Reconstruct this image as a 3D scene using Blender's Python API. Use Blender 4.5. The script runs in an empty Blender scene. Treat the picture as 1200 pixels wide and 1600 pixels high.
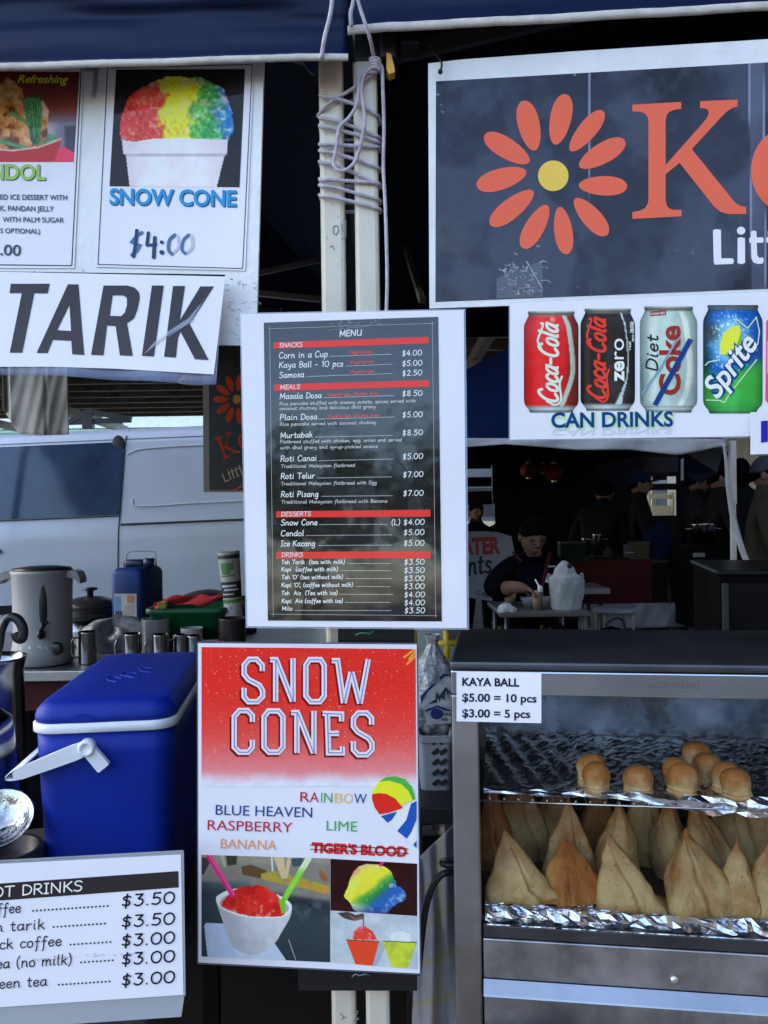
import bpy, bmesh, math, random
import numpy as np
from mathutils import Vector, Matrix, Quaternion
from mathutils.geometry import tessellate_polygon
from mathutils import noise as mnoise

S = bpy.context.scene
C = S.collection
R = math.radians

# ------------------------------------------------------------------ camera
CAM = Vector((0.0, 0.0, 1.35))
FPX = 1250.0
ROLL = R(0.8)
RIGHT = Vector((math.cos(ROLL), 0, -math.sin(ROLL)))
UP = Vector((math.sin(ROLL), 0, math.cos(ROLL)))
FWD = Vector((0, 1, 0))
cd = bpy.data.cameras.new('camera')
cam = bpy.data.objects.new('camera', cd)
C.objects.link(cam)
cd.sensor_fit = 'VERTICAL'
cd.sensor_height = 36.0
cd.lens = 36.0 * FPX / 1600.0
cd.clip_start = 0.02
cd.clip_end = 2000
cam.matrix_world = Matrix(((RIGHT.x, UP.x, 0, CAM.x), (RIGHT.y, UP.y, -1, CAM.y), (RIGHT.z, UP.z, 0, CAM.z), (0, 0, 0, 1)))
S.camera = cam

# ------------------------------------------------------------------ light
SUN_EL, SUN_AZ = R(42), R(-78)          # azimuth from +Y, negative = towards +X
w = bpy.data.worlds.new('World')
S.world = w
w.use_nodes = True
nt = w.node_tree
sky = nt.nodes.new('ShaderNodeTexSky')
sky.sky_type = 'NISHITA'
sky.sun_disc = False
sky.sun_elevation = SUN_EL
sky.sun_rotation = SUN_AZ
sky.air_density = 1.0
sky.dust_density = 1.7
sky.ozone_density = 1.6
nt.nodes['Background'].inputs[1].default_value = 0.15
nt.links.new(sky.outputs[0], nt.nodes['Background'].inputs[0])
sl = bpy.data.lights.new('sun', 'SUN')
sl.energy = 2.0
sl.angle = R(0.5)
sl.color = (1.0, 0.93, 0.82)
so = bpy.data.objects.new('sun', sl)
C.objects.link(so)
sd = Vector((-math.sin(SUN_AZ) * math.cos(SUN_EL), math.cos(SUN_AZ) * math.cos(SUN_EL), math.sin(SUN_EL)))
so.rotation_euler = sd.to_track_quat('Z', 'Y').to_euler()
S.view_settings.view_transform = 'Standard'
S.view_settings.look = 'None'
S.view_settings.exposure = 2.34
S.view_settings.gamma = 1.0
S.cycles.use_denoising = True
try:
    S.cycles.denoiser = 'OPENIMAGEDENOISE'
    S.cycles.denoising_input_passes = 'RGB_ALBEDO_NORMAL'
    S.cycles.denoising_prefilter = 'ACCURATE'
except Exception:
    pass
S.cycles.max_bounces = 8
S.cycles.diffuse_bounces = 4
S.cycles.transparent_max_bounces = 16
S.cycles.caustics_reflective = False
S.cycles.caustics_refractive = False

# ------------------------------------------------------------------ helpers
def ray(px, py):
    return FWD + RIGHT * ((px - 600) / FPX) + UP * ((800 - py) / FPX)

def P(px, py, Y):
    return CAM + ray(px, py) * Y

WLOC = {}

def tag(o, label=None, cat=None, group=None, kind=None):
    if label: o['label'] = label
    if cat: o['category'] = cat
    if group: o['group'] = group
    if kind: o['kind'] = kind
    return o

def thing(name, label, cat, loc, group=None):
    o = bpy.data.objects.new(name, None)
    C.objects.link(o)
    o.location = loc
    o.empty_display_size = 0.05
    WLOC[o.name] = Vector(loc)
    return tag(o, label, cat, group)

class MB:
    def __init__(s):
        s.v, s.f, s.m, s.sm = [], [], [], []
    def add(s, verts, faces, m=0, smooth=False, M=None):
        n = len(s.v)
        if M is not None:
            verts = [M @ Vector(q) for q in verts]
        s.v += [Vector(q) for q in verts]
        for f in faces:
            s.f.append(tuple(i + n for i in f))
            s.m.append(m)
            s.sm.append(smooth)
        return s
    def build(s, name, mats, parent=None, label=None, cat=None, group=None, kind=None, base=None):
        if not isinstance(mats, (list, tuple)):
            mats = [mats]
        if parent is not None:
            base = WLOC[parent.name]
        elif base is None:
            a = np.array([tuple(q) for q in s.v])
            lo, hi = a.min(0), a.max(0)
            base = Vector(((lo[0] + hi[0]) / 2, (lo[1] + hi[1]) / 2, lo[2]))
        me = bpy.data.meshes.new(name)
        me.from_pydata([tuple(q - base) for q in s.v], [], s.f)
        for mt in mats:
            me.materials.append(mt)
        me.polygons.foreach_set('material_index', s.m)
        me.polygons.foreach_set('use_smooth', s.sm)
        me.update()
        o = bpy.data.objects.new(name, me)
        C.objects.link(o)
        if parent is not None:
            o.parent = parent
        else:
            o.location = base
        WLOC[o.name] = Vector(base)
        return tag(o, label, cat, group, kind)

def bm_out(bm):
    bm.verts.ensure_lookup_table()
    for i, q in enumerate(bm.verts):
        q.index = i
    r = [q.co.copy() for q in bm.verts], [tuple(x.index for x in f.verts) for f in bm.faces]
    bm.free()
    return r

def box(x0, x1, y0, y1, z0, z1, bev=0.0, seg=2):
    bm = bmesh.new()
    bmesh.ops.create_cube(bm, size=1)
    for q in bm.verts:
        q.co = Vector(((x0 + x1) / 2 + q.co.x * (x1 - x0), (y0 + y1) / 2 + q.co.y * (y1 - y0), (z0 + z1) / 2 + q.co.z * (z1 - z0)))
    if bev > 0:
        bmesh.ops.bevel(bm, geom=bm.edges[:], offset=bev, segments=seg, affect='EDGES', profile=0.5)
    return bm_out(bm)

def lathe(prof, n=32, c=(0, 0, 0), sx=1, sy=1):
    c = Vector(c)
    v, f = [], []
    for (r, z) in prof:
        for k in range(n):
            a = 2 * math.pi * k / n
            v.append(c + Vector((r * math.cos(a) * sx, r * math.sin(a) * sy, z)))
    for i in range(len(prof) - 1):
        for k in range(n):
            k2 = (k + 1) % n
            f.append((i * n + k, i * n + k2, (i + 1) * n + k2, (i + 1) * n + k))
    if prof[0][0] > 1e-6: f.append(tuple(range(n - 1, -1, -1)))
    if prof[-1][0] > 1e-6: f.append(tuple((len(prof) - 1) * n + k for k in range(n)))
    return v, f

def smooth_path(pts, k=6, closed=False):
    pts = [Vector(p) for p in pts]
    n = len(pts)
    if n < 3: return pts
    out = []
    rng = range(n if closed else n - 1)
    for i in rng:
        p1, p2 = pts[i], pts[(i + 1) % n]
        p0 = pts[(i - 1) % n] if closed or i > 0 else p1 * 2 - p2
        p3 = pts[(i + 2) % n] if closed or i + 2 < n else p2 * 2 - p1
        for j in range(k):
            t = j / k
            out.append(0.5 * ((2 * p1) + (p2 - p0) * t + (2 * p0 - 5 * p1 + 4 * p2 - p3) * t * t + (3 * p1 - p0 - 3 * p2 + p3) * t ** 3))
    if not closed: out.append(pts[-1])
    return out

def tube(pts, r, n=8, closed=False):
    pts = [Vector(p) for p in pts]
    N = len(pts)
    rs = r if isinstance(r, (list, tuple)) else [r] * N
    v, f = [], []
    nrm = None
    for i in range(N):
        a = pts[i - 1] if (i > 0 or closed) else pts[i]
        b = pts[(i + 1) % N] if (i < N - 1 or closed) else pts[i]
        t = (b - a).normalized() if (b - a).length > 1e-9 else Vector((0, 0, 1))
        if nrm is None:
            h = Vector((0, 0, 1)) if abs(t.z) < 0.9 else Vector((1, 0, 0))
            nrm = t.cross(h).normalized()
        nrm = (nrm - t * nrm.dot(t)).normalized()
        bn = t.cross(nrm)
        for k in range(n):
            a2 = 2 * math.pi * k / n
            v.append(pts[i] + (nrm * math.cos(a2) + bn * math.sin(a2)) * rs[i])
    for i in range(N if closed else N - 1):
        i2 = (i + 1) % N
        for k in range(n):
            k2 = (k + 1) % n
            f.append((i * n + k, i * n + k2, i2 * n + k2, i2 * n + k))
    if not closed:
        f.append(tuple(range(n - 1, -1, -1)))
        f.append(tuple((N - 1) * n + k for k in range(n)))
    return v, f

def bar(a, b, wx, wy, up=(0, 0, 1)):
    """rectangular bar from a to b, wx across, wy the other way"""
    a, b = Vector(a), Vector(b)
    t = (b - a).normalized()
    u = Vector(up)
    if abs(t.dot(u)) > 0.95: u = Vector((0, 1, 0))
    s1 = t.cross(u).normalized()
    s2 = s1.cross(t).normalized()
    v = []
    for p in (a, b):
        for (i, j) in ((-1, -1), (1, -1), (1, 1), (-1, 1)):
            v.append(p + s1 * (i * wx / 2) + s2 * (j * wy / 2))
    return v, [(3, 2, 1, 0), (4, 5, 6, 7), (0, 1, 5, 4), (1, 2, 6, 5), (2, 3, 7, 6), (3, 0, 4, 7)]

def slab(poly, d):
    """closed solid from a planar outline extruded by vector d"""
    n = len(poly)
    a = [Vector(p) for p in poly]
    b = [p + d for p in a]
    tri = tessellate_polygon([a])
    f = [tuple(t) for t in tri] + [tuple(i + n for i in reversed(t)) for t in tri]
    f += [(i, i + n, (i + 1) % n + n, (i + 1) % n) for i in range(n)]
    return a + b, f

def surf(fn, nu, nv):
    v, f = [], []
    for j in range(nv + 1):
        for i in range(nu + 1):
            v.append(Vector(fn(i / nu, j / nv)))
    for j in range(nv):
        for i in range(nu):
            a = j * (nu + 1) + i
            f.append((a, a + 1, a + nu + 2, a + nu + 1))
    return v, f

def sheetsurf(fn, nu, nv, d):
    """a cloth with thickness: surface fn and a copy moved by d, edges closed"""
    v, f = surf(fn, nu, nv)
    n = len(v)
    v2 = [q + Vector(d) for q in v]
    f2 = [tuple(reversed([i + n for i in q])) for q in f]
    ring = [i for i in range(nu + 1)] + [(j + 1) * (nu + 1) + nu for j in range(nv)] + [nv * (nu + 1) + i for i in range(nu - 1, -1, -1)] + [j * (nu + 1) for j in range(nv - 1, 0, -1)]
    f3 = []
    for k in range(len(ring)):
        a, b = ring[k], ring[(k + 1) % len(ring)]
        f3.append((b, a, a + n, b + n))
    return v + v2, f + f2 + f3

def ball(c, rx, ry, rz, nu=20, nv=14):
    prof = [(math.sin(math.pi * i / nv), -math.cos(math.pi * i / nv)) for i in range(nv + 1)]
    v, f = [], []
    c = Vector(c)
    for (r, z) in prof:
        for k in range(nu):
            a = 2 * math.pi * k / nu
            v.append(c + Vector((r * math.cos(a) * rx, r * math.sin(a) * ry, z * rz)))
    for i in range(nv):
        for k in range(nu):
            k2 = (k + 1) % nu
            f.append((i * nu + k, i * nu + k2, (i + 1) * nu + k2, (i + 1) * nu + k))
    return v, f

# ------------------------------------------------------------------ colour
def lin(c):
    return tuple(((x / 255) / 12.92 if x / 255 <= 0.04045 else ((x / 255 + 0.055) / 1.055) ** 2.4) for x in c)
WHITE = lin((204, 219, 252))
def ink_rgb(c):
    l = lin(c)
    return tuple(min(0.86, max(0.004, 0.80 * l[i] / WHITE[i])) for i in range(3))
def ink_arr(a):
    a = np.clip(a, 0, 255) / 255
    l = np.where(a <= 0.04045, a / 12.92, ((a + 0.055) / 1.055) ** 2.4)
    return np.clip(0.80 * l / np.array(WHITE), 0.004, 0.86)

MATS = {}
def mat(name, col=(0.5, 0.5, 0.5), rough=0.5, metal=0.0, spec=0.5, var=0.12, vscale=6.0, bump=0.0, bscale=40.0, coat=0.0, stretch=None, alpha=1.0, rvar=0.0, col2=None, thr=None, sss=0.0, trans=0.0, ior=1.45):
    if name in MATS: return MATS[name]
    m = bpy.data.materials.new(name)
    m.use_nodes = True
    n = m.node_tree
    b = n.nodes['Principled BSDF']
    b.inputs['Roughness'].default_value = rough
    b.inputs['Metallic'].default_value = metal
    b.inputs['Specular IOR Level'].default_value = spec
    b.inputs['Coat Weight'].default_value = coat
    b.inputs['Coat Roughness'].default_value = 0.06
    b.inputs['Alpha'].default_value = alpha
    b.inputs['Transmission Weight'].default_value = trans
    b.inputs['IOR'].default_value = ior
    if sss:
        b.inputs['Subsurface Weight'].default_value = sss
        b.inputs['Subsurface Scale'].default_value = 0.01
    tc = n.nodes.new('ShaderNodeTexCoord')
    src = tc.outputs['Object']
    if stretch:
        mp = n.nodes.new('ShaderNodeMapping')
        mp.inputs['Scale'].default_value = stretch
        n.links.new(src, mp.inputs['Vector'])
        src = mp.outputs['Vector']
    nz = n.nodes.new('ShaderNodeTexNoise')
    nz.inputs['Scale'].default_value = vscale
    nz.inputs['Detail'].default_value = 6
    nz.inputs['Roughness'].default_value = 0.6
    n.links.new(src, nz.inputs['Vector'])
    rp = n.nodes.new('ShaderNodeValToRGB')
    c2 = col2 if col2 else tuple(x * (1 - 2 * var) for x in col)
    c1 = col if col2 else tuple(min(1, x * (1 + var)) for x in col)
    lo, hi = thr if thr else (0.3, 0.7)
    rp.color_ramp.elements[0].position = lo
    rp.color_ramp.elements[1].position = hi
    rp.color_ramp.elements[0].color = (*c2, 1)
    rp.color_ramp.elements[1].color = (*c1, 1)
    n.links.new(nz.outputs['Fac'], rp.inputs['Fac'])
    n.links.new(rp.outputs['Color'], b.inputs['Base Color'])
    if rvar:
        mr = n.nodes.new('ShaderNodeMapRange')
        mr.inputs['To Min'].default_value = max(0.02, rough - rvar)
        mr.inputs['To Max'].default_value = min(1, rough + rvar)
        n.links.new(nz.outputs['Fac'], mr.inputs['Value'])
        n.links.new(mr.outputs['Result'], b.inputs['Roughness'])
    if bump:
        nb = n.nodes.new('ShaderNodeTexNoise')
        nb.inputs['Scale'].default_value = bscale
        nb.inputs['Detail'].default_value = 4
        n.links.new(src, nb.inputs['Vector'])
        bp = n.nodes.new('ShaderNodeBump')
        bp.inputs['Strength'].default_value = bump
        bp.inputs['Distance'].default_value = 0.01
        n.links.new(nb.outputs['Fac'], bp.inputs['Height'])
        n.links.new(bp.outputs['Normal'], b.inputs['Normal'])
    MATS[name] = m
    return m

def gloss_nodes(m, rough=0.13, bump=0.05, bscale=7.0, spec=0.18):
    n = m.node_tree
    b = n.nodes['Principled BSDF']
    b.inputs['Roughness'].default_value = rough
    b.inputs['Specular IOR Level'].default_value = spec
    ge = n.nodes.new('ShaderNodeNewGeometry')
    nb = n.nodes.new('ShaderNodeTexNoise')
    nb.inputs['Scale'].default_value = bscale
    nb.inputs['Detail'].default_value = 3
    n.links.new(ge.outputs['Position'], nb.inputs['Vector'])
    bp = n.nodes.new('ShaderNodeBump')
    bp.inputs['Strength'].default_value = bump
    bp.inputs['Distance'].default_value = 0.05
    n.links.new(nb.outputs['Fac'], bp.inputs['Height'])
    n.links.new(bp.outputs['Normal'], b.inputs['Normal'])
    return b

def ink(c, gloss=True, mott=0.0):
    """printed colour as seen in the photograph (sRGB) under the laminate"""
    key = 'print_%02x%02x%02x_%d_%d' % (int(c[0]), int(c[1]), int(c[2]), gloss, int(mott * 100))
    if key in MATS: return MATS[key]
    m = bpy.data.materials.new(key)
    m.use_nodes = True
    b = gloss_nodes(m, 0.08 if gloss else 0.5, 0.03 if gloss else 0.02)
    col = ink_rgb(c)
    if mott:
        n = m.node_tree
        ge = n.nodes.new('ShaderNodeNewGeometry')
        nz = n.nodes.new('ShaderNodeTexNoise')
        nz.inputs['Scale'].default_value = 9
        nz.inputs['Detail'].default_value = 7
        nz.inputs['Roughness'].default_value = 0.65
        n.links.new(ge.outputs['Position'], nz.inputs['Vector'])
        rp = n.nodes.new('ShaderNodeValToRGB')
        rp.color_ramp.elements[0].position = 0.3
        rp.color_ramp.elements[1].position = 0.72
        rp.color_ramp.elements[0].color = (*[x * (1 - mott) for x in col], 1)
        rp.color_ramp.elements[1].color = (*[min(.86, x * (1 + mott)) for x in col], 1)
        n.links.new(nz.outputs['Fac'], rp.inputs['Fac'])
        n.links.new(rp.outputs['Color'], b.inputs['Base Color'])
    else:
        b.inputs['Base Color'].default_value = (*col, 1)
    MATS[key] = m
    return m

def painted(key='painted_print', spec=.18, bump=.03):
    if key in MATS: return MATS[key]
    m = bpy.data.materials.new(key)
    m.use_nodes = True
    b = gloss_nodes(m, 0.06, bump, 7.0, spec)
    at = m.node_tree.nodes.new('ShaderNodeAttribute')
    at.attribute_name = 'Col'
    m.node_tree.links.new(at.outputs['Color'], b.inputs['Base Color'])
    MATS[key] = m
    return m

def film(name='clear_film', tint=(0.75, 0.82, 1.0), body=0.12, rough=0.1, ior=1.35):
    """clear plastic: mostly see-through, a little milky, with a surface gloss"""
    if name in MATS: return MATS[name]
    m = bpy.data.materials.new(name)
    m.use_nodes = True
    n = m.node_tree
    n.nodes.clear()
    out = n.nodes.new('ShaderNodeOutputMaterial')
    tr = n.nodes.new('ShaderNodeBsdfTransparent')
    tr.inputs[0].default_value = (*[0.94 + 0.05 * t for t in tint], 1)
    df = n.nodes.new('ShaderNodeBsdfDiffuse')
    df.inputs[0].default_value = (*tint, 1)
    gl = n.nodes.new('ShaderNodeBsdfGlossy')
    gl.inputs['Roughness'].default_value = rough
    m1 = n.nodes.new('ShaderNodeMixShader')
    m1.inputs[0].default_value = body
    m2 = n.nodes.new('ShaderNodeMixShader')
    fr = n.nodes.new('ShaderNodeFresnel')
    fr.inputs['IOR'].default_value = ior
    nz = n.nodes.new('ShaderNodeTexNoise')
    nz.inputs['Scale'].default_value = 25
    bp = n.nodes.new('ShaderNodeBump')
    bp.inputs['Strength'].default_value = 0.25
    bp.inputs['Distance'].default_value = 0.01
    ge = n.nodes.new('ShaderNodeNewGeometry')
    n.links.new(ge.outputs['Position'], nz.inputs['Vector'])
    n.links.new(nz.outputs['Fac'], bp.inputs['Height'])
    n.links.new(bp.outputs['Normal'], gl.inputs['Normal'])
    n.links.new(tr.outputs[0], m1.inputs[1])
    n.links.new(df.outputs[0], m1.inputs[2])
    n.links.new(fr.outputs[0], m2.inputs[0])
    n.links.new(m1.outputs[0], m2.inputs[1])
    n.links.new(gl.outputs[0], m2.inputs[2])
    n.links.new(m2.outputs[0], out.inputs[0])
    MATS[name] = m
    return m

# ------------------------------------------------------------------ flat printed sheets
LAY = 0.0005
class Sheet:
    """a flat sheet in the world through three (pixel, depth) points; print is laid on it"""
    def __init__(s, a, b, c):
        s.o = P(*a)
        n = (P(*b) - s.o).cross(P(*c) - s.o).normalized()
        s.n = n if n.y < 0 else -n
    def pr(s, px, py, layer=0.0):
        d = ray(px, py)
        o = s.o + s.n * (layer * LAY)
        t = (o - CAM).dot(s.n) / d.dot(s.n)
        return CAM + d * t

class Zoom:
    """pixel coordinates measured in an enlarged crop of the photograph"""
    def __init__(s, x0, y0, k): s.x0, s.y0, s.k = x0, y0, k
    def __call__(s, p): return (s.x0 + p[0] / s.k, s.y0 + p[1] / s.k)
ID = Zoom(0, 0, 1.0)

def poly(mb, sh, loops, layer, m=0, z=ID):
    if not isinstance(loops[0][0], (list, tuple)): loops = [loops]
    L2 = [[Vector((*z(p), 0)) for p in lp] for lp in loops]
    flat = [q for lp in L2 for q in lp]
    tris = tessellate_polygon(L2)
    vs = [sh.pr(q.x, q.y, layer) for q in flat]
    fs = []
    for t in tris:
        a, b, c = (vs[i] for i in t)
        nn = (b - a).cross(c - a)
        if nn.length < 1e-14: continue
        fs.append(tuple(t) if nn.dot(sh.n) > 0 else tuple(reversed(t)))
    mb.add(vs, fs, m)

def rectq(x0, y0, x1, y1): return [(x0, y0), (x1, y0), (x1, y1), (x0, y1)]

def quadsheet(mb, sh, q, th=0.0004, layer=0, m=0, z=ID):
    """a thin solid sheet with the outline q (front face at the layer)"""
    a = [sh.pr(*z(p), layer) for p in q]
    mb.add(*slab(a, sh.n * (-th)), m)

def ribbon(mb, sh, pts, wd, layer, m=0, z=ID, cap=True, closed=False):
    p = [Vector((*z(q), 0)) for q in pts]
    wd = wd / z.k / 2
    q2 = [p[0]]
    for x in p[1:]:
        if (x - q2[-1]).length > 0.02: q2.append(x)
    p = q2
    if len(p) < 2:
        p = [p[0] - Vector((wd * .3, 0, 0)), p[0] + Vector((wd * .3, 0, 0))]
    n = len(p)
    Lf, Rt = [], []
    for i in range(n):
        a = p[i - 1] if (i > 0 or closed) else None
        b = p[(i + 1) % n] if (i < n - 1 or closed) else None
        d1 = (p[i] - a).normalized() if a is not None else None
        d2 = (b - p[i]).normalized() if b is not None else None
        if d1 is None: d1 = d2
        if d2 is None: d2 = d1
        t = d1 + d2
        t = t.normalized() if t.length > 1e-4 else d1
        nn = Vector((-t.y, t.x, 0))
        k = 1 / max(0.45, nn.dot(Vector((-d1.y, d1.x, 0))))
        Lf.append(p[i] + nn * wd * k)
        Rt.append(p[i] - nn * wd * k)
    outl = [(q.x, q.y) for q in Lf + Rt]
    fs = []
    for i in range(n if closed else n - 1):
        j = (i + 1) % n
        fs.append((i, j, n + j, n + i))
    if cap and not closed:
        for (c, d, e0, e1) in ((p[0], (p[0] - p[1]).normalized(), n, 0), (p[-1], (p[-1] - p[-2]).normalized(), n - 1, 2 * n - 1)):
            nn = Vector((-d.y, d.x, 0))
            ids = []
            for a in (60, 0, -60):
                q = c + (d * math.cos(R(a)) + nn * math.sin(R(a))) * wd
                outl.append((q.x, q.y))
                ids.append(len(outl) - 1)
            # nn at +: compare with end verts
            if (Vector((*outl[e0], 0)) - (c + nn * wd)).length > (Vector((*outl[e1], 0)) - (c + nn * wd)).length: e0, e1 = e1, e0
            fs.append((e0, *ids, e1))
    vs = [sh.pr(x, y, layer) for (x, y) in outl]
    out = []
    for f in fs:
        a, b, c = vs[f[0]], vs[f[1]], vs[f[2]]
        out.append(f if (b - a).cross(c - a).dot(sh.n) > 0 else tuple(reversed(f)))
    mb.add(vs, out, m)

FC = {}
def font_mesh(s, off, shear):
    k = (s, off, shear)
    if k in FC: return FC[k]
    cu = bpy.data.curves.new('lettering', 'FONT')
    cu.body = s
    cu.size = 1
    cu.offset = off
    cu.shear = shear
    cu.resolution_u = 4
    o = bpy.data.objects.new('lettering', cu)
    me = bpy.data.meshes.new_from_object(o)
    v = np.array([tuple(q.co) for q in me.vertices]) if len(me.vertices) else np.zeros((0, 3))
    f = [tuple(p.vertices) for p in me.polygons]
    bpy.data.objects.remove(o)
    bpy.data.curves.remove(cu)
    bpy.data.meshes.remove(me)
    FC[k] = (v, f)
    return v, f

def text(mb, sh, s, p0, p1, cap, layer, m=0, z=ID, bold=0.0, shear=0.0, flip=1):
    """upright lettering: baseline from p0 to p1, capital height cap (crop pixels)"""
    if bold > 0 and 'M' in s:
        for k, (dx, dy) in enumerate(((-1, 0), (1, 0), (0, -1), (0, 1))):
            e = bold * cap * .9
            text(mb, sh, s, (p0[0] + dx * e, p0[1] + dy * e), (p1[0] + dx * e, p1[1] + dy * e), cap, layer + .06 * k, m, z, 0.0, shear, flip)
        return
    v, f = font_mesh(s, bold, shear)
    if not len(v): return
    ch = font_mesh('H', bold, 0)[0][:, 1].max()
    x0, x1 = v[:, 0].min(), v[:, 0].max()
    ax, ay = (p1[0] - p0[0]), (p1[1] - p0[1])
    L = math.hypot(ax, ay)
    tx, ty = ax / L, ay / L
    vs = []
    for q in v:
        u = (q[0] - x0) / (x1 - x0) * L
        h = q[1] / ch * cap * flip
        vs.append(sh.pr(*z((p0[0] + tx * u + ty * h, p0[1] + ty * u - tx * h)), layer))
    out = []
    for t in f:
        a, b, c = vs[t[0]], vs[t[1]], vs[t[2]]
        out.append(t if (b - a).cross(c - a).dot(sh.n) > 0 else tuple(reversed(t)))
    mb.add(vs, out, m)

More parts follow.
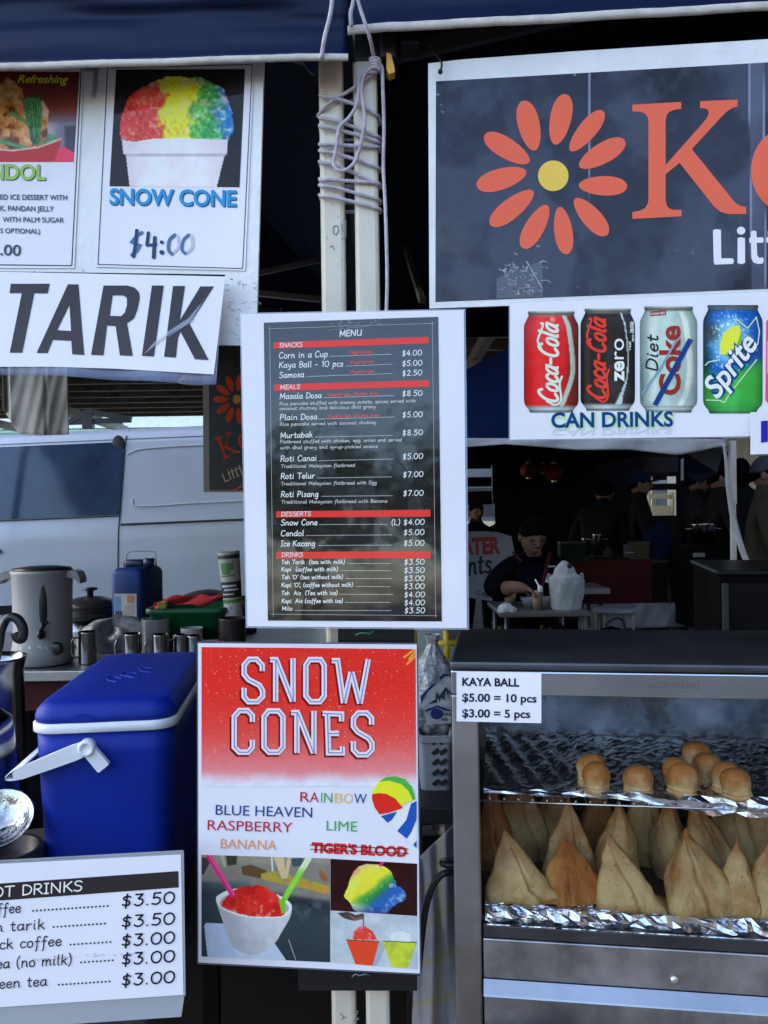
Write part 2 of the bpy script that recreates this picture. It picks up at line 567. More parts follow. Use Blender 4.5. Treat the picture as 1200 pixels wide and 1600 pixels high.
HG = {
'A': (7.6, "0,0 3.4,10|3.4,10 7,0|1.4,3.6 6,3.6"), 'B': (6.5, "1,0 1,10|1,10 4,10 5.5,8 4,5.6 1,5.3|3,5.4 5.6,4.6 6,2.2 4,.1 1,0"),
'C': (7, "6.5,8.5 5,10 3,9.8 1,7.5 .5,4.5 1.5,1.2 4,0 6.5,1.5"), 'D': (7.5, "1,0 1,10|1,10 4,9.6 6.5,7.5 7,4.5 5.5,1.2 1,0"),
'E': (6, "6,10 1,10|1,10 1,0|1,0 6,0|1,5.2 5,5.2"), 'F': (6, "6,10 1,10|1,10 1,0|1,5.2 5,5.2"),
'G': (8, "7,8.5 5,10 3,9.8 1,7 .7,4 2,.8 4.5,0 7,1.5 7,4.5|7,4.5 4.5,4.5"), 'H': (8, "1,10 1,0|7,10 7,0|1,5 7,5"),
'I': (4, "2,10 2,0|.5,10 3.5,10|.5,0 3.5,0"), 'K': (7, "1,10 1,0|6.3,10 1,4.5|2.5,5.8 6.8,0"), 'L': (6, "1,10 1,0|1,0 5.5,0"),
'M': (9.5, "1,0 1.5,10|1.5,10 4.8,2|4.8,2 8,10|8,10 8.8,0"), 'N': (8.5, "1,0 1,10|1,10 7.2,0|7.2,0 7.2,10"),
'O': (8.5, "4.2,10 1.5,8.5 .5,5 1.5,1.5 4.2,0 7,1.5 8,5 7,8.5 4.2,10"), 'P': (6.5, "1,0 1,10|1,10 4.5,10 6,7.8 4.5,5 1,4.6"),
'R': (7, "1,0 1,10|1,10 4.5,10 6,7.8 4.5,5.3 1,5|3,5 6.8,0"), 'S': (6.5, "6,9 4,10 1.8,9.5 1,7.5 2.5,5.8 4.8,4.8 6,2.8 4.8,.5 2.5,0 .5,1.2"),
'T': (7, ".3,10 7,10|3.6,10 3.6,0"), 'U': (8, "1,10 1,3 2.5,.3 5,.3 7,3|7,10 7,0"), 'V': (7, "0,10 3.5,0|3.5,0 7,10"),
'a': (6, "5,5.2 3,6 1,4.5 .7,2 2,.2 4,1 5,4|5,6 5,1.2 6,.2"), 'b': (6, "1,10 1,0|1,3.5 2.5,5.8 4.5,5.5 5.3,3 4,.3 2,.1 1,1.5"),
'c': (5, "4.8,5 3,6 1.2,4.8 .8,2.2 2,.2 3.8,.2 5,1.2"), 'd': (6.2, "5,5 3,6 1,4.5 .7,2 2,.1 4,1 5,3.5|5,10 5,1 6.2,.2"),
'e': (5.2, ".9,3 4.5,3.4 4.3,5.2 2.8,6 1.2,4.8 .7,2.4 2,.2 3.8,.2 5,1.4"), 'f': (4.8, "4.8,9 3.6,10 2.4,8.5 2.2,4 2,-2.5 1,-3.8|.6,5.2 4.2,5.4"),
'g': (6, "5,5.2 3,6 1,4.5 .7,2 2,.2 4,1 5,4|5,6 5,-1 4,-3.6 2,-3.8 .6,-2.8"), 'h': (6.2, "1,10 1,0|1,3.5 2.6,5.6 4.4,5.4 5,3.5 5,1 6,.2"),
'i': (3, "1.3,6 1.3,1.2 2.4,.2|1.4,8.3 1.6,8.7"), 'j': (3.5, "2,6 2,-2 .6,-3.6|2,8.3 2.2,8.7"), 'k': (5.6, "1,10 1,0|4.6,6 1,2.8|2.2,3.8 5.4,0"),
'l': (2.8, "1.2,10 1.2,1.2 2.4,.1"), 'm': (9, "1,6 1,0|1,3.6 2.4,5.7 3.9,5.4 4.3,3.5 4.3,0|4.3,3.5 5.8,5.7 7.3,5.4 7.8,3.5 7.8,1 8.8,.2"),
'n': (6.2, "1,6 1,0|1,3.5 2.6,5.7 4.4,5.4 5,3.5 5,1 6,.2"), 'o': (5.6, "2.8,6 1,4.8 .6,2.8 1.5,.5 3,0 4.6,1 5,3.2 4.2,5.3 2.8,6"),
'p': (6, "1,6 1,-4|1,3.5 2.6,5.8 4.6,5.4 5.2,3 4,.3 2.2,.2 1,1.4"), 'r': (4.6, "1,6 1,0|1,3.2 2.4,5.4 4.4,5.6"),
's': (4.8, "4.3,5.2 2.8,6 1.3,5.2 1.8,3.6 3.8,2.6 4.2,1.2 2.8,0 .7,.7"), 't': (4.4, "2,8.6 2,1.4 3,.1 4.2,.6|.4,6 4,6"),
'u': (6.2, "1,6 1,2 2.2,.2 4,.8 5,3|5,6 5,1.2 6,.2"), 'v': (5.2, ".4,6 2.4,0|2.4,0 4.8,6"), 'w': (8, ".5,6 2,0|2,0 4,5|4,5 5.8,0|5.8,0 7.6,6"),
'y': (5.8, ".8,6 1.2,2.6 2.6,1.4 4.2,2.6|5,6 4,-1.5 2.6,-3.6 .8,-3.4"), 'z': (5, ".6,6 4.6,6|4.6,6 .4,0|.4,0 5,0"), 'x': (5, ".4,6 4.8,0|4.6,6 .4,0"),
'0': (7.6, "3.8,10 1.3,8.3 .6,5 1.5,1.4 3.7,0 6,1.4 7,5 6,8.6 3.8,10"), '1': (4, "1,8 2.5,10|2.5,10 2.5,0"),
'2': (6.8, "1,8 2.5,10 4.8,9.4 5.2,7.2 3.5,3.5 .8,.2|.8,.2 6,.2"), '3': (6.8, "1,9.8 5.4,9.8|5.4,9.8 2.8,6|2.8,6 5.2,5.2 5.8,2.6 4,.2 2,.1 .6,1.2"),
'4': (7, "4.5,10 .6,3.2|.6,3.2 6.4,3.4|4.6,7 4.4,0"), '5': (6.8, "5.8,10 1.8,10|1.8,10 1.4,5.6|1.4,5.6 3.6,6.2 5.6,4.6 5.4,1.8 3.4,.1 .8,.8"),
'7': (6.6, ".6,9.8 5.8,9.8|5.8,9.8 2.4,0"), '8': (6.8, "5.4,8.6 3.4,10 1.4,8.6 1.8,6.4 4.8,4.2 5.6,2 3.6,0 1.2,1.4 1.6,4 4.8,6.2 5.4,8.6"),
'$': (7, "5.6,7.8 3.6,8.6 1.4,7.6 1.8,5.6 4.6,4.2 5.2,2 3.2,.6 .8,1.6|3.4,10.4 3,-1.6"), '.': (2.6, "1,.3 1.3,.3"), ',': (2.6, "1.4,.6 .6,-1.6"),
'-': (5, "0.5,3.8 4,3.8"), '(': (3.6, "3,11 1.3,8 .9,4 1.6,.5 3,-1.6"), ')': (3.6, ".6,11 2.2,8 2.7,4 2,.5 .6,-1.6"), "'": (2, "1,10.2 .9,7.8"), ' ': (4, ""),
}
def hand(mb, sh, s, p0, p1, cap, wd, layer, m=0, z=ID, slant=0.12, kx=None, k=4):
    """hand-printed lettering from pen strokes"""
    W = sum(HG[ch][0] + 0.8 for ch in s)
    ax, ay = p1[0] - p0[0], p1[1] - p0[1]
    L = math.hypot(ax, ay)
    tx, ty = ax / L, ay / L
    sx = L / W
    sy = cap / 10
    x = 0.4
    n = 0
    for ch in s:
        w_, st = HG[ch]
        for seg in st.split('|'):
            if not seg: continue
            pts = [tuple(float(c) for c in q.split(',')) for q in seg.split()]
            if len(pts) > 2:
                pts = [(q.x, q.y) for q in smooth_path([Vector((a, b, 0)) for a, b in pts], k)]
            out = []
            for (a, b) in pts:
                u = (x + a) * sx + b * sy * slant
                h = b * sy
                out.append((p0[0] + tx * u + ty * h, p0[1] + ty * u - tx * h))
            ribbon(mb, sh, out, wd, layer + 0.1 * (n % 4), m, z)
            n += 1
        x += w_ + 0.8

def dots(mb, sh, p0, p1, n, r, layer, m=0, z=ID):
    for i in range(n):
        t = i / max(1, n - 1)
        x, y = p0[0] + (p1[0] - p0[0]) * t, p0[1] + (p1[1] - p0[1]) * t
        poly(mb, sh, [(x + r * math.cos(a * math.pi / 3), y + r * math.sin(a * math.pi / 3)) for a in range(6)], layer, m, z)

# painting of printed pictures (flat pictures on paper), one colour per fine grid vertex
def vnoise(X, Y, sc, seed=0):
    x, y = X / sc, Y / sc
    xi, yi = np.floor(x).astype(int), np.floor(y).astype(int)
    fx, fy = x - xi, y - yi
    fx, fy = fx * fx * (3 - 2 * fx), fy * fy * (3 - 2 * fy)
    def h(a, b):
        n = (a * 374761393 + b * 668265263 + seed * 974711) & 0x7fffffff
        n = ((n ^ (n >> 13)) * 1274126177) & 0x7fffffff
        return ((n ^ (n >> 16)) & 0xffff) / 65535.0
    return (h(xi, yi) * (1 - fx) + h(xi + 1, yi) * fx) * (1 - fy) + (h(xi, yi + 1) * (1 - fx) + h(xi + 1, yi + 1) * fx) * fy
def fbm(X, Y, sc, seed=0, o=4):
    t, a, s = 0, 0.5, 0
    for i in range(o):
        t = t + a * vnoise(X, Y, sc / 2 ** i, seed + i)
        s += a
        a *= 0.55
    return t / s
def sst(a, b, x):
    t = np.clip((x - a) / (b - a), 0, 1)
    return t * t * (3 - 2 * t)
def inpoly(X, Y, pts):
    ins = np.zeros(X.shape, bool)
    n = len(pts)
    for i in range(n):
        x1, y1 = pts[i]
        x2, y2 = pts[(i + 1) % n]
        if y1 == y2: continue
        c = ((Y > min(y1, y2)) & (Y <= max(y1, y2))) & (X < (x2 - x1) * (Y - y1) / (y2 - y1) + x1)
        ins ^= c
    return ins.astype(float)
def segd(X, Y, a, b):
    dx, dy = b[0] - a[0], b[1] - a[1]
    t = np.clip(((X - a[0]) * dx + (Y - a[1]) * dy) / (dx * dx + dy * dy), 0, 1)
    return np.hypot(X - a[0] - t * dx, Y - a[1] - t * dy)
def sm(pts, k=6):
    return [(q.x, q.y) for q in smooth_path([Vector((a, b, 0)) for a, b in pts], k, True)]
class Paint:
    def __init__(s, X, Y, bg):
        s.X, s.Y = X, Y
        s.a = np.zeros(X.shape + (3,)) + np.array(bg, float)
    def over(s, mask, col):
        c = np.array(col, float)
        s.a = s.a * (1 - mask[..., None]) + c * mask[..., None]
        return s
    def mul(s, k):
        s.a = s.a * k[..., None]
        return s

def paint(sh, q, nx, ny, fn, layer, parent, name='picture', z=ID, warp=None, m=None):
    """fine grid over the quad q (tl,tr,br,bl in crop pixels); fn(X,Y)->Paint in crop pixels"""
    u, v = np.meshgrid(np.linspace(0, 1, nx + 1), np.linspace(0, 1, ny + 1))
    tl, tr, br, bl = (np.array(p, float) for p in q)
    uu = warp(u, v) if warp else u
    G = (tl * (1 - uu[..., None]) + tr * uu[..., None]) * (1 - v[..., None]) + (bl * (1 - uu[..., None]) + br * uu[..., None]) * v[..., None]
    X, Y = G[..., 0], G[..., 1]
    pa = fn(X, Y).a * (1 + .04 * (fbm(X, Y, 7, 91, 2) - .5) + .10 * (fbm(X, Y, 40, 92, 3) - .5))[..., None]
    a = ink_arr(pa).reshape(-1, 3)
    px, py = (z.x0 + X / z.k).ravel(), (z.y0 + Y / z.k).ravel()
    d = np.array(FWD)[None] + np.array(RIGHT)[None] * ((px - 600) / FPX)[:, None] + np.array(UP)[None] * ((800 - py) / FPX)[:, None]
    o = np.array(sh.o + sh.n * (layer * LAY))
    n = np.array(sh.n)
    t = ((o - np.array(CAM)) @ n) / (d @ n)
    W = np.array(CAM)[None] + d * t[:, None]
    base = WLOC[parent.name]
    W = W - np.array(base)[None]
    i, j = np.meshgrid(np.arange(nx), np.arange(ny))
    A = (j * (nx + 1) + i).ravel()
    F = np.stack([A, A + nx + 1, A + nx + 2, A + 1], 1)
    me = bpy.data.meshes.new(name)
    me.vertices.add(len(W))
    me.vertices.foreach_set('co', W.ravel().astype(np.float32))
    me.loops.add(F.size)
    me.loops.foreach_set('vertex_index', F.ravel().astype(np.int32))
    me.polygons.add(len(F))
    me.polygons.foreach_set('loop_start', np.arange(0, F.size, 4, dtype=np.int32))
    me.update(calc_edges=True)
    at = me.color_attributes.new('Col', 'FLOAT_COLOR', 'POINT')
    at.data.foreach_set('color', np.concatenate([a, np.ones((len(a), 1))], 1).ravel().astype(np.float32))
    me.materials.append(m or painted())
    ob = bpy.data.objects.new(name, me)
    C.objects.link(ob)
    ob.parent = parent
    WLOC[ob.name] = Vector(base)
    return ob

def petal(a, b, wd):
    a, b = Vector((*a, 0)), Vector((*b, 0))
    d = b - a
    t_ = d.normalized()
    n_ = Vector((-t_.y, t_.x, 0))
    out = []
    for k in range(36):
        th = 2 * math.pi * k / 36
        c, s = math.cos(th), math.sin(th)
        x = 0.5 + 0.5 * math.copysign(abs(c) ** 0.95, c)
        out.append(tuple((a + d * x + n_ * (wd / 2 * s * (1 + 0.13 * c)))[:2]))
    return out

def rrect(w0, w1, d0, d1, r, n=6):
    out = []
    for (cx, cy, a0) in ((w1 - r, d0 + r, -90), (w1 - r, d1 - r, 0), (w0 + r, d1 - r, 90), (w0 + r, d0 + r, 180)):
        for k in range(n + 1):
            a = R(a0 + 90 * k / n)
            out.append((cx + r * math.cos(a), cy + r * math.sin(a)))
    return out
def loft(rings, M, cap0=True, cap1=True):
    v, f = [], []
    n = len(rings[0])
    for rg in rings: v += [M @ Vector(q) for q in rg]
    for i in range(len(rings) - 1):
        for k in range(n):
            f.append((i * n + k, i * n + (k + 1) % n, (i + 1) * n + (k + 1) % n, (i + 1) * n + k))
    if cap0: f.append(tuple(range(n - 1, -1, -1)))
    if cap1: f.append(tuple((len(rings) - 1) * n + k for k in range(n)))
    return v, f
# ================================================================== setting
def structure(name, mb, m):
    o = mb.build(name, m)
    o['kind'] = 'structure'
    return o
M_asph = mat('asphalt', (0.060, 0.060, 0.062), 0.85, var=0.25, vscale=3, bump=0.4, bscale=180)
mb = MB(); mb.add(*surf(lambda u, v: (-150 + 300 * u, -90 + 300 * v, 0), 30, 30)); structure('ground', mb, M_asph)

# ---- open sided market shed above and behind
t = thing('market_shed', 'wide open sided steel shed roof with brown purlins over the stalls behind', 'shed', (1, 14, 0))
M_shed = mat('shed_iron', (0.21, 0.17, 0.12), 0.6, var=.2, vscale=2)
def shedroof(u, v):
    x = -16 + 34 * u
    return (x, 4.35 + 17.65 * v, 4.0 + 0.018 * math.sin(x * 31) + .25 * v)
mb = MB(); mb.add(*sheetsurf(shedroof, 300, 2, (0, 0, .01)), 0, True); mb.build('roof', M_shed, t)
for k in range(18):
    y = 4.6 + k * 1.0
    mb = MB(); z = 4.0 + .25 * (y - 6.3) / 15.7
    mb.add(*box(-15.9, 17.9, y, y + .09, z - .22, z - .02)); mb.build('purlin', mat('purlin_steel', (0.26, 0.21, 0.15), 0.5, var=.2), t)
for x in (-9.6, -7.0, 1.42, 7.2, 13.2):
    for y in ((6.9, 13.0, 21.4) if x != 1.42 else (21.4,)):
        mb = MB(); mb.add(*box(x - .05, x + .05, y - .05, y + .05, 0, 3.8 + .25 * (y - 6.3) / 15.7)); mb.build('post', mat('cream_steel', (0.52, 0.47, 0.36), 0.5), t)
    mb = MB(); mb.add(*box(x - .06, x + .06, 6.5, 21.8, 3.6, 3.78)); mb.build('rafter', mat('purlin_steel'), t)
mb = MB(); mb.add(*sheetsurf(lambda u, v: (7.5 + .018 * math.sin(u * 420), 4.4 + 10.2 * u, .05 + 3.9 * v), 260, 2, (.01, 0, 0)), 0, True); mb.build('light_block_wall', mat('dark_iron', (.05, .05, .05), .6), t)  # unseen wall, added to keep light from the right out of the shed
mb = MB(); mb.add(*bar(P(741, 560, 12), P(733, 632, 12), .09, .05)); mb.build('brace', mat('cream_steel'), t)
# hanging lamp in the shed
L0 = P(303, 598, 11)
t = thing('pendant_lamp', 'pale round lamp hanging under the brown shed roof', 'lamp', L0)
mb = MB(); mb.add(*lathe([(.03, .35), (.05, .25), (.20, .04), (.215, 0), (.19, .0), (.17, -.01)], 24, L0), 0, True); mb.build('lamp_shade', mat('lamp_enamel', (0.62, 0.55, 0.38), 0.4), t)
mb = MB(); mb.add(*tube([L0 + Vector((0, 0, .33)), L0 + Vector((0, 0, 1.2))], .012)); mb.build('hanging_rod', mat('purlin_steel'), t)

# ---- far buildings
def wallbuilding(name, label, px0, px1, Y, ytop, colr, d=4, yaw=0.0):
    a, b = P(px0, 800, Y), P(px1, 800, Y)
    zt = P((px0 + px1) / 2, ytop, Y).z
    c = Vector(((a.x + b.x) / 2, Y + d / 2, 0))
    t = thing(name, label, 'building', c)
    Mx = Matrix.Translation(c) @ Matrix.Rotation(yaw, 4, 'Z')
    hw = (b.x - a.x) / 2
    mb = MB(); mb.add(*box(-hw, hw, -d / 2, d / 2, 0, zt), 0, False, Mx); mb.build('wall', colr, t)
    return t, Mx, hw, zt, d
t, Mx, hw, zt, d = wallbuilding('warehouse', 'long pale green and white building seen under the shed roof above the van', -600, 420, 30, 642, mat('pale_green_wall', (0.60, 0.68, 0.58), 0.6, var=.06), 5)
mb = MB(); mb.add(*box(-hw, hw, -d / 2 - .25, -d / 2 - .01, zt - .75, zt + .02), 0, False, Mx); mb.build('fascia', mat('white_fascia', (0.74, 0.78, 0.70), 0.5, var=.05), t)
mb = MB(); mb.add(*tube([Mx @ Vector((-hw, -d / 2 - .32, zt - .9)), Mx @ Vector((hw, -d / 2 - .32, zt - .9))], .09)); mb.build('gutter', mat('green_gutter', (0.22, 0.40, 0.28), 0.4), t)
t, Mx, hw, zt, d = wallbuilding('corrugated_building', 'cream corrugated wall behind the man at the right edge', 1120, 1700, 15, 590, mat('cream_iron', (0.62, 0.60, 0.54), 0.5, var=.05), 3, R(-12))
for k in range(int(hw * 2 / .14)):
    x = -hw + .07 + k * .14
    if abs(x) < 99:
        pass
mb = MB()
def corr(u, v):
    x = -hw + 2 * hw * u
    return Mx @ Vector((x, -d / 2 - .03 + .014 * math.sin(x * 45), .02 + (zt - .04) * v))
mb.add(*surf(corr, 700, 1), 0, True); mb.build('cladding', mat('cream_iron'), t)
t, Mx, hw, zt, d = wallbuilding('white_building', 'far sunlit white building with a bright window band seen between the standing people', 560, 1200, 27, 700, mat('far_white', (0.16, 0.17, 0.17), 0.6, var=.15, vscale=1), 4, R(8))
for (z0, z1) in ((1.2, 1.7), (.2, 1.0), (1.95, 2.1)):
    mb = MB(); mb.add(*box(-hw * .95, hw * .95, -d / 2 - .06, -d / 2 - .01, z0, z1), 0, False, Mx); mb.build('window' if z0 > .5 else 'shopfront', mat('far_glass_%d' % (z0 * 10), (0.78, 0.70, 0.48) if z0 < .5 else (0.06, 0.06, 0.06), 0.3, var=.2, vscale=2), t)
# sunlit picket fence
fx = P(1032, 800, 17)
t = thing('picket_fence', 'low pale fence glowing in sunlight between the man in the cap and the group', 'fence', (fx.x, 17, 0))
Mx = Matrix.Translation((fx.x, 17, 0)) @ Matrix.Rotation(R(48), 4, 'Z')
M_f = mat('fence_paint', (0.80, 0.74, 0.58), 0.5)
for k in range(10):
    x = -.5 + k * .11
    mb = MB(); mb.add(*box(x - .04, x + .04, -.01, .01, .9, 1.40), 0, False, Mx); mb.build('picket', M_f, t)
for z in (1.0, 1.55):
    mb = MB(); mb.add(*box(-.6, .6, .011, .05, z, z + .09), 0, False, Mx); mb.build('rail', M_f, t)
for x in (-.6, .6):
    mb = MB(); mb.add(*box(x - .04, x + .04, -.04, .04, 0, 1.7), 0, False, Mx); mb.build('post', M_f, t)

# unseen hall, added to shade the ground before the stall and block sky
t = thing('added_shade_hall', 'unseen tall brick block added to shade the stall front', 'building', (13, -10, 0))
M_brick = mat('brick', (0.24, 0.15, 0.11), .8, var=.15, vscale=8)
mb = MB(); mb.add(*box(9.5, 17, -26, 0.2, 0, 10.5)); mb.build('wall', M_brick, t)
mb = MB(); mb.add(*box(9.2, 17.3, -26.3, .5, 10.502, 10.8)); mb.build('roof', mat('dark_iron2', (.06, .06, .06), .6), t)
for k in range(5):
    mb = MB(); mb.add(*box(9.44, 9.52, -23.5 + k * 5, -21.5 + k * 5, 1.4, 3.4)); mb.build('window', mat('van_glass2', (.03, .04, .05), .1), t)
# ---- trees in front of the stall (behind the viewer), seen in the glossy signs
M_leaf = mat('leaf_green', (0.055, 0.085, 0.025), 0.6, var=.35, vscale=1.5)
M_bark = mat('bark', (0.10, 0.075, 0.05), 0.9)
def tree(x, y, h, rc, seed, label):
    rnd = random.Random(seed)
    t = thing('street_tree', label, 'tree', (x, y, 0), 'trees across the road')
    mb = MB()
    mb.add(*tube([(x, y, 0), (x + .1, y, h * .25), (x, y + .1, h * .6), (x, y, h * .85)], [.22, .18, .12, .03], 8), 0, True)
    for k in range(6):
        a = rnd.uniform(0, 6.28)
        z = h * rnd.uniform(.3, .6)
        mb.add(*tube([(x, y, z), (x + rc * .4 * math.cos(a), y + rc * .4 * math.sin(a), z + h * .12), (x + rc * .8 * math.cos(a), y + rc * .8 * math.sin(a), z + h * .2)], [.1, .06, .02], 6), 0, True)
    mb.build('trunk', M_bark, t)
    mb = MB()
    cl = [(rnd.gauss(0, .45) * rc, rnd.gauss(0, .45) * rc, h * rnd.uniform(.38, .98)) for _ in range(34)]
    for (cx, cy, cz) in cl:
        for _ in range(90):
            p = Vector((x + cx + rnd.gauss(0, .5), y + cy + rnd.gauss(0, .5), max(.8, cz + rnd.gauss(0, .42))))
            a = Vector((rnd.uniform(-1, 1), rnd.uniform(-1, 1), rnd.uniform(-1, 1))).normalized() * rnd.uniform(.10, .2)
            b = a.cross(Vector((rnd.uniform(-1, 1), rnd.uniform(-1, 1), rnd.uniform(-1, 1)))).normalized() * .10
            mb.add([p - a, p + b, p + a, p - b], [(0, 1, 2, 3)])
    mb.build('crown', M_leaf, t)
for i, (x, y, h, rc) in enumerate(((-13, -27, 5.5, 3), (-7.5, -24, 5, 2.4), (-2, -28, 7.6, 3.2), (3.5, -25, 7.2, 3), (8, -27, 8.4, 3.4), (-19, -25, 6, 3))):
    tree(x, y, h, rc, 20 + i, 'leafy tree across the road facing the stall')

# ================================================================== tents
M_navy = mat('navy_nylon', (0.004, 0.0095, 0.038), 0.42, var=0.15, vscale=5, bump=0.05, bscale=30, spec=.22)
M_trim = mat('cream_webbing', (0.50, 0.47, 0.40), 0.7, var=0.12, vscale=30, bump=.2, bscale=300)
M_leg = mat('cream_powdercoat', (0.68, 0.62, 0.48), 0.35, var=0.06, vscale=9, bump=.05, bscale=60)
M_blk = mat('black_plastic', (0.014, 0.014, 0.016), 0.35)
def legtube(x, y, z0, z1, s=.0345, m=None):
    v, f = box(x - s / 2, x + s / 2, y - s / 2, y + s / 2, z0, z1, .006, 2)
    return v, f
def tent(side):
    Lft = side < 0
    base = Vector((-1.2, 2.6, 0)) if Lft else Vector((1.5, 2.6, 0))
    t = thing('market_tent', 'navy tent with a low cream hem, left of the tied poles' if Lft else 'navy tent with a cream hem, right of the tied poles above the big sign', 'tent', base, 'navy tents of the stall')
    # the two front edges, traced along their hems
    if Lft:
        xs = (-1850, 544); Y = 1.092
        hem = lambda x: np.interp(x, [-1850, 0, 200, 400, 470, 544], [150, 110, 104.5, 98, 95, 96])
    else:
        xs = (543, 3600); Y = 1.10
        hem = lambda x: np.interp(x, [543, 600, 800, 1200, 3600], [56, 50, 40, 17, -60])
    wr = (lambda x, v: .005 * math.sin(x * .009 + 3 * v) + .0055 * math.sin(v * 24 + x * .004) + .0026 * math.sin(v * 49 - x * .008 + 1) + .0012 * math.sin(x * .03 + v * 30)) if Lft else (lambda x, v: .004 * math.sin(x * .008 + 2 * v) + .003 * math.sin(v * 30 + x * .005) + .002 * math.sin(v * 61 - x * .009) + .001 * math.sin(x * .03 + v * 40))
    top = -150 if Lft else -190
    def val(u, v):
        x = xs[0] + (xs[1] - xs[0]) * u
        yb = hem(x) - 6
        e = min(1, 3 * v)
        return P(x, yb + (top - yb) * v, Y + wr(x, v) * e + .050 * (1 - math.exp(-v / .09)))
    mb = MB(); mb.add(*sheetsurf(val, 220, 26, (0, .0015, 0)), 0, True); mb.build('valance', M_navy, t)
    def hemf(u, v):
        x = xs[0] + (xs[1] - xs[0]) * u
        a = 2 * math.pi * v
        hh = (12 if Lft else 15)
        return P(x, hem(x) - hh / 2 + hh / 2 * math.cos(a) + .5 * math.sin(x * .031) + .25 * math.sin(x * .3), Y + .004 * math.sin(a))
    mb = MB(); mb.add(*surf(hemf, 200, 8), 0, True); mb.build('hem_trim', M_trim, t)
    # roof
    A, B = P(xs[0], top, Y), P(xs[1], top, Y)
    zt = max(A.z, B.z)
    A = Vector((A.x, Y, A.z)); B = Vector((B.x, Y, B.z))
    C2, D2 = Vector((B.x, 4.1, 2.24)), Vector((A.x, 4.1, 2.24))
    pk = Vector(((A.x + B.x) / 2, 2.6, 3.1))
    mb = MB()
    mb.add([A, B, C2, D2, pk] + [q + Vector((0, 0, .004)) for q in (A, B, C2, D2, pk)], [(1, 0, 4), (2, 1, 4), (3, 2, 4), (0, 3, 4), (5, 6, 9), (6, 7, 9), (7, 8, 9), (8, 5, 9), (0, 1, 6, 5), (1, 2, 7, 6), (2, 3, 8, 7), (3, 0, 5, 8)])
    mb.build('roof', mat('navy_roof', (.003, .005, .014), .8, spec=.1), t)
    # legs
    if Lft:
        lx = P(520, 300, 1.16); ly = 1.16
        fl = legtube(lx.x, ly, 0, P(520, 92, 1.16).z)
    else:
        lx = P(573, 300, 1.158); ly = 1.158
        fl = legtube(lx.x, ly, 0, P(573, 84, 1.158).z)
    mb = MB(); mb.add(*fl)
    zt_ = fl[0]
    mb.build('leg', M_leg, t)
    ox = A.x + .06 if Lft else B.x - .06
    for (x, y) in ((ox, ly), (ox, 4.05), (lx.x - .03 if Lft else lx.x + .03, 4.05)):
        mb = MB(); mb.add(*legtube(x, y, 0, 2.2)); mb.build('leg', M_leg, t)
    if not Lft:
        mb = MB()
        mb.add(*sheetsurf(lambda u, v: (B.x + .015 * math.sin(u * 22 + 3 * v), 1.2 + 2.85 * u, .05 + 2.15 * v), 40, 6, (.003, 0, 0)), 0, True); mb.build('light_block_wall', M_navy, t)  # unseen wall, added to darken the inside of the tent
    # scissor truss under the eaves
    mb = MB()
    for (p, q) in ((Vector((lx.x, ly + .03, 2.02)), Vector(((lx.x + ox) / 2, ly + .03, 2.3))), (Vector((lx.x, ly + .045, 2.3)), Vector(((lx.x + ox) / 2, ly + .045, 2.02))), (Vector((lx.x, ly + .04, 2.1)), Vector((lx.x, 4.0, 2.1)))):
        mb.add(*bar(p, q, .012, .025))
    mb.build('truss', mat('dark_steel', (0.05, 0.05, 0.05), .4), t)
    if not Lft:
        mb = MB()
        mb.add(*box(-.02, .047, -.012, .04, -.03, .026, .005), 0, False, Matrix.Translation(P(571, 70, 1.150)))
        mb.add(*box(.03, .062, -.010, .03, -.01, .022, .005), 0, False, Matrix.Translation(P(590, 66, 1.150)))
        mb.add(*box(-.012, .012, -.016, .02, -.02, .02, .004), 0, False, Matrix.Translation(P(607, 77, 1.146)))
        br = mb.build('corner_bracket', M_blk, t)
        mb = MB()
        mb.add(*slab([P(604, 82, 1.128), P(611, 84, 1.128), P(616, 104, 1.128), P(617, 112, 1.128), P(608, 116, 1.128), P(604, 108, 1.128)], Vector((0, .018, 0))))
        mb.build('release_lever', mat('yellow_plastic', (0.85, 0.42, 0.02), 0.35), br)
        mb = MB()
        for (a, b) in (((626, 55), (640, 76)), ((632, 52), (648, 74)), ((640, 48), (652, 72))):
            mb.add(*tube([P(*a, 1.2), P(*b, 1.2)], .002, 6))
        mb.build('strap', M_blk, t)
    else:
        mb = MB()
        mb.add(*slab([P(472, 96, 1.15), P(503, 92, 1.15), P(502, 100, 1.15), P(491, 117, 1.15), P(483, 112, 1.15)], Vector((0, .003, 0))))
        mb.build('corner_flap', mat('blue_fabric', (0.02, 0.05, 0.13), 0.6), t)
    return t, lx
tL, legL = tent(-1)
mb = MB()
mb.add(*bar(P(380, 432, 3.4), P(520, 402, 3.4), .022, .02)); mb.build('truss', mat('dim_truss', (.16, .15, .12), .5), tL)
mb = MB(); mb.add(*bar(P(380, 456, 3.0), P(520, 470, 3.0), .022, .02)); mb.build('truss', mat('dim_truss'), tL)
mb = MB(); mb.add(*bar(P(606, 300, 3.2), P(660, 470, 2.6), .02, .02)); mb.build('truss', mat('dim_truss'), tL)
tR, legR = tent(1)
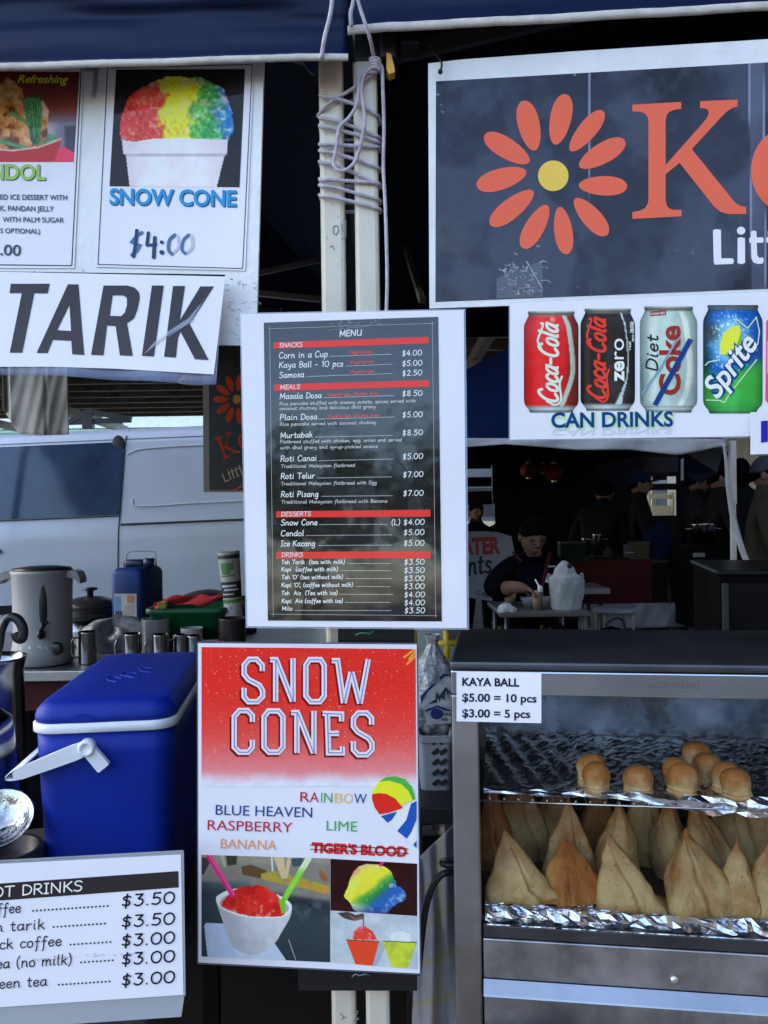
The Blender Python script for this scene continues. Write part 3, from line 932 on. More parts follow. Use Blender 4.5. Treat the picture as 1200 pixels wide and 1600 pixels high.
# pen marks and scuffs on the poles
mb = MB()
SG = Sheet((500, 300, 1.1425), (600, 300, 1.1405), (500, 500, 1.1425))
for pts, z in ((([(521, 355), (524, 352), (528, 354), (529, 361), (525, 367), (521, 365), (521, 355)]), 0), (([(537, 345), (540, 345), (540, 370), (534, 373)]), 0), (([(534, 350), (536, 362)]), 0), (([(516, 386), (519, 384), (522, 389)]), 0),
               (([(532, 1584), (537, 1590), (533, 1594), (540, 1589)]), 0), (([(554, 1583), (559, 1580), (556, 1590), (560, 1592), (553, 1596)]), 0)):
    ribbon(mb, SG, pts, 1.6, -.3, 0)
random.seed(12)
for i in range(24):
    x, y = random.choice((510, 520, 528, 565, 575, 585)) + random.uniform(-4, 4), random.uniform(120, 480)
    ribbon(mb, SG, [(x, y), (x + random.uniform(-.5, .5), y + random.uniform(1, 4))], random.uniform(.6, 1.2), -.3 + .04 * (i % 6), 0)
mb.build('pen_scuff', mat('pen_grey', (0.22, 0.22, 0.21), .7), tL)

# ---- cord lashing the poles
t = thing('cord_lashing', 'pale grey cord wound round both poles with a hanging loop and a long tail', 'rope', P(552, 480, 1.13))
M_rope = mat('grey_cord', (0.56, 0.52, 0.56), 0.8, var=.15, vscale=60, bump=.5, bscale=500)
rr = .0026
FY, BY = 1.1365, 1.182
wr = [(151, 182), (148, 180), (184, 218), (198, 226), (226, 229), (235, 266), (254, 288), (281, 283), (288, 322), (306, 326)]
pts = []
wraps = [(184, 214), (198, 222), (226, 230), (236, 262), (254, 288), (281, 286), (290, 312), (306, 326)]
pts += [P(590, 108, FY - .006), P(578, 118, FY - .002), P(555, 136, FY), P(522, 156, FY), P(503, 172, FY + .003), P(498, 182, 1.16), P(502, 176, BY), P(550, 158, BY), P(590, 152, BY)]
pts2 = [P(500, 149, 1.165), P(504, 150, FY), P(540, 158, FY), P(575, 172, FY), P(589, 180, FY + .003), P(594, 190, 1.16), P(588, 194, BY), P(548, 189, BY), P(505, 186, BY)]
for (a, b) in wraps:
    pts2 += [P(500, a - 1, 1.168), P(502, a, FY + .002), P(520, a + (b - a) * .12, FY), P(548, a + (b - a) * .42, FY), P(578, a + (b - a) * .8, FY), P(591, b, FY + .003), P(595, b + 5, 1.162), P(588, b + 6, BY), P(548, b + 5, BY), P(508, b + 4, BY)]
mb = MB(); mb.add(*tube(smooth_path(pts, 5), rr, 7), 0, True); mb.add(*tube(smooth_path(pts2, 5), rr, 7), 0, True); mb.build('wrap', M_rope, t)
LY = FY - .006
mb = MB()
mb.add(*tube(smooth_path([P(590, 112, LY), P(572, 114, LY), P(562, 122, LY), P(560, 145, LY), P(557, 165, LY), P(545, 184, LY), P(531, 198, LY - .002), P(527, 220, LY - .002), P(524, 240, LY - .002), P(521, 255, LY - .002), P(527, 265, LY - .002), P(540, 266, LY - .002), P(553, 255, LY - .002), P(560, 240, LY - .002), P(566, 215, LY - .002), P(570, 190, LY - .002), P(568, 165, LY - .001), P(565, 140, LY), P(568, 120, LY), P(578, 108, LY - .002), P(588, 102, LY - .003)], 5), rr, 7), 0, True)
mb.build('loop', M_rope, t)
mb = MB()
for k in range(4):
    mb.add(*tube(smooth_path([P(578, 93 + k * 5, LY - .001), P(585, 90 + k * 5, LY - .006), P(592, 93 + k * 5, LY - .004), P(594, 98 + k * 5, LY + .003)], 5), rr, 7), 0, True)
mb.add(*ball(P(586, 101, LY), .008, .006, .012, 12, 8), 0, True)
mb.build('knot', M_rope, t)
mb = MB()
mb.add(*tube(smooth_path([P(590, 98, LY), P(597, 106, LY), P(598, 130, LY), P(600, 200, LY), P(599, 260, LY), P(602, 320, LY), P(604, 380, LY), P(605, 440, LY), P(604, 482, LY), P(604, 520, LY)], 5), rr, 7), 0, True)
mb.build('tail', M_rope, t)
mb = MB()
VY = 1.088
mb.add(*tube(smooth_path([P(585, 92, LY), P(579, 64, 1.10), P(570, 35, VY), P(559, 0, VY), P(545, -60, VY)], 5), rr, 7), 0, True)
mb.add(*tube(smooth_path([P(502, 92, 1.088), P(507, 60, 1.085), P(515, 28, 1.083), P(519, 0, 1.083), P(522, -60, 1.083)], 5), rr * 1.15, 7), 0, True)
mb.add(*tube(smooth_path([P(549, 42, 1.093), P(548, 20, VY), P(552, 0, VY), P(553, -60, VY)], 5), rr * 1.1, 7), 0, True)
mb.build('guy_strand', M_rope, t)

# ================================================================== van
SV = Sheet((-200, 800, 4.25), (385, 800, 4.45), (190, 1000, 4.40))
slope = -0.042
t = thing('parked_van', 'white parked van with a dark side window behind the tea table', 'van', Vector((-1.9, 5.2, 0)))
M_van = mat('van_paint', (0.56, 0.60, 0.66), 0.30, var=0.05, vscale=2, coat=.3)
prof = [(.12, 1230), (.02, 1180), (.0, 1080), (-.01, 950), (-.03, 880), (-.025, 832), (.0, 806), (.012, 790), (.09, 690), (.13, 672), (.2, 664), (.5, 659), (1.5, 650)]
def vp(px, py, dy):
    p = SV.pr(px, py + slope * (px - 190), 0)
    return p + Vector((0, dy, 0))
xs = [-900 + k * 40 for k in range(35)]
v, f = [], []
pp = []
for i in range(len(prof) - 1):
    for k in range(4):
        a = k / 4
        pp.append((prof[i][0] * (1 - a) + prof[i + 1][0] * a, prof[i][1] * (1 - a) + prof[i + 1][1] * a))
pp.append(prof[-1])
for x in xs:
    for (dy, py) in pp: v.append(vp(x, py, dy))
n = len(pp)
for i in range(len(xs) - 1):
    for j in range(n - 1):
        f.append((i * n + j, (i + 1) * n + j, (i + 1) * n + j + 1, i * n + j + 1))
mb = MB(); mb.add(v, f, 0, True)
for e in (0, len(xs) - 1):
    ring = [v[e * n + j] for j in range(n)]
    back = [q + Vector((0, 1.5 - (q.y - ring[0].y) if False else 1.55, 0)) for q in (ring[0], ring[-1])]
    m_ = len(ring)
    mb.add(ring + [Vector((ring[-1].x, ring[-1].y + .3, ring[-1].z)), Vector((ring[0].x, ring[-1].y + .3, ring[0].z))], [tuple(range(m_ + 2))])
mb.build('body', M_van, t)
def vdy(py):
    ys = [q[1] for q in prof][::-1]; ds = [q[0] for q in prof][::-1]
    return float(np.interp(py, ys, ds))
def vpan(pts, off, th=.004):
    """panel following the van side"""
    return pts, off
def vstrip(mb, x0, x1, y0, y1, off, m=0, nx=6, ny=8):
    def fn(u, w_):
        x = x0 + (x1 - x0) * u
        y = y0 + (y1 - y0) * w_
        return vp(x, y, vdy(y) - off)
    vv, ff = surf(fn, nx, ny)
    mb.add(vv, [tuple(reversed(q)) for q in ff], m, True)
mb = MB()
vstrip(mb, -620, 186, 688, 804, .006)
wn = mb.build('window', mat('van_glass', (0.045, 0.075, 0.13), 0.12, var=.3, vscale=2, spec=.6), t)
mb = MB()
mb.add(*[(lambda q: q)(x) for x in ball(vp(177, 691, vdy(692) - .005), .036, .004, .048, 16, 10)])
mb.build('window_sensor', M_blk, wn)
mb = MB()
vstrip(mb, 186.5, 188.5, 668, 990, .004, 0, 1, 30)
vstrip(mb, -620, 520, 683, 684, .004, 0, 30, 1)
vstrip(mb, 190, 520, 818, 821.5, .006, 0, 12, 1)
vstrip(mb, -620, 186, 805, 807, .007, 0, 20, 1)
mb.build('panel_gap', mat('gap_black', (0.02, 0.02, 0.022), .6), t)
mb = MB()
vstrip(mb, -620, 520, 938, 952, .012, 0, 30, 2)
mb.build('sill_strip', M_blk, t)
mb = MB()
mb.add(*tube(smooth_path([vp(205 + 20 * 0, 780, vdy(780) - .002), vp(215, 792, vdy(792) - .002), vp(300, 791, vdy(791) - .002), vp(420, 790, vdy(790) - .002)], 5), .004, 6), 0, True)
mb.add(*tube(smooth_path([vp(192, 708, vdy(708) - .002), vp(230, 700, vdy(700) - .002), vp(420, 698, vdy(698) - .002)], 5), .004, 6), 0, True)
mb.build('pressed_rib', M_van, t)
mb = MB()
mb.add(*ball(vp(1, 853, -.035), .017, .01, .015, 14, 8), 0, True)
mb.build('fuel_cap_lock', M_blk, t)
for px in (-480, 400):
    c = vp(px, 1130, .12)
    c.z = .32
    w_ = MB(); w_.add(*lathe([(.18, -.1), (.30, -.1), (.32, -.06), (.32, .06), (.30, .1), (.18, .1)], 28), 0, True, Matrix.Translation(c) @ Matrix.Rotation(R(90), 4, 'X')); tw = w_.build('wheel', mat('tyre', (0.02, 0.02, 0.02), .8), t)
    w_ = MB(); w_.add(*lathe([(.05, .09), (.17, .07), (.18, -.09)], 20), 0, True, Matrix.Translation(c) @ Matrix.Rotation(R(90), 4, 'X')); w_.build('rim', mat('steel_rim', (.4, .4, .42), .35, 1), tw)
# roof rack strut lying on the van
t = thing('roof_rack', 'black angled roof rack bars on top of the white van', 'roof rack', vp(140, 660, .25))
mb = MB()
for (a, b, w_) in (((108, 660), (138, 643), .03), ((138, 643), (205, 655), .03), ((108, 660), (205, 656), .02)):
    mb.add(*bar(P(a[0], a[1], 4.62), P(b[0], b[1], 4.62), w_, .03))
mb.build('bar', M_blk, t)
mb = MB(); mb.add(*box(-.03, .03, -.02, .02, -.09, .01), 0, False, Matrix.Translation(P(138, 646, 4.62))); mb.build('bracket', M_blk, t)

# grey cloth hanging on the left board
t = thing('hanging_cloth', 'grey cloth draped and hanging below the TARIK banner', 'cloth', P(60, 680, 1.5))
def cl(u, v):
    x = 14 + 90 * u
    yb = np.interp(x, [14, 27, 60, 102], [662, 678, 680, 679])
    y = 540 + (yb - 540) * v
    return P(x + 3 * v, y, 1.5 + .006 * math.sin(u * 8 + v) * (.4 + v) + .002 * math.sin(u * 31 + 12 * v) + .004 * math.exp(-((u - .62) / .03) ** 2))
mb = MB(); mb.add(*sheetsurf(cl, 50, 20, (0, .003, 0)), 0, True)
mb.build('drape', mat('grey_canvas', (0.42, 0.39, 0.34), 0.95, var=.08, vscale=30, bump=.3, bscale=400), t)
def cl2(u, v):
    x = 2 + 24 * u
    yb = np.interp(u, [0, 1], [640, 672])
    return P(x + 2 * v, 560 + (yb - 560) * v, 1.53 + .02 * math.sin(u * 7))
mb = MB(); mb.add(*sheetsurf(cl2, 16, 12, (0, .003, 0)), 0, True); mb.build('fold', mat('grey_canvas'), t)

# ---- second, older shop banner deep in the stall
Y2 = 2.3
S2 = Sheet((318, 768, Y2), (400, 768, Y2), (318, 500, Y2))
Z2 = Zoom(310, 540, 567 / 85)
t = thing('shop_banner', 'dark banner with an orange flower on a grey board hanging in front of the van', 'banner', S2.pr(360, 768))
mb = MB(); quadsheet(mb, S2, [(316, 480), (440, 480), (440, 769), (318, 769)], .006, -4); mb.build('board', mat('grey_board', (0.22, 0.21, 0.18), .6), t)
mb = MB(); quadsheet(mb, S2, [(326, 480), (380, 480), (380, 766), (327, 766)], .0003, -2)
quadsheet(mb, S2, [(380.01, 480), (438, 480), (438, 766), (380.01, 766)], .0003, -2); mb.build('print', mat('black_vinyl', (0.012, 0.011, 0.012), .35, var=.4, vscale=30), t)
mb = MB()
cx, cy = 400, 560
for k in range(11):
    a = R(-90 + 8 + k * 360 / 11)
    poly(mb, S2, [(x, y) for x, y in petal((cx + 95 * math.cos(a), cy + 92 * math.sin(a)), (cx + 245 * math.cos(a), cy + 262 * math.sin(a)), 66)], -1, 0, Z2)
poly(mb, S2, [(cx + 40 * math.cos(k * .314), cy + 48 * math.sin(k * .314)) for k in range(20)], -1, 1, Z2)
mb.build('flower_emblem', [ink((168, 62, 36)), ink((170, 124, 50))], t)
mb = MB()
poly(mb, S2, [(165, 970), (240, 940), (245, 965), (225, 975), (268, 1060), (310, 960), (300, 925), (285, 930), (282, 915), (340, 895), (345, 915), (325, 925), (290, 1040), (385, 1098), (435, 1095), (438, 1112), (380, 1118), (275, 1065), (262, 1085), (290, 1150), (320, 1148), (325, 1165), (255, 1190), (250, 1172), (268, 1160), (200, 985), (172, 990)], -1, 0, Z2)
oo = [(470 + 60 * math.cos(k * .26), 990 + 75 * math.sin(k * .26)) for k in range(24)]
oi = [(470 + 32 * math.cos(k * .26), 990 + 58 * math.sin(k * .26)) for k in range(24)]
poly(mb, S2, [oo, oi], -1, 0, Z2)
for st in ([(248, 1335), (280, 1418), (318, 1400)], [(312, 1318), (340, 1392)], [(345, 1282), (368, 1372), (384, 1376)], [(330, 1318), (384, 1296)], [(385, 1272), (408, 1358), (424, 1360)], [(372, 1302), (426, 1280)], [(425, 1250), (455, 1345)]):
    ribbon(mb, S2, st, 11, -1, 1, Z2)
ribbon(mb, S2, [(305, 1296), (307, 1300)], 12, -1, 1, Z2)
ribbon(mb, S2, [(350, 1505), (410, 1490), (470, 1450)], 16, -1, 2, Z2)
mb.build('lettering', [ink((160, 62, 34)), ink((160, 154, 150)), ink((160, 30, 34))], t)
# ================================================================== printed signs
PAPER = (206, 219, 253)
def print_thing(name, label, cat, sh, q, z=ID, group=None):
    p = sh.pr(*z(((q[0][0] + q[2][0]) / 2, (q[2][1] + q[3][1]) / 2)))
    return thing(name, label, cat, p, group)

M_paper = ink(PAPER, True, 0.03)
M_board = mat('corflute', (0.80, 0.80, 0.76), 0.42, var=0.05, vscale=14, bump=0.15, bscale=60)
M_film = film()
M_black = ink((24, 22, 26))
M_dark = ink((52, 50, 60))

# ---- left hanging board -----------------------------------------------------
SL = Sheet((400, 97, 1.125), (0, 97, 1.17), (400, 540, 1.125))
t = print_thing('sign_board', 'grimy white board hanging left of the poles, carrying the two dessert posters', 'sign board', SL, [(-150, 92), (412.5, 88), (400, 540), (-150, 530)])
mb = MB()
quadsheet(mb, SL, [(-150, 92), (412.5, 88), (400, 540), (-150, 530)], 0.005, -6)
mb.build('panel', M_board, t)
mb = MB()
random.seed(4)
for (x, y, r) in ((130, 423, 2.2), (53, 424, 1.4), (362, 436, 2.5), (395, 190, 1), (404, 300, 1.2), (398, 450, 1.5)):
    poly(mb, SL, [(x + r * random.uniform(.6, 1.3) * math.cos(a), y + r * .6 * math.sin(a)) for a in np.linspace(0, 6.28, 8)[:-1]], -5.5)
for i in range(26):
    x, y = random.uniform(352, 402), random.uniform(428, 535)
    ribbon(mb, SL, [(x, y), (x + random.uniform(-7, 7), y + random.uniform(-3, 5)), (x + random.uniform(-9, 9), y + random.uniform(-3, 8))], 0.7, -5.6 + .05 * (i % 5))
mb.build('grime_specks', mat('grime', (0.28, 0.27, 0.25), 0.8), t)
mb = MB()
ribbon(mb, SL, [(131, 108), (150, 108), (147, 150)], 8, -5.0)
mb.build('tape', film('yellowed_tape', (0.95, 0.95, 0.88), 0.03), t)

def frame_line(mb, sh, q, wd, layer, m=0, z=ID):
    for i in range(4):
        ribbon(mb, sh, [q[i], q[(i + 1) % 4]], wd, layer + .08 * i, m, z, cap=False)

# ---- cendol poster
q = [(-70, 104), (131, 103), (116, 419), (-70, 419)]
t = print_thing('dessert_poster', 'dessert poster with green jelly strands on ice in a red bowl', 'poster', SL, q)
mb = MB(); quadsheet(mb, SL, q, 0.0004, -3); mb.build('sheet', M_paper, t)
mb = MB(); frame_line(mb, SL, [(-60, 107), (127, 106), (112, 415), (-60, 413)], 1.6, -2.4); mb.build('border_line', M_dark, t)
ZC = Zoom(0, 100, 5.0)
def cendol(X, Y):
    p = Paint(X, Y, (118, 62, 60))
    p.over(sst(260, 40, Y) * .75, (82, 30, 20))
    p.over(sst(250, 420, X) * sst(330, 470, Y) * .9, (120, 125, 165))
    p.over(sst(.4, .9, fbm(X, Y, 120, 3)) * sst(430, 470, Y) * sst(480, 380, X), (170, 190, 225))
    p.over(sst(490, 520, X) * sst(470, 500, Y), (70, 70, 95))
    p.over(inpoly(X, Y, [(480, 640), (600, 700), (600, 780), (400, 780)]), (225, 70, 105))
    n = fbm(X, Y, 60, 7)
    ice = inpoly(X, Y, [(-20, 160), (50, 105), (120, 140), (170, 190), (190, 270), (300, 270), (350, 320), (380, 390), (370, 560), (330, 660), (-20, 660)])
    ice = ice * 1.0
    base = np.array((205, 150, 100))[None, None] * (0.55 + 0.8 * fbm(X, Y, 70, 11))[..., None]
    p.a = p.a * (1 - ice[..., None]) + base * ice[..., None]
    p.over(ice * sst(.5, .68, fbm(X, Y, 90, 21)) * .85, (95, 50, 35))
    p.over(ice * sst(.55, .75, n) * .6, (240, 205, 160))
    p.over(ice * sst(300, 120, Y) * sst(.45, .7, fbm(X, Y, 45, 5)) * .8, (225, 160, 85))
    p.over(inpoly(X, Y, [(300, 280), (340, 290), (385, 370), (370, 410), (320, 400)]) * .8, (225, 200, 200))
    for k in range(11):
        q_ = [(182 + k * 12, 272 + 14 * math.sin(k * 1.7)), (192 + k * 13 + 6 * math.sin(k), 330), (214 + k * 10 + 8 * math.sin(k * 2.1), 420), (236 + k * 7 + 7 * math.sin(k * 1.3), 520), (250 + k * 5, 600 + 8 * (k % 4))]
        q_ = [(c_.x, c_.y) for c_ in smooth_path([Vector((x_, y_, 0)) for x_, y_ in q_], 3)]
        d = np.minimum.reduce([segd(X, Y, q_[i_], q_[i_ + 1]) for i_ in range(len(q_) - 1)])
        p.over(sst(11, 8, d) * .9, (30, 58, 46))
        p.over(sst(8, 6, d), (58 + 12 * (k % 3), 126 + 12 * (k % 3), 92 + 12 * (k % 2)))
        p.over(sst(3.5, 1, d) * .55 * sst(640, 300, Y), (160, 212, 184))
    for (a, b) in (((95, 380), (230, 470)), ((-10, 590), (150, 640)), ((20, 610), (220, 660)), ((330, 620), (385, 660)), ((190, 290), (270, 270)), ((270, 270), (310, 360)), ((380, 560), (460, 600)), ((360, 610), (440, 590))):
        d = segd(X, Y, a, b)
        p.over(sst(16, 12, d), (70, 140, 105))
        p.over(sst(7, 2, d) * .5, (140, 205, 175))
    bowl = inpoly(X, Y, [(-20, 668), (100, 675), (300, 655), (420, 615), (480, 580), (470, 640), (420, 780), (-20, 780)])
    p.over(bowl, (175, 55, 62))
    p.over(sst(8, 4, segd(X, Y, (-20, 668), (100, 676))) + sst(8, 4, segd(X, Y, (100, 676), (300, 652))) * 1.0, (215, 190, 190))
    p.over(sst(8, 4, segd(X, Y, (300, 652), (475, 585))), (215, 190, 190))
    return p
paint(SL, [(-350, 58), (622, 62), (575, 765), (-350, 765)], 170, 130, cendol, -2.2, t, 'photo_print', ZC)
mb = MB()
text(mb, SL, 'Refreshing', (142, 152), (542, 156), 62, -1.6, 0, ZC, 0.022, 0.35)
text(mb, SL, 'Refreshing', (136, 146), (536, 150), 62, -1.2, 1, ZC, 0.022, 0.35)
text(mb, SL, 'CENDOL', (-262, 901), (362, 909), 118, -1.6, 3, ZC, 0.03)
text(mb, SL, 'CENDOL', (-268, 895), (356, 903), 118, -1.2, 2, ZC, 0.03)
for (s, x0, x1, y, c) in (('ED ICE DESSERT WITH', 0, 525, 1060, 40), ('K, PANDAN JELLY', 0, 420, 1148, 40), ('WITH PALM SUGAR', 20, 498, 1236, 40), ('S OPTIONAL)', 0, 313, 1322, 38), ('.00', 0, 162, 1494, 84)):
    text(mb, SL, s, (x0, y - 2), (x1, y + 3), c, -1.2, 3 if c > 50 else 4, ZC, 0.018)
mb.build('lettering', [ink((60, 35, 25)), ink((235, 215, 70)), ink((140, 188, 92)), ink((60, 72, 100)), ink((66, 76, 118))], t)

# ---- snow cone poster on the board
q = [(165, 101), (397, 97), (383, 423), (149, 417)]
t = print_thing('dessert_poster', 'framed poster of a rainbow striped snow cone in a white foam cup', 'poster', SL, q)
mb = MB(); quadsheet(mb, SL, q, 0.0004, -3); mb.build('sheet', M_paper, t)
mb = MB(); frame_line(mb, SL, [(168, 106), (394, 101), (379, 419.5), (153, 413)], 1.3, -2.4); mb.build('border_line', M_dark, t)
ZS = Zoom(0, 0, 1200 / 450)
def snowcone(X, Y):
    p = Paint(X, Y, (36, 36, 44))
    p.over(sst(.5, .8, fbm(X, Y, 90, 2)) * .3, (60, 58, 66))
    dome = [(505, 585), (500, 520), (512, 470), (540, 400), (590, 365), (640, 345), (690, 318), (745, 318), (790, 325), (840, 320), (890, 345), (930, 370), (950, 420), (970, 470), (970, 540), (950, 590)]
    jx, jy = X + 14 * (fbm(X, Y, 22, 9) - .5), Y + 14 * (fbm(X, Y, 22, 19) - .5)
    m = inpoly(jx, jy, dome)
    w_ = X + 90 * (fbm(X, Y, 80, 4) - .5) + 46 * (fbm(X, Y, 22, 14, 2) - .5) + (Y - 450) * -.08
    col = np.zeros(X.shape + (3,))
    stops = [(500, (205, 60, 65)), (655, (215, 75, 72)), (680, (240, 230, 60)), (785, (245, 232, 50)), (825, (70, 165, 70)), (890, (50, 150, 85)), (925, (40, 115, 190)), (975, (45, 120, 205))]
    for c in range(3):
        col[..., c] = np.interp(w_, [s[0] for s in stops], [s[1][c] for s in stops])
    p.a = p.a * (1 - m[..., None]) + col * m[..., None]
    p.over(m * sst(.5, .8, fbm(X, Y, 15, 31)) * .5, (246, 205, 195)); p.over(m * sst(.55, .8, fbm(X, Y, 60, 38)) * .35, (248, 220, 215))
    p.over(m * sst(.6, .8, fbm(X, Y, 18, 33)) * .5 * (w_ > 790), (150, 225, 215))
    p.over(m * sst(380, 320, Y) * sst(.4, .7, fbm(X, Y, 35, 8)) * .8 * (np.abs(X - 720) < 110), (250, 248, 225))
    g_ = 1 + m * (.55 * (fbm(X, Y, 13, 41, 3) - .5) + .25 * (fbm(X, Y, 60, 43, 2) - .5)); p.mul(g_)
    cup = inpoly(X, Y, [(508, 583), (560, 590), (640, 578), (760, 575), (880, 580), (948, 583), (946, 643), (935, 650), (900, 790), (542, 790), (525, 648), (514, 640)])
    p.over(cup, (222, 222, 250))
    p.over(cup * sst(120, 10, np.abs(X - 735) * 0 + np.minimum(np.abs(X - 510), np.abs(X - 945))) * .35, (165, 170, 205))
    p.over(cup * sst(9, 3, np.abs(Y - 646)) * .8, (165, 168, 200))
    return p
paint(SL, [(484, 290), (1021, 288), (998, 780), (456, 776)], 170, 160, snowcone, -2.2, t, 'photo_print', ZS)
mb = MB()
text(mb, SL, 'SNOW CONE', (460, 854), (988, 862), 66, -1.6, 1, ZS, 0.028)
text(mb, SL, 'SNOW CONE', (456, 850), (984, 858), 66, -1.2, 0, ZS, 0.028)
mb.build('lettering', [ink((32, 138, 220)), ink((25, 70, 120))], t)
mb = MB()
ribbon(mb, SL, [(592, 968), (572, 980), (548, 1008), (566, 1018), (582, 1022), (570, 1045), (548, 1062)], 13, -1.2, 1, ZS)
ribbon(mb, SL, [(570, 960), (566, 1010), (556, 1068)], 15, -1.0, 0, ZS)
ribbon(mb, SL, [(618, 970), (612, 1020)], 14, -1.2, 0, ZS)
ribbon(mb, SL, [(612, 1022), (650, 1018)], 11, -0.9, 0, ZS)
ribbon(mb, SL, [(645, 990), (640, 1072)], 16, -1.1, 0, ZS)
ribbon(mb, SL, [(672, 1008), (676, 1010)], 14, -1.0, 0, ZS)
ribbon(mb, SL, [(672, 1050), (676, 1052)], 18, -1.0, 0, ZS)
ribbon(mb, SL, smooth_path([Vector((728, 978, 0)), Vector((706, 1000, 0)), Vector((702, 1040, 0)), Vector((716, 1058, 0))]), 14, -1.0, 1, ZS)
ribbon(mb, SL, smooth_path([Vector((716, 1058, 0)), Vector((742, 1030, 0)), Vector((740, 985, 0)), Vector((726, 978, 0))]), 11, -1.3, 2, ZS)
ribbon(mb, SL, smooth_path([Vector((786, 978, 0)), Vector((764, 1000, 0)), Vector((758, 1040, 0)), Vector((772, 1056, 0))]), 12, -1.0, 1, ZS)
ribbon(mb, SL, smooth_path([Vector((772, 1056, 0)), Vector((800, 1030, 0)), Vector((798, 985, 0)), Vector((784, 978, 0))]), 12, -1.3, 2, ZS)
mb.build('brushed_price', [ink((28, 58, 110)), ink((70, 105, 165)), ink((172, 188, 226))], t)

# ---- TARIK banner
ZT = Zoom(0, 410, 1200 / 420)
ST = Sheet((350, 430, 1.105), (0, 424, 1.12), (336, 600, 1.10))
t = print_thing('paper_banner', 'white laminated paper banner lettered TARIK in big slanted black capitals', 'banner', ST, [(-60, 424), (352, 430), (337, 600), (-60, 585)])
mb = MB()
def lam(u, v):
    x = -60 + 412 * u
    yb = np.interp(x, [-60, 0, 80, 170, 337], [582, 585, 586, 592, 600])
    yt = 423 + 6 * u
    a = ST.pr(x - 15 * v * (u ** 3), yt + (yb - yt) * v, -2)
    return a - ST.n * (0.003 * (1 + math.sin(x * .045)) * max(0, v - .8) * 5)
mb.add(*sheetsurf(lam, 40, 12, -ST.n * 0.0003), 0, True)
mb.build('laminate', film('banner_film', (0.55, 0.68, 1.0), 0.22), t)
mb = MB()
quadsheet(mb, ST, [(-60, 425), (0, 424.5), (352, 432), (343, 510), (334, 585), (180, 576), (80, 573), (-60, 573)], 0.0003, 0)
mb.build('sheet', M_paper, t)
mb = MB()
L1 = [[(48, 95), (222, 95), (213, 138), (153, 138), (99, 403), (43, 403), (97, 137), (42, 137)],
      [(462, 103), (568, 103), (600, 112), (620, 132), (624, 160), (612, 215), (598, 250), (567, 272), (593, 418), (535, 415), (516, 284), (478, 282), (462, 415), (406, 413)],
      [(678, 103), (731, 103), (687, 420), (633, 417)],
      [(772, 105), (826, 105), (803, 258), (894, 107), (955, 107), (847, 275), (932, 436), (870, 432), (806, 310), (795, 335), (785, 425), (732, 421)]]
poly(mb, ST, [L1[0]], 1, 0, ZT)
poly(mb, ST, [[(303, 97), (350, 98), (376, 413), (322, 410), (318, 350), (236, 346), (212, 405), (163, 404)], [(310, 190), (317, 306), (255, 302)]], 1, 0, ZT)
poly(mb, ST, [L1[1], [(503, 147), (550, 147), (566, 158), (567, 190), (556, 225), (540, 240), (490, 238)]], 1, 0, ZT)
poly(mb, ST, [L1[2]], 1, 0, ZT)
poly(mb, ST, [L1[3]], 1, 0, ZT)
mb.build('lettering', ink((52, 50, 62), True, .25), t)
mb = MB()
poly(mb, ST, [(640, 412), (690, 372), (760, 318), (850, 268), (925, 140), (900, 180), (838, 252), (748, 310), (690, 355)], 1.8, 0, ZT)
ribbon(mb, ST, [(752, 330), (870, 252)], 3, 2.2, 0, ZT)
mb.build('plastic_crease', film('crease_film', (0.8, 0.85, 1.0), 0.3), t)

# ---- big shop sign on the right
ZK = Zoom(650, 40, 1200 / 550)
ZK5 = Zoom(960, 140, 5.0)
SK = Sheet((680, 470, 1.13), (1200, 452, 1.106), (681, 100, 1.13))
q = [(669, 99), (720, 93), (900, 80), (1345, 52), (1345, 458), (671, 482)]
t = print_thing('shop_sign', 'big white board printed dark blue with an orange flower and the large letter K', 'shop sign', SK, [(670, 98), (1345, 50), (1345, 455), (671, 482)])
mb = MB()
quadsheet(mb, SK, q, 0.005, -5)
mb.build('panel', M_board, t)
def signblue(X, Y):
    p = Paint(X, Y, (58, 67, 93))
    p.over(sst(.42, .62, fbm(X, Y, 190, 5)) * .55, (24, 28, 44))
    p.over(sst(.45, .7, fbm(X, Y, 70, 6)) * .25, (60, 72, 102))
    p.over(sst(260, 60, X) * sst(560, 900, Y) * sst(.35, .6, fbm(X, Y, 120, 15)) * .7, (74, 76, 82))
    p.over(sst(.74, .86, fbm(X, Y, 9, 66)) * .22, (84, 96, 130))
    d = np.hypot((X - 860) / 1.4, Y - 180)
    p.over(sst(150, 20, d) * .6 * sst(.3, .6, fbm(X, Y, 40, 16)), (22, 22, 32))
    p.over(sst(60, 0, np.hypot(X - 725, (Y - 765))) * .5 * sst(.4, .6, fbm(X, Y, 30, 26)), (26, 28, 38))
    p.over(sst(80, 0, np.hypot(X - 1080, (Y - 870) * 1.4)) * .5, (26, 30, 44))
    for x in (592,):
        p.over(sst(2.2, 1.0, np.abs(X - x - (Y - 500) * .004)), (130, 145, 185))
    p.over(sst(1138, 1142, X - (Y - 500) * .012) * (X < 1430) * sst(1192, 1186, X) * .35, (110, 128, 172))
    for x in (1140, 1188):
        p.over(sst(2.4, 1.0, np.abs(X - x - (Y - 500) * .012)), (125, 142, 188))
    p.over(sst(.93, .97, vnoise(X, Y, 6, 77)) * sst(.8, .9, vnoise(X, Y, 60, 70)), (150, 160, 190))
    return p
paint(SK, [(68, 190), (1500, 108), (1500, 885), (66, 942)], 260, 150, signblue, -4.2, t, 'blue_print', ZK)
mb = MB()
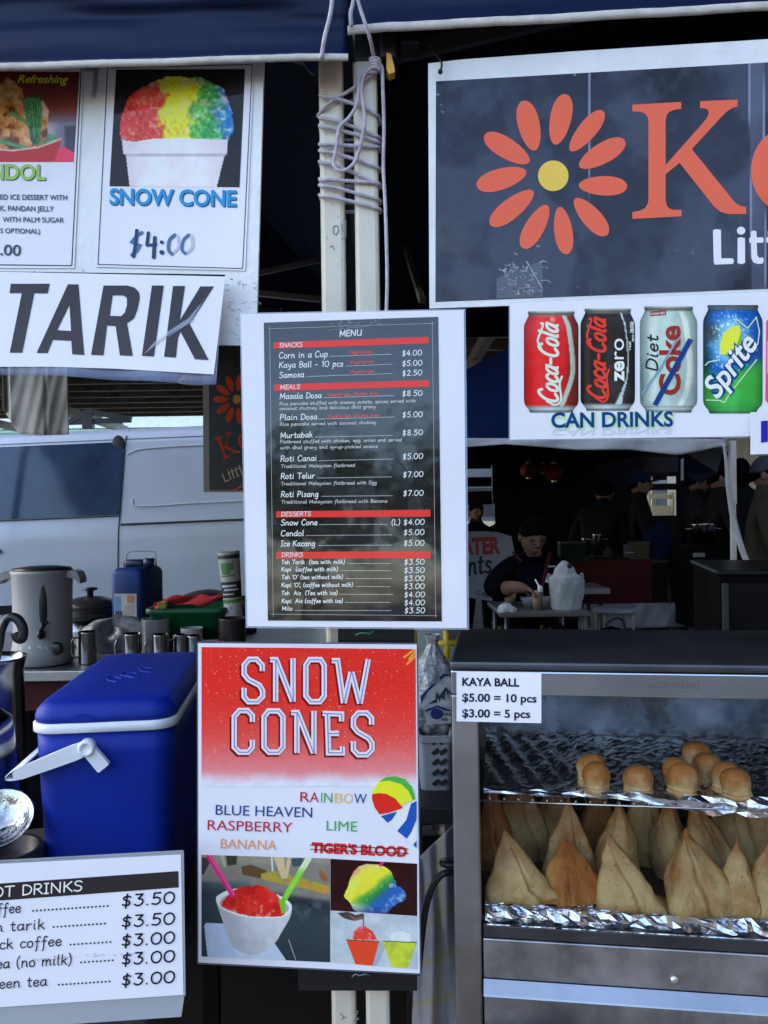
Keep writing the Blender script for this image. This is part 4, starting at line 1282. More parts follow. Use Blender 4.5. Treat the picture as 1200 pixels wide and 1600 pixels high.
PET = [((405, 426), (366, 256), 74), ((474, 406), (511, 233), 72), ((526, 427), (638, 291), 62), ((557, 481), (712, 392), 70), ((555, 544), (720, 548), 66),
       ((542, 590), (652, 714), 66), ((490, 618), (514, 780), 62), ((448, 612), (364, 759), 66), ((400, 564), (254, 680), 68), ((376, 497), (207, 548), 72), ((386, 466), (234, 372), 70)]
for a, b, wd in PET:
    poly(mb, SK, petal(a, b, wd), -3.4, 0, ZK)
poly(mb, SK, [(468 + 52 * math.cos(k * math.pi / 20), 512 + 52 * math.sin(k * math.pi / 20)) for k in range(40)], -3.4, 1, ZK)
mb.build('flower_emblem', [ink((232, 98, 76), True, .05), ink((250, 186, 84), True, .05)], t)
mb = MB()
poly(mb, SK, [(140, 118), (522, 96), (522, 150), (470, 158), (430, 172), (408, 200), (400, 240), (400, 590), (690, 262), (720, 225), (738, 186), (732, 160), (715, 148), (670, 145), (670, 90), (962, 78), (962, 132), (925, 142), (880, 170), (830, 220), (605, 465), (900, 830), (940, 880), (985, 910), (1030, 916), (1030, 972), (890, 972), (830, 955), (780, 915), (510, 572), (400, 660), (400, 860), (408, 905), (430, 930), (470, 940), (525, 940), (525, 990), (140, 1010), (140, 957), (200, 945), (240, 925), (262, 890), (266, 850), (266, 250), (260, 215), (242, 190), (200, 172), (140, 170)], -3.4, 0, ZK5)
oo = [(1330 + 262 * math.cos(k * math.pi / 24), 630 + 320 * math.sin(k * math.pi / 24)) for k in range(48)]
oi = [(1330 + 118 * math.cos(k * math.pi / 24), 630 + 262 * math.sin(k * math.pi / 24)) for k in range(48)]
poly(mb, SK, [oo, oi], -3.4, 0, ZK5)
poly(mb, SK, [(770, 1097), (800, 1090), (832, 1095), (835, 1318), (925, 1318), (934, 1340), (926, 1362), (785, 1367), (776, 1350)], -3.4, 1, ZK5)
poly(mb, SK, [(962, 1160), (990, 1153), (1020, 1160), (1021, 1352), (995, 1364), (962, 1355)], -3.4, 1, ZK5)
poly(mb, SK, [(990 + 33 * math.cos(k * .35), 1102 + 31 * math.sin(k * .35)) for k in range(18)], -3.4, 1, ZK5)
for dx in (0, 133):
    poly(mb, SK, [(x + dx, y - dx * .03) for x, y in [(1065, 1110), (1088, 1100), (1110, 1108), (1112, 1155), (1160, 1153), (1168, 1175), (1160, 1197), (1112, 1197), (1115, 1290), (1130, 1315), (1160, 1310), (1168, 1335), (1160, 1358), (1120, 1362), (1085, 1350), (1070, 1315), (1068, 1200), (1054, 1195), (1052, 1162), (1066, 1155)]], -3.4, 1, ZK5)
poly(mb, SK, [(1325, 1060), (1385, 1055), (1387, 1350), (1325, 1352)], -3.4, 1, ZK5)
mb.build('lettering', [ink((232, 98, 76), True, .05), M_paper], t)
mb = MB()
random.seed(9)
quadsheet(mb, SK, [(775, 862), (905, 838), (935, 800), (935, 900), (775, 925)], 0.0002, -2.8, 0, Zoom(650 - 215 + 0, 40 - 0, 1200 / 550) if False else ZK) if False else None
quadsheet(mb, SK, [(275, 862), (432, 800), (432, 925), (275, 930)], 0.0002, -2.8, 0, ZK)
for i in range(46):
    x, y = random.uniform(300, 430), random.uniform(805, 915)
    if (x - 300) / 130 + (915 - y) / 110 > 1.5 and random.random() < .6: continue
    a = random.uniform(0, 6.3); l = random.uniform(6, 26)
    ribbon(mb, SK, [(x, y), (x + l * math.cos(a), y + l * math.sin(a) * .6), (x + 1.4 * l * math.cos(a + .5), y + 1.2 * l * math.sin(a + .5) * .6)], random.uniform(1.5, 4), -2.4 + .05 * (i % 6), 1, ZK)
ribbon(mb, SK, [(378, 805), (432, 900)], 5, -2.0, 1, ZK)
mb.build('torn_tape', [film('tape_film', (0.7, 0.72, 0.75), 0.03), mat('tape_crinkle', (0.34, 0.36, 0.40), 0.3, var=.3, vscale=200)], t)
mb = MB()
pts = [P(664, 62, 1.19), P(680, 84, 1.15), P(689, 96, 1.125), P(690, 104, 1.121), P(688, 112, 1.121)]
mb.add(*tube(smooth_path(pts), 0.0014, 6), 0, True)
mb.add(*ball(P(688, 112, 1.119), .0035, .002, .004, 8, 6), 0, True)
mb.build('hanging_cord', mat('black_cord', (0.012, 0.012, 0.014), 0.8), t)

# ---- can drinks poster
ZD = Zoom(780, 450, 1200 / 420)
SD = Sheet((797, 680, 1.112), (1200, 681, 1.096), (797, 480, 1.112))
q = [(797, 474), (1285, 452), (1285, 680), (797, 687)]
t = print_thing('drinks_poster', 'white laminated poster of soft drink cans lettered CAN DRINKS, under the big sign', 'poster', SD, q)
mb = MB(); quadsheet(mb, SD, [(795, 473), (1287, 451), (1287, 682), (795, 689)], 0.0006, -2); mb.build('laminate', film('edge_film', (0.7, 0.78, 0.95), 0.3), t)
mb = MB(); quadsheet(mb, SD, q, 0.0003, 0); mb.build('sheet', M_paper, t)
def can_q(x0, x1, y0, y1):
    return [(x0, y0), (x1, y0), (x1, y1), (x0, y1)]
def can_warp(u, v):
    wv = np.interp(v, [0, .025, .03, .05, .13, .17, .88, .92, .955, .97, 1], [.84, .86, .82, .84, .985, 1, 1, .97, .86, .82, .78])
    return .5 + (u - .5) * wv
def can(i, x0, x1, y0, y1):
    def f(X, Y):
        ny_, nx_ = X.shape
        u, v = np.meshgrid(np.linspace(0, 1, nx_), np.linspace(0, 1, ny_))
        sh_ = np.interp(u, [0, .06, .2, .38, .5, .62, .85, .95, 1], [.62, .8, 1.0, 1.08, 1.1, 1.0, .92, .75, .6])
        if i == 0:
            p = Paint(X, Y, (208, 38, 46))
            p.over(sst(.72, .9, u + .10 * (v - .5)) * .75, (88, 42, 38))
            cv = .80 + .10 * np.sin((v - .1) * 3.1) - .16 * sst(.55, 1.0, v)
            p.over(sst(.05, .035, np.abs(u - cv)), (175, 205, 205))
            p.over(sst(.08, .03, np.hypot(u - .53, (v - .08) * 2.0)) * .8, (235, 150, 150))
            p.over(sst(.15, 0, np.abs(u - .3)) * .3 * sst(.3, .6, fbm(X, Y, 60, 3)), (240, 90, 85))
        elif i == 1:
            p = Paint(X, Y, (40, 36, 40))
            p.over(sst(.1, .0, np.abs(u - .12)) * .5, (84, 80, 84))
            cv = np.interp(v, [.0, .08, .3, .5, .68, .8, .96], [.76, .78, .84, .87, .84, .76, .62])
            wv = np.interp(v, [0, .1, .3, .5, .7, .85, .96], [.035, .03, .02, .02, .03, .06, .15])
            p.over(((u > cv) & (u < cv + wv)) * 1.0, (178, 208, 222))
        elif i == 2:
            p = Paint(X, Y, (160, 192, 202))
            p.over(sst(.14, .02, np.abs(u - .22)) * .6, (205, 226, 232))
            cv = np.interp(v, [0, .1, .4, .6, .8, .95], [.74, .78, .86, .88, .82, .7])
            p.over(sst(.055, .045, np.abs(u - cv)) * .8, (222, 238, 244))
            p.over(sst(.5, .75, fbm(X, Y, 80, 8)) * .3, (120, 150, 165))
        else:
            p = Paint(X, Y, (20, 90, 196))
            g = v + .18 * np.sin(u * 3.2 + .6) + .2 * (u - .5)
            p.over(sst(.60, .72, v + .22 * np.abs(u - .3)), (58, 172, 78))
            p.over(sst(.45, .2, np.hypot((u - .45) * 1.0, (v - .33) * 1.5)) * .8, (120, 195, 235))
            p.over(sst(.16, .0, u) * sst(.8, .5, v) * .8, (36, 62, 70))
            p.over(sst(.22, .02, np.hypot(u - .14, (v - .25) * 1.6)) * .8, (50, 60, 60))
            p.over(sst(.82, 1.0, v) * .55, (36, 140, 66))
            p.over(sst(.74, .8, vnoise(X, Y, 7, 5)) * sst(.5, .1, np.hypot(u - .45, v - .35)), (220, 240, 250))
            p.over(sst(.22, .03, u) * (v > .42) * sst(.9, .5, v) * .5, (24, 80, 50))
        p.over(sst(.055, .03, v), (150, 165, 160) if i < 3 else (60, 80, 110))
        p.over(sst(.02, .008, np.abs(v - .028)), (84, 92, 92))
        if i < 3:
            p.over(sst(.925, .945, v), (165, 185, 200))
        p.over(sst(.012, .004, np.abs(v - .945)) * .5, (90, 105, 120))
        p.over(sst(.97, .985, v) * .6, (60, 72, 80))
        p.mul(sh_)
        return p
    paint(SD, can_q(x0, x1, y0, y1), 56, 90, f, 0.8, t, 'can_print', ZD, can_warp)
can(0, 110, 354, 104, 556)
can(1, 363, 606, 92, 548)
can(2, 628, 884, 82, 556)
can(3, 910, 1176, 76, 560)
# sliver of the next can
mb = MB()
poly(mb, SD, [(1192, 150), (1215, 120), (1420, 118), (1440, 150), (1436, 500), (1415, 530), (1212, 530), (1188, 500)], 0.8, 0, ZD)
poly(mb, SD, [(1196, 240), (1230, 220), (1400, 300), (1400, 400), (1230, 420), (1196, 380)], 1.2, 1, ZD)
mb.build('can_print', [ink((226, 74, 140)), ink((246, 170, 200))], t)
mb = MB()
def script(mb, s, p0, p1, cap, wd, m, lay):
    hand(mb, SD, s, p0, p1, cap, wd, lay, m, ZD, 0.35)
# red can lettering, reading upwards
script(mb, "Coca-Cola", (262, 520), (262, 165), 84, 13, 0, 1.4)
ribbon(mb, SD, smooth_path([Vector(p + (0,)) for p in [(188, 270), (172, 235), (188, 190), (196, 160), (186, 158)]]), 9, 2.0, 0, ZD)
ribbon(mb, SD, smooth_path([Vector(p + (0,)) for p in [(212, 505), (250, 522), (276, 500), (270, 430), (280, 395)]]), 9, 2.2, 0, ZD)
script(mb, "Coca-Cola", (474, 505), (474, 140), 78, 13, 1, 1.4)
ribbon(mb, SD, smooth_path([Vector(p + (0,)) for p in [(408, 250), (392, 215), (404, 170), (412, 140), (402, 138)]]), 9, 2.0, 1, ZD)
ribbon(mb, SD, smooth_path([Vector(p + (0,)) for p in [(430, 490), (465, 508), (486, 480), (480, 400), (490, 365)]]), 9, 2.2, 1, ZD)
text(mb, SD, 'ze', (556, 418), (556, 326), 62, 1.6, 2, ZD, 0.03)
text(mb, SD, 'ro', (556, 318), (556, 226), 62, 1.6, 2, ZD, 0.0)
text(mb, SD, 'real', (588, 276), (588, 240), 14, 1.6, 2, ZD, 0.01)
text(mb, SD, 'taste', (594, 200), (594, 150), 14, 1.6, 2, ZD, 0.01)
text(mb, SD, 'zero calories', (601, 240), (601, 150), 12, 1.6, 2, ZD, 0.01)
hand(mb, SD, 'Diet', (708, 378), (708, 212), 52, 8, 1.4, 3, ZD, 0.25)
text(mb, SD, 'Coke', (806, 478), (806, 168), 92, 1.6, 4, ZD, 0.03, 0.0)
poly(mb, SD, [(684, 520), (706, 526), (866, 232), (844, 224)], 2.4, 5, ZD)
ribbon(mb, SD, [(640, 468), (720, 360), (790, 235)], 10, 2.2, 6, ZD)
poly(mb, SD, [(675, 104), (745, 98), (744, 120), (675, 126)], 1.6, 4, ZD)
text(mb, SD, 'SUGAR FREE', (680, 121), (740, 116), 10, 2.0, 2, ZD, 0.01)
for k in range(40):
    random.seed(k)
    x, y = 632 + random.random() * 10, 335 + k * 4.6
    poly(mb, SD, rectq(x, y, x + random.uniform(2, 6), y + 2.4), 1.6, 3, ZD)
# lemon and slanted lettering on the green can
poly(mb, SD, [(990, 295), (985, 255), (1000, 205), (1035, 172), (1072, 165), (1080, 200), (1070, 245), (1040, 285), (1010, 302)], 1.6, 7, ZD)
poly(mb, SD, [(1000, 300), (1030, 290), (1060, 255), (1080, 195), (1084, 235), (1066, 280), (1036, 305)], 2.0, 8, ZD)
for w_, m_, l_ in ((0.085, 5, 2.4), (0.02, 2, 2.8)):
    text(mb, SD, 'Sprite', (974, 498), (1160, 248), 96, l_, m_, ZD, w_, 0.25)
for p in ([(1030, 185), (1062, 140), (1110, 180), (1148, 130), (1162, 195), (1150, 280)], [(920, 345), (935, 330), (985, 320)], [(925, 500), (985, 502), (1005, 512), (1030, 470), (1090, 395), (1150, 320)]):
    ribbon(mb, SD, p, 5, 1.7, 9, ZD)
for (s, m_, d, l_) in (('CAN DRINKS', 9, 0.09, 1.2), ('CAN DRINKS', 5, 0.028, 1.8)):
    text(mb, SD, s, (235 - d * 90, 622), (774 + d * 90, 616), 66, l_, m_, ZD, d)
text(mb, SD, 'CAN DRINKS', (235, 632), (774, 626), 26, 0.9, 10, ZD, 0.02, 0, -1)
mb.build('lettering', [ink((196, 224, 228)), ink((226, 60, 50)), ink((228, 238, 248)), ink((36, 46, 60)), ink((140, 48, 44)), ink((24, 62, 140)), ink((120, 150, 200)), ink((238, 226, 70)), ink((110, 180, 60)), ink((178, 230, 190)), ink((188, 203, 240))], t)

# ---- small card at the right edge
SC = Sheet((1172, 700, 1.088), (1240, 700, 1.086), (1172, 640, 1.088))
q = [(1173, 644), (1262, 642), (1262, 708), (1173, 710)]
t = print_thing('price_card', 'small white card with blue lettering taped at the lower right of the drinks poster', 'card', SC, q)
mb = MB(); quadsheet(mb, SC, q, 0.0008, 0); mb.build('sheet', M_paper, t)
mb = MB()
for pl in ([(1189, 658), (1200, 657), (1200, 690), (1189, 692)],):
    poly(mb, SC, pl, 1)
mb.build('lettering', ink((36, 40, 170)), t)

# ---- menu
Z7 = Zoom(370, 470, 1147 / 380)
SM = Sheet((383, 978, 1.078), (730, 981, 1.082), (378, 490, 1.102))
q = [(376.6, 491), (724.5, 484.5), (729.5, 981.5), (386.5, 978.5)]
t = print_thing('menu_poster', 'large laminated menu, black printed panel with red bars, tied across the two poles', 'menu', SM, q)
mb = MB(); quadsheet(mb, SM, [(374.5, 489), (727.5, 482.5), (733, 984), (384, 981)], 0.0006, -2); mb.build('laminate', film('edge_film'), t)
mb = MB(); quadsheet(mb, SM, q, 0.0004, 0); mb.build('sheet', M_paper, t)
def menubg(X, Y):
    p = Paint(X, Y, (18, 17, 20))
    p.over(sst(.5, .75, fbm(X, Y, 200, 4)) * .25, (46, 46, 48))
    p.over(sst(.7, .8, fbm(X, Y, 14, 14)) * .25, (90, 90, 92))
    return p
paint(SM, [(127, 103), (950, 75), (967, 1512), (146, 1508)], 120, 200, menubg, 0.8, t, 'black_panel', Z7, None, painted('gloss_panel', .75, .045))
mb = MB()
for b in ([(175, 196), (905, 170), (905, 201), (175, 226)], [(178, 395), (907, 374), (907, 405), (178, 425)], [(186, 993), (913, 985), (914, 1018), (186, 1022)], [(187, 1184), (915, 1182), (915, 1214), (187, 1216)]):
    poly(mb, SM, b, 1.6, 0, Z7)
mb.build('section_bars', ink((226, 62, 62)), t)
mb = MB()
for a, b in (((155, 122), (172, 1490)), ((922, 98), (938, 1494)), ((150, 132), (932, 106)), ((160, 1478), (945, 1485))):
    ribbon(mb, SM, [a, b], 1.8, 1.5, 0, Z7)
mb.build('border_line', ink((170, 174, 186)), t)
mb = MB()
W1, W2 = 4.0, 2.3
def ML(s, x0, y0, x1, y1, cap, wd, m=0, lay=2.0): hand(mb, SM, s, (x0, y0), (x1, y1), cap, wd, lay, m, Z7)
ML('MENU', 482, 168, 590, 163, 27, 4.4)
for (s, x0, y0, x1, y1) in (('SNACKS', 199, 220, 310, 216), ('MEALS', 203, 418, 299, 414), ('DESSERTS', 208, 1016, 350, 1014), ('DRINKS', 210, 1208, 312, 1207)):
    ML(s, x0, y0, x1, y1, 20, 3.0, 0, 2.4)
ITEMS = [('Corn in a Cup', 197, 272, 430, 264, 28), ('Kaya Ball - 10 pcs', 197, 316, 502, 309, 27), ('Samosa', 198, 364, 318, 360, 27), ('Masala Dosa', 200, 463, 400, 458, 26), ('Plain Dosa', 201, 563, 380, 558, 26),
         ('Murtabak', 203, 648, 358, 643, 26), ('Roti Canai', 204, 758, 378, 754, 26), ('Roti Telur', 205, 840, 367, 837, 26), ('Roti Pisang', 206, 926, 385, 923, 26), ('Snow Cone', 206, 1059, 380, 1057, 26),
         ('Cendol', 206, 1110, 317, 1108, 26), ('Ice Kacang', 206, 1158, 370, 1156, 26), ('Teh Tarik  (tea with milk)', 208, 1242, 510, 1240, 19), ('Kopi  (coffee with milk)', 208, 1276, 478, 1274, 19),
         ("Teh 'O' (tea without milk)", 209, 1313, 501, 1311, 19), ("Kopi 'O', (coffee without milk)", 209, 1350, 548, 1348, 19), ('Teh  Ais  (Tea with ice)', 209, 1388, 475, 1386, 19), ('Kopi  Ais (coffee with ice)', 210, 1425, 500, 1424, 19), ('Milo', 211, 1460, 262, 1460, 19)]
for s, x0, y0, x1, y1, c in ITEMS: ML(s, x0, y0, x1, y1, c, 3.7 if c > 20 else 3.2)
for s, x0, y0, x1, y1 in (('$4.00', 778, 260, 873, 256), ('$5.00', 778, 308, 875, 304), ('$2.50', 778, 354, 875, 350), ('$8.50', 778, 450, 876, 447), ('$5.00', 779, 550, 877, 547), ('$8.50', 779, 635, 878, 632), ('$5.00', 780, 747, 879, 744),
                       ('$7.00', 782, 832, 880, 829), ('$7.00', 783, 920, 881, 918), ('(L) $4.00', 727, 1057, 886, 1055), ('$5.00', 785, 1105, 885, 1103), ('$5.00', 785, 1155, 885, 1154), ('$3.50', 787, 1244, 886, 1243), ('$3.50', 787, 1283, 886, 1282),
                       ('$3.00', 787, 1322, 886, 1321), ('$3.00', 787, 1359, 886, 1358), ('$4.00', 788, 1398, 887, 1397), ('$4.00', 788, 1436, 887, 1435), ('$3.50', 789, 1473, 888, 1472)):
    ML(s, x0, y0, x1, y1, 25, 3.5)
for s, x0, y0, x1, y1 in (('Rice pancake stuffed with creamy potato, spices served with', 200, 493, 843, 478), ('coconut chutney and delicious dhal gravy', 200, 515, 655, 506), ('Rice pancake served with coconut chutney', 201, 590, 658, 580),
                       ('Flatbread stuffed with chicken, egg, onion and served', 202, 672, 778, 662), ('with dhal gravy and syrup-pickled onions', 203, 700, 665, 693), ('Traditional Malaysian flatbread', 207, 788, 558, 782),
                       ('Traditional Malaysian flatbread with Egg', 207, 870, 660, 864), ('Traditional Malaysian flatbread with Banana', 208, 956, 710, 951)):
    ML(s, x0, y0, x1, y1, 15, W2, 2)
for s, x0, y0, x1, y1 in (('Vegetarian', 528, 250, 642, 247), ('Vegetarian', 533, 297, 647, 293), ('Vegetarian', 533, 342, 648, 338), ('Vegetarian, Gluten free', 425, 450, 668, 443), ('Vegetarian, Gluten free', 427, 553, 672, 546)):
    ML(s, x0, y0, x1, y1, 15, 2.6, 1)
for x0, y0, x1, y1 in ((443, 262, 727, 252), (515, 308, 732, 299), (330, 357, 732, 343), (413, 457, 738, 447), (390, 558, 742, 548), (372, 643, 732, 635), (390, 754, 737, 746), (382, 836, 728, 830), (400, 922, 733, 919), (390, 1055, 710, 1054), (328, 1107, 730, 1104),
                    (384, 1154, 732, 1152), (523, 1239, 724, 1239), (491, 1272, 724, 1273), (515, 1310, 728, 1310), (561, 1347, 722, 1348), (485, 1384, 733, 1385), (513, 1422, 722, 1422), (277, 1460, 727, 1461)):
    dots(mb, SM, (x0, y0), (x1, y1), int((x1 - x0) / 5.4), 1.7, 2.0, 0, Z7)
mb.build('lettering', [ink((222, 230, 246)), ink((205, 84, 74)), ink((190, 200, 214))], t)
mb = MB()
random.seed(2)
for i in range(30):
    x = random.uniform(430, 680)
    y = 112 + random.uniform(-14, 12) - (x - 430) * .03
    ribbon(mb, SM, [(x, y), (x + random.uniform(-3, 14), y + random.uniform(-6, 6)), (x + random.uniform(-3, 20), y + random.uniform(-8, 8))], random.uniform(1, 2.6), 2.2 + .05 * (i % 5), 0, Z7)
ribbon(mb, SM, [(428, 140), (680, 112)], 2, 2.0, 0, Z7)
mb.build('tape', mat('tape_crinkle'), t)

# ---- snow cones poster
Z3 = Zoom(300, 990, 1200 / 370)
Z4 = Zoom(300, 1200, 1200 / 370)
SS = Sheet((312, 1500, 1.082), (655, 1518, 1.078), (312, 1006, 1.09))
q = [(309.5, 1005), (651, 1007), (656, 1521), (310, 1504)]
t = print_thing('poster_sign', 'red and white poster lettered SNOW CONES, below the black menu', 'poster', SS, q)
mb = MB(); quadsheet(mb, SS, [(307.5, 1002.5), (653, 1004.5), (658.5, 1523.5), (308, 1506.5)], 0.0012, -2); mb.build('laminate', mat('laminate_edge', (0.10, 0.11, 0.15), 0.2), t)
mb = MB(); quadsheet(mb, SS, q, 0.0004, 0); mb.build('sheet', M_paper, t)
def redsky(X, Y):
    v = (Y - 68) / 702
    p = Paint(X, Y, (222, 48, 44))
    p.over(sst(.25, .85, v) * .8, (214, 96, 100))
    p.over(sst(.6, 1.0, v) * .8, (226, 150, 176))
    p.over(sst(.88, 1.0, v + .04 * (fbm(X, Y, 90, 2) - .5)), (206, 219, 253))
    p.over(sst(150, 0, np.hypot(X - 590, (Y - 170) * 1.5)) * .4 * sst(.3, .7, fbm(X, Y, 70, 3)), (196, 110, 112))
    for (sc, th, s, k) in ((7, .87, 1, .75), (11, .92, 2, .9), (18, .97, 3, 1.0)):
        xi, yi = np.floor(X / sc), np.floor(Y / sc)
        h = vnoise(xi * 17.3 + 3, yi * 13.7 + 5, 1.0, s * 9 + 1)
        cx, cy = (xi + .5) * sc, (yi + .5) * sc
        p.over(sst(sc * .34, sc * .14, np.hypot(X - cx, Y - cy)) * (h > th) * k, (250, 190, 186))
    for a in ((1100, 130, 1150, 70), (1090, 155, 1150, 95), (1075, 120, 1140, 70)):
        p.over(sst(7, 1, segd(X, Y, a[:2], a[2:])) * .9, (245, 200, 80))
    return p
paint(SS, [(48, 68), (1133, 78), (1136, 775), (48, 775)], 330, 210, redsky, 0.8, t, 'red_print', Z3)
LET = [[(356, 190), (356, 160), (328, 130), (290, 130), (264, 160), (264, 205), (285, 232), (342, 262), (358, 290), (358, 318), (332, 345), (286, 345), (264, 320), (264, 275)],
       [(395, 132), (424, 132), (424, 345)], [(428, 134), (510, 343)], [(512, 125), (512, 345)],
       [(596, 132), (652, 132), (670, 160), (670, 315), (648, 345), (602, 345), (577, 315), (577, 160)],
       [(708, 137), (738, 137), (768, 352)], [(770, 352), (806, 195)], [(810, 195), (850, 354)], [(852, 354), (893, 130)],
       [(306, 448), (306, 415), (282, 390), (240, 390), (214, 420), (214, 575), (240, 601), (284, 601), (306, 575), (306, 538)],
       [(388, 392), (438, 392), (461, 420), (461, 575), (438, 601), (390, 601), (365, 575), (365, 420)],
       [(502, 400), (532, 400), (532, 605)], [(536, 402), (616, 605)], [(618, 392), (618, 608)],
       [(758, 445), (758, 408), (662, 404)], [(686, 406), (692, 604), (762, 604), (762, 572)], [(692, 506), (746, 506)],
       [(910, 462), (910, 428), (886, 402), (842, 402), (818, 430), (818, 470), (840, 498), (895, 530), (912, 555), (912, 588), (886, 614), (842, 614), (818, 588), (818, 545)]]
CL = {4, 10}
mb = MB()
for i, p in enumerate(LET):
    ribbon(mb, SS, [(x - 8, y + 8) for x, y in p], 30, 1.4 + .1 * (i % 4), 2, Z3, cap=False, closed=i in CL)
for i, p in enumerate(LET):
    ribbon(mb, SS, p, 27, 2.2 + .1 * (i % 5), 0, Z3, cap=False, closed=i in CL)
for i, p in enumerate(LET):
    ribbon(mb, SS, p, 4.5, 3.2 + .1 * (i % 5), 1, Z3, cap=False, closed=i in CL)
mb.build('heading', [ink((214, 218, 246)), ink((112, 118, 206)), ink((112, 26, 26))], t)
mb = MB()
def ST_(s, x0, y0, x1, y1, cap, m, b=0.0): text(mb, SS, s, (x0, y0), (x1, y1), cap, 1.6, m, Z3, b)
for s, x0, x1, m in (('R', 548, 596, 0), ('A', 596, 642, 0), ('I', 653, 659, 1), ('N', 668, 710, 1), ('B', 722, 763, 2), ('O', 768, 814, 2), ('W', 820, 884, 3)):
    ST_(s, x0, 852 + (x0 - 548) * .03, x1, 852 + (x1 - 548) * .03, 49, m)
ST_('BLUE HEAVEN', 119, 918, 608, 932, 50, 3)
ST_('RASPBERRY', 78, 995, 508, 1008, 50, 0)
ST_('LIME', 681, 998, 836, 1003, 50, 1)
ST_('BANANA', 145, 1088, 428, 1097, 48, 4)
ST_("TIGER'S BLOOD", 604, 1107, 1088, 1130, 50, 5, 0.05)
ribbon(mb, SS, [(598, 1072), (1095, 1092)], 4, 2.4, 6, Z3)
ribbon(mb, SS, [(600, 1094), (1096, 1114)], 4, 2.4, 6, Z3)
mb.build('flavour_lettering', [ink((170, 36, 76)), ink((64, 166, 88)), ink((232, 184, 120)), ink((26, 62, 148)), ink((220, 150, 104)), ink((196, 36, 44)), ink((40, 20, 26))], t)
mb = MB()
dome = [(950, 917), (925, 880), (912, 840), (912, 812), (930, 770), (965, 738), (1010, 723), (1055, 727), (1095, 750), (1122, 790), (1132, 838)]
poly(mb, SS, [(955, 922), (1050, 890), (1138, 845), (1138, 1088), (1040, 1002)], 1.2, 3, Z3)
poly(mb, SS, dome, 1.8, 1, Z3)
poly(mb, SS, [(912, 815), (945, 808), (985, 812), (1030, 836), (1068, 884), (1000, 908), (950, 916), (925, 880), (912, 840)], 2.2, 0, Z3)
poly(mb, SS, [(945, 750), (985, 728), (1030, 722), (1080, 738), (1115, 778), (1132, 836), (1118, 844), (1098, 798), (1060, 762), (1000, 745)], 2.2, 2, Z3)
for b in ([(957, 924), (1040, 902), (1012, 945), (990, 958)], [(1040, 1000), (1085, 945), (1110, 862), (1138, 848), (1138, 940), (1112, 1005), (1088, 1040)], [(1120, 1070), (1138, 1050), (1138, 1088)]):
    poly(mb, SS, b, 1.8, 4, Z3)
mb.build('cone_emblem', [ink((206, 44, 38)), ink((246, 226, 52)), ink((70, 172, 84)), ink((216, 224, 246)), ink((30, 84, 188))], t)
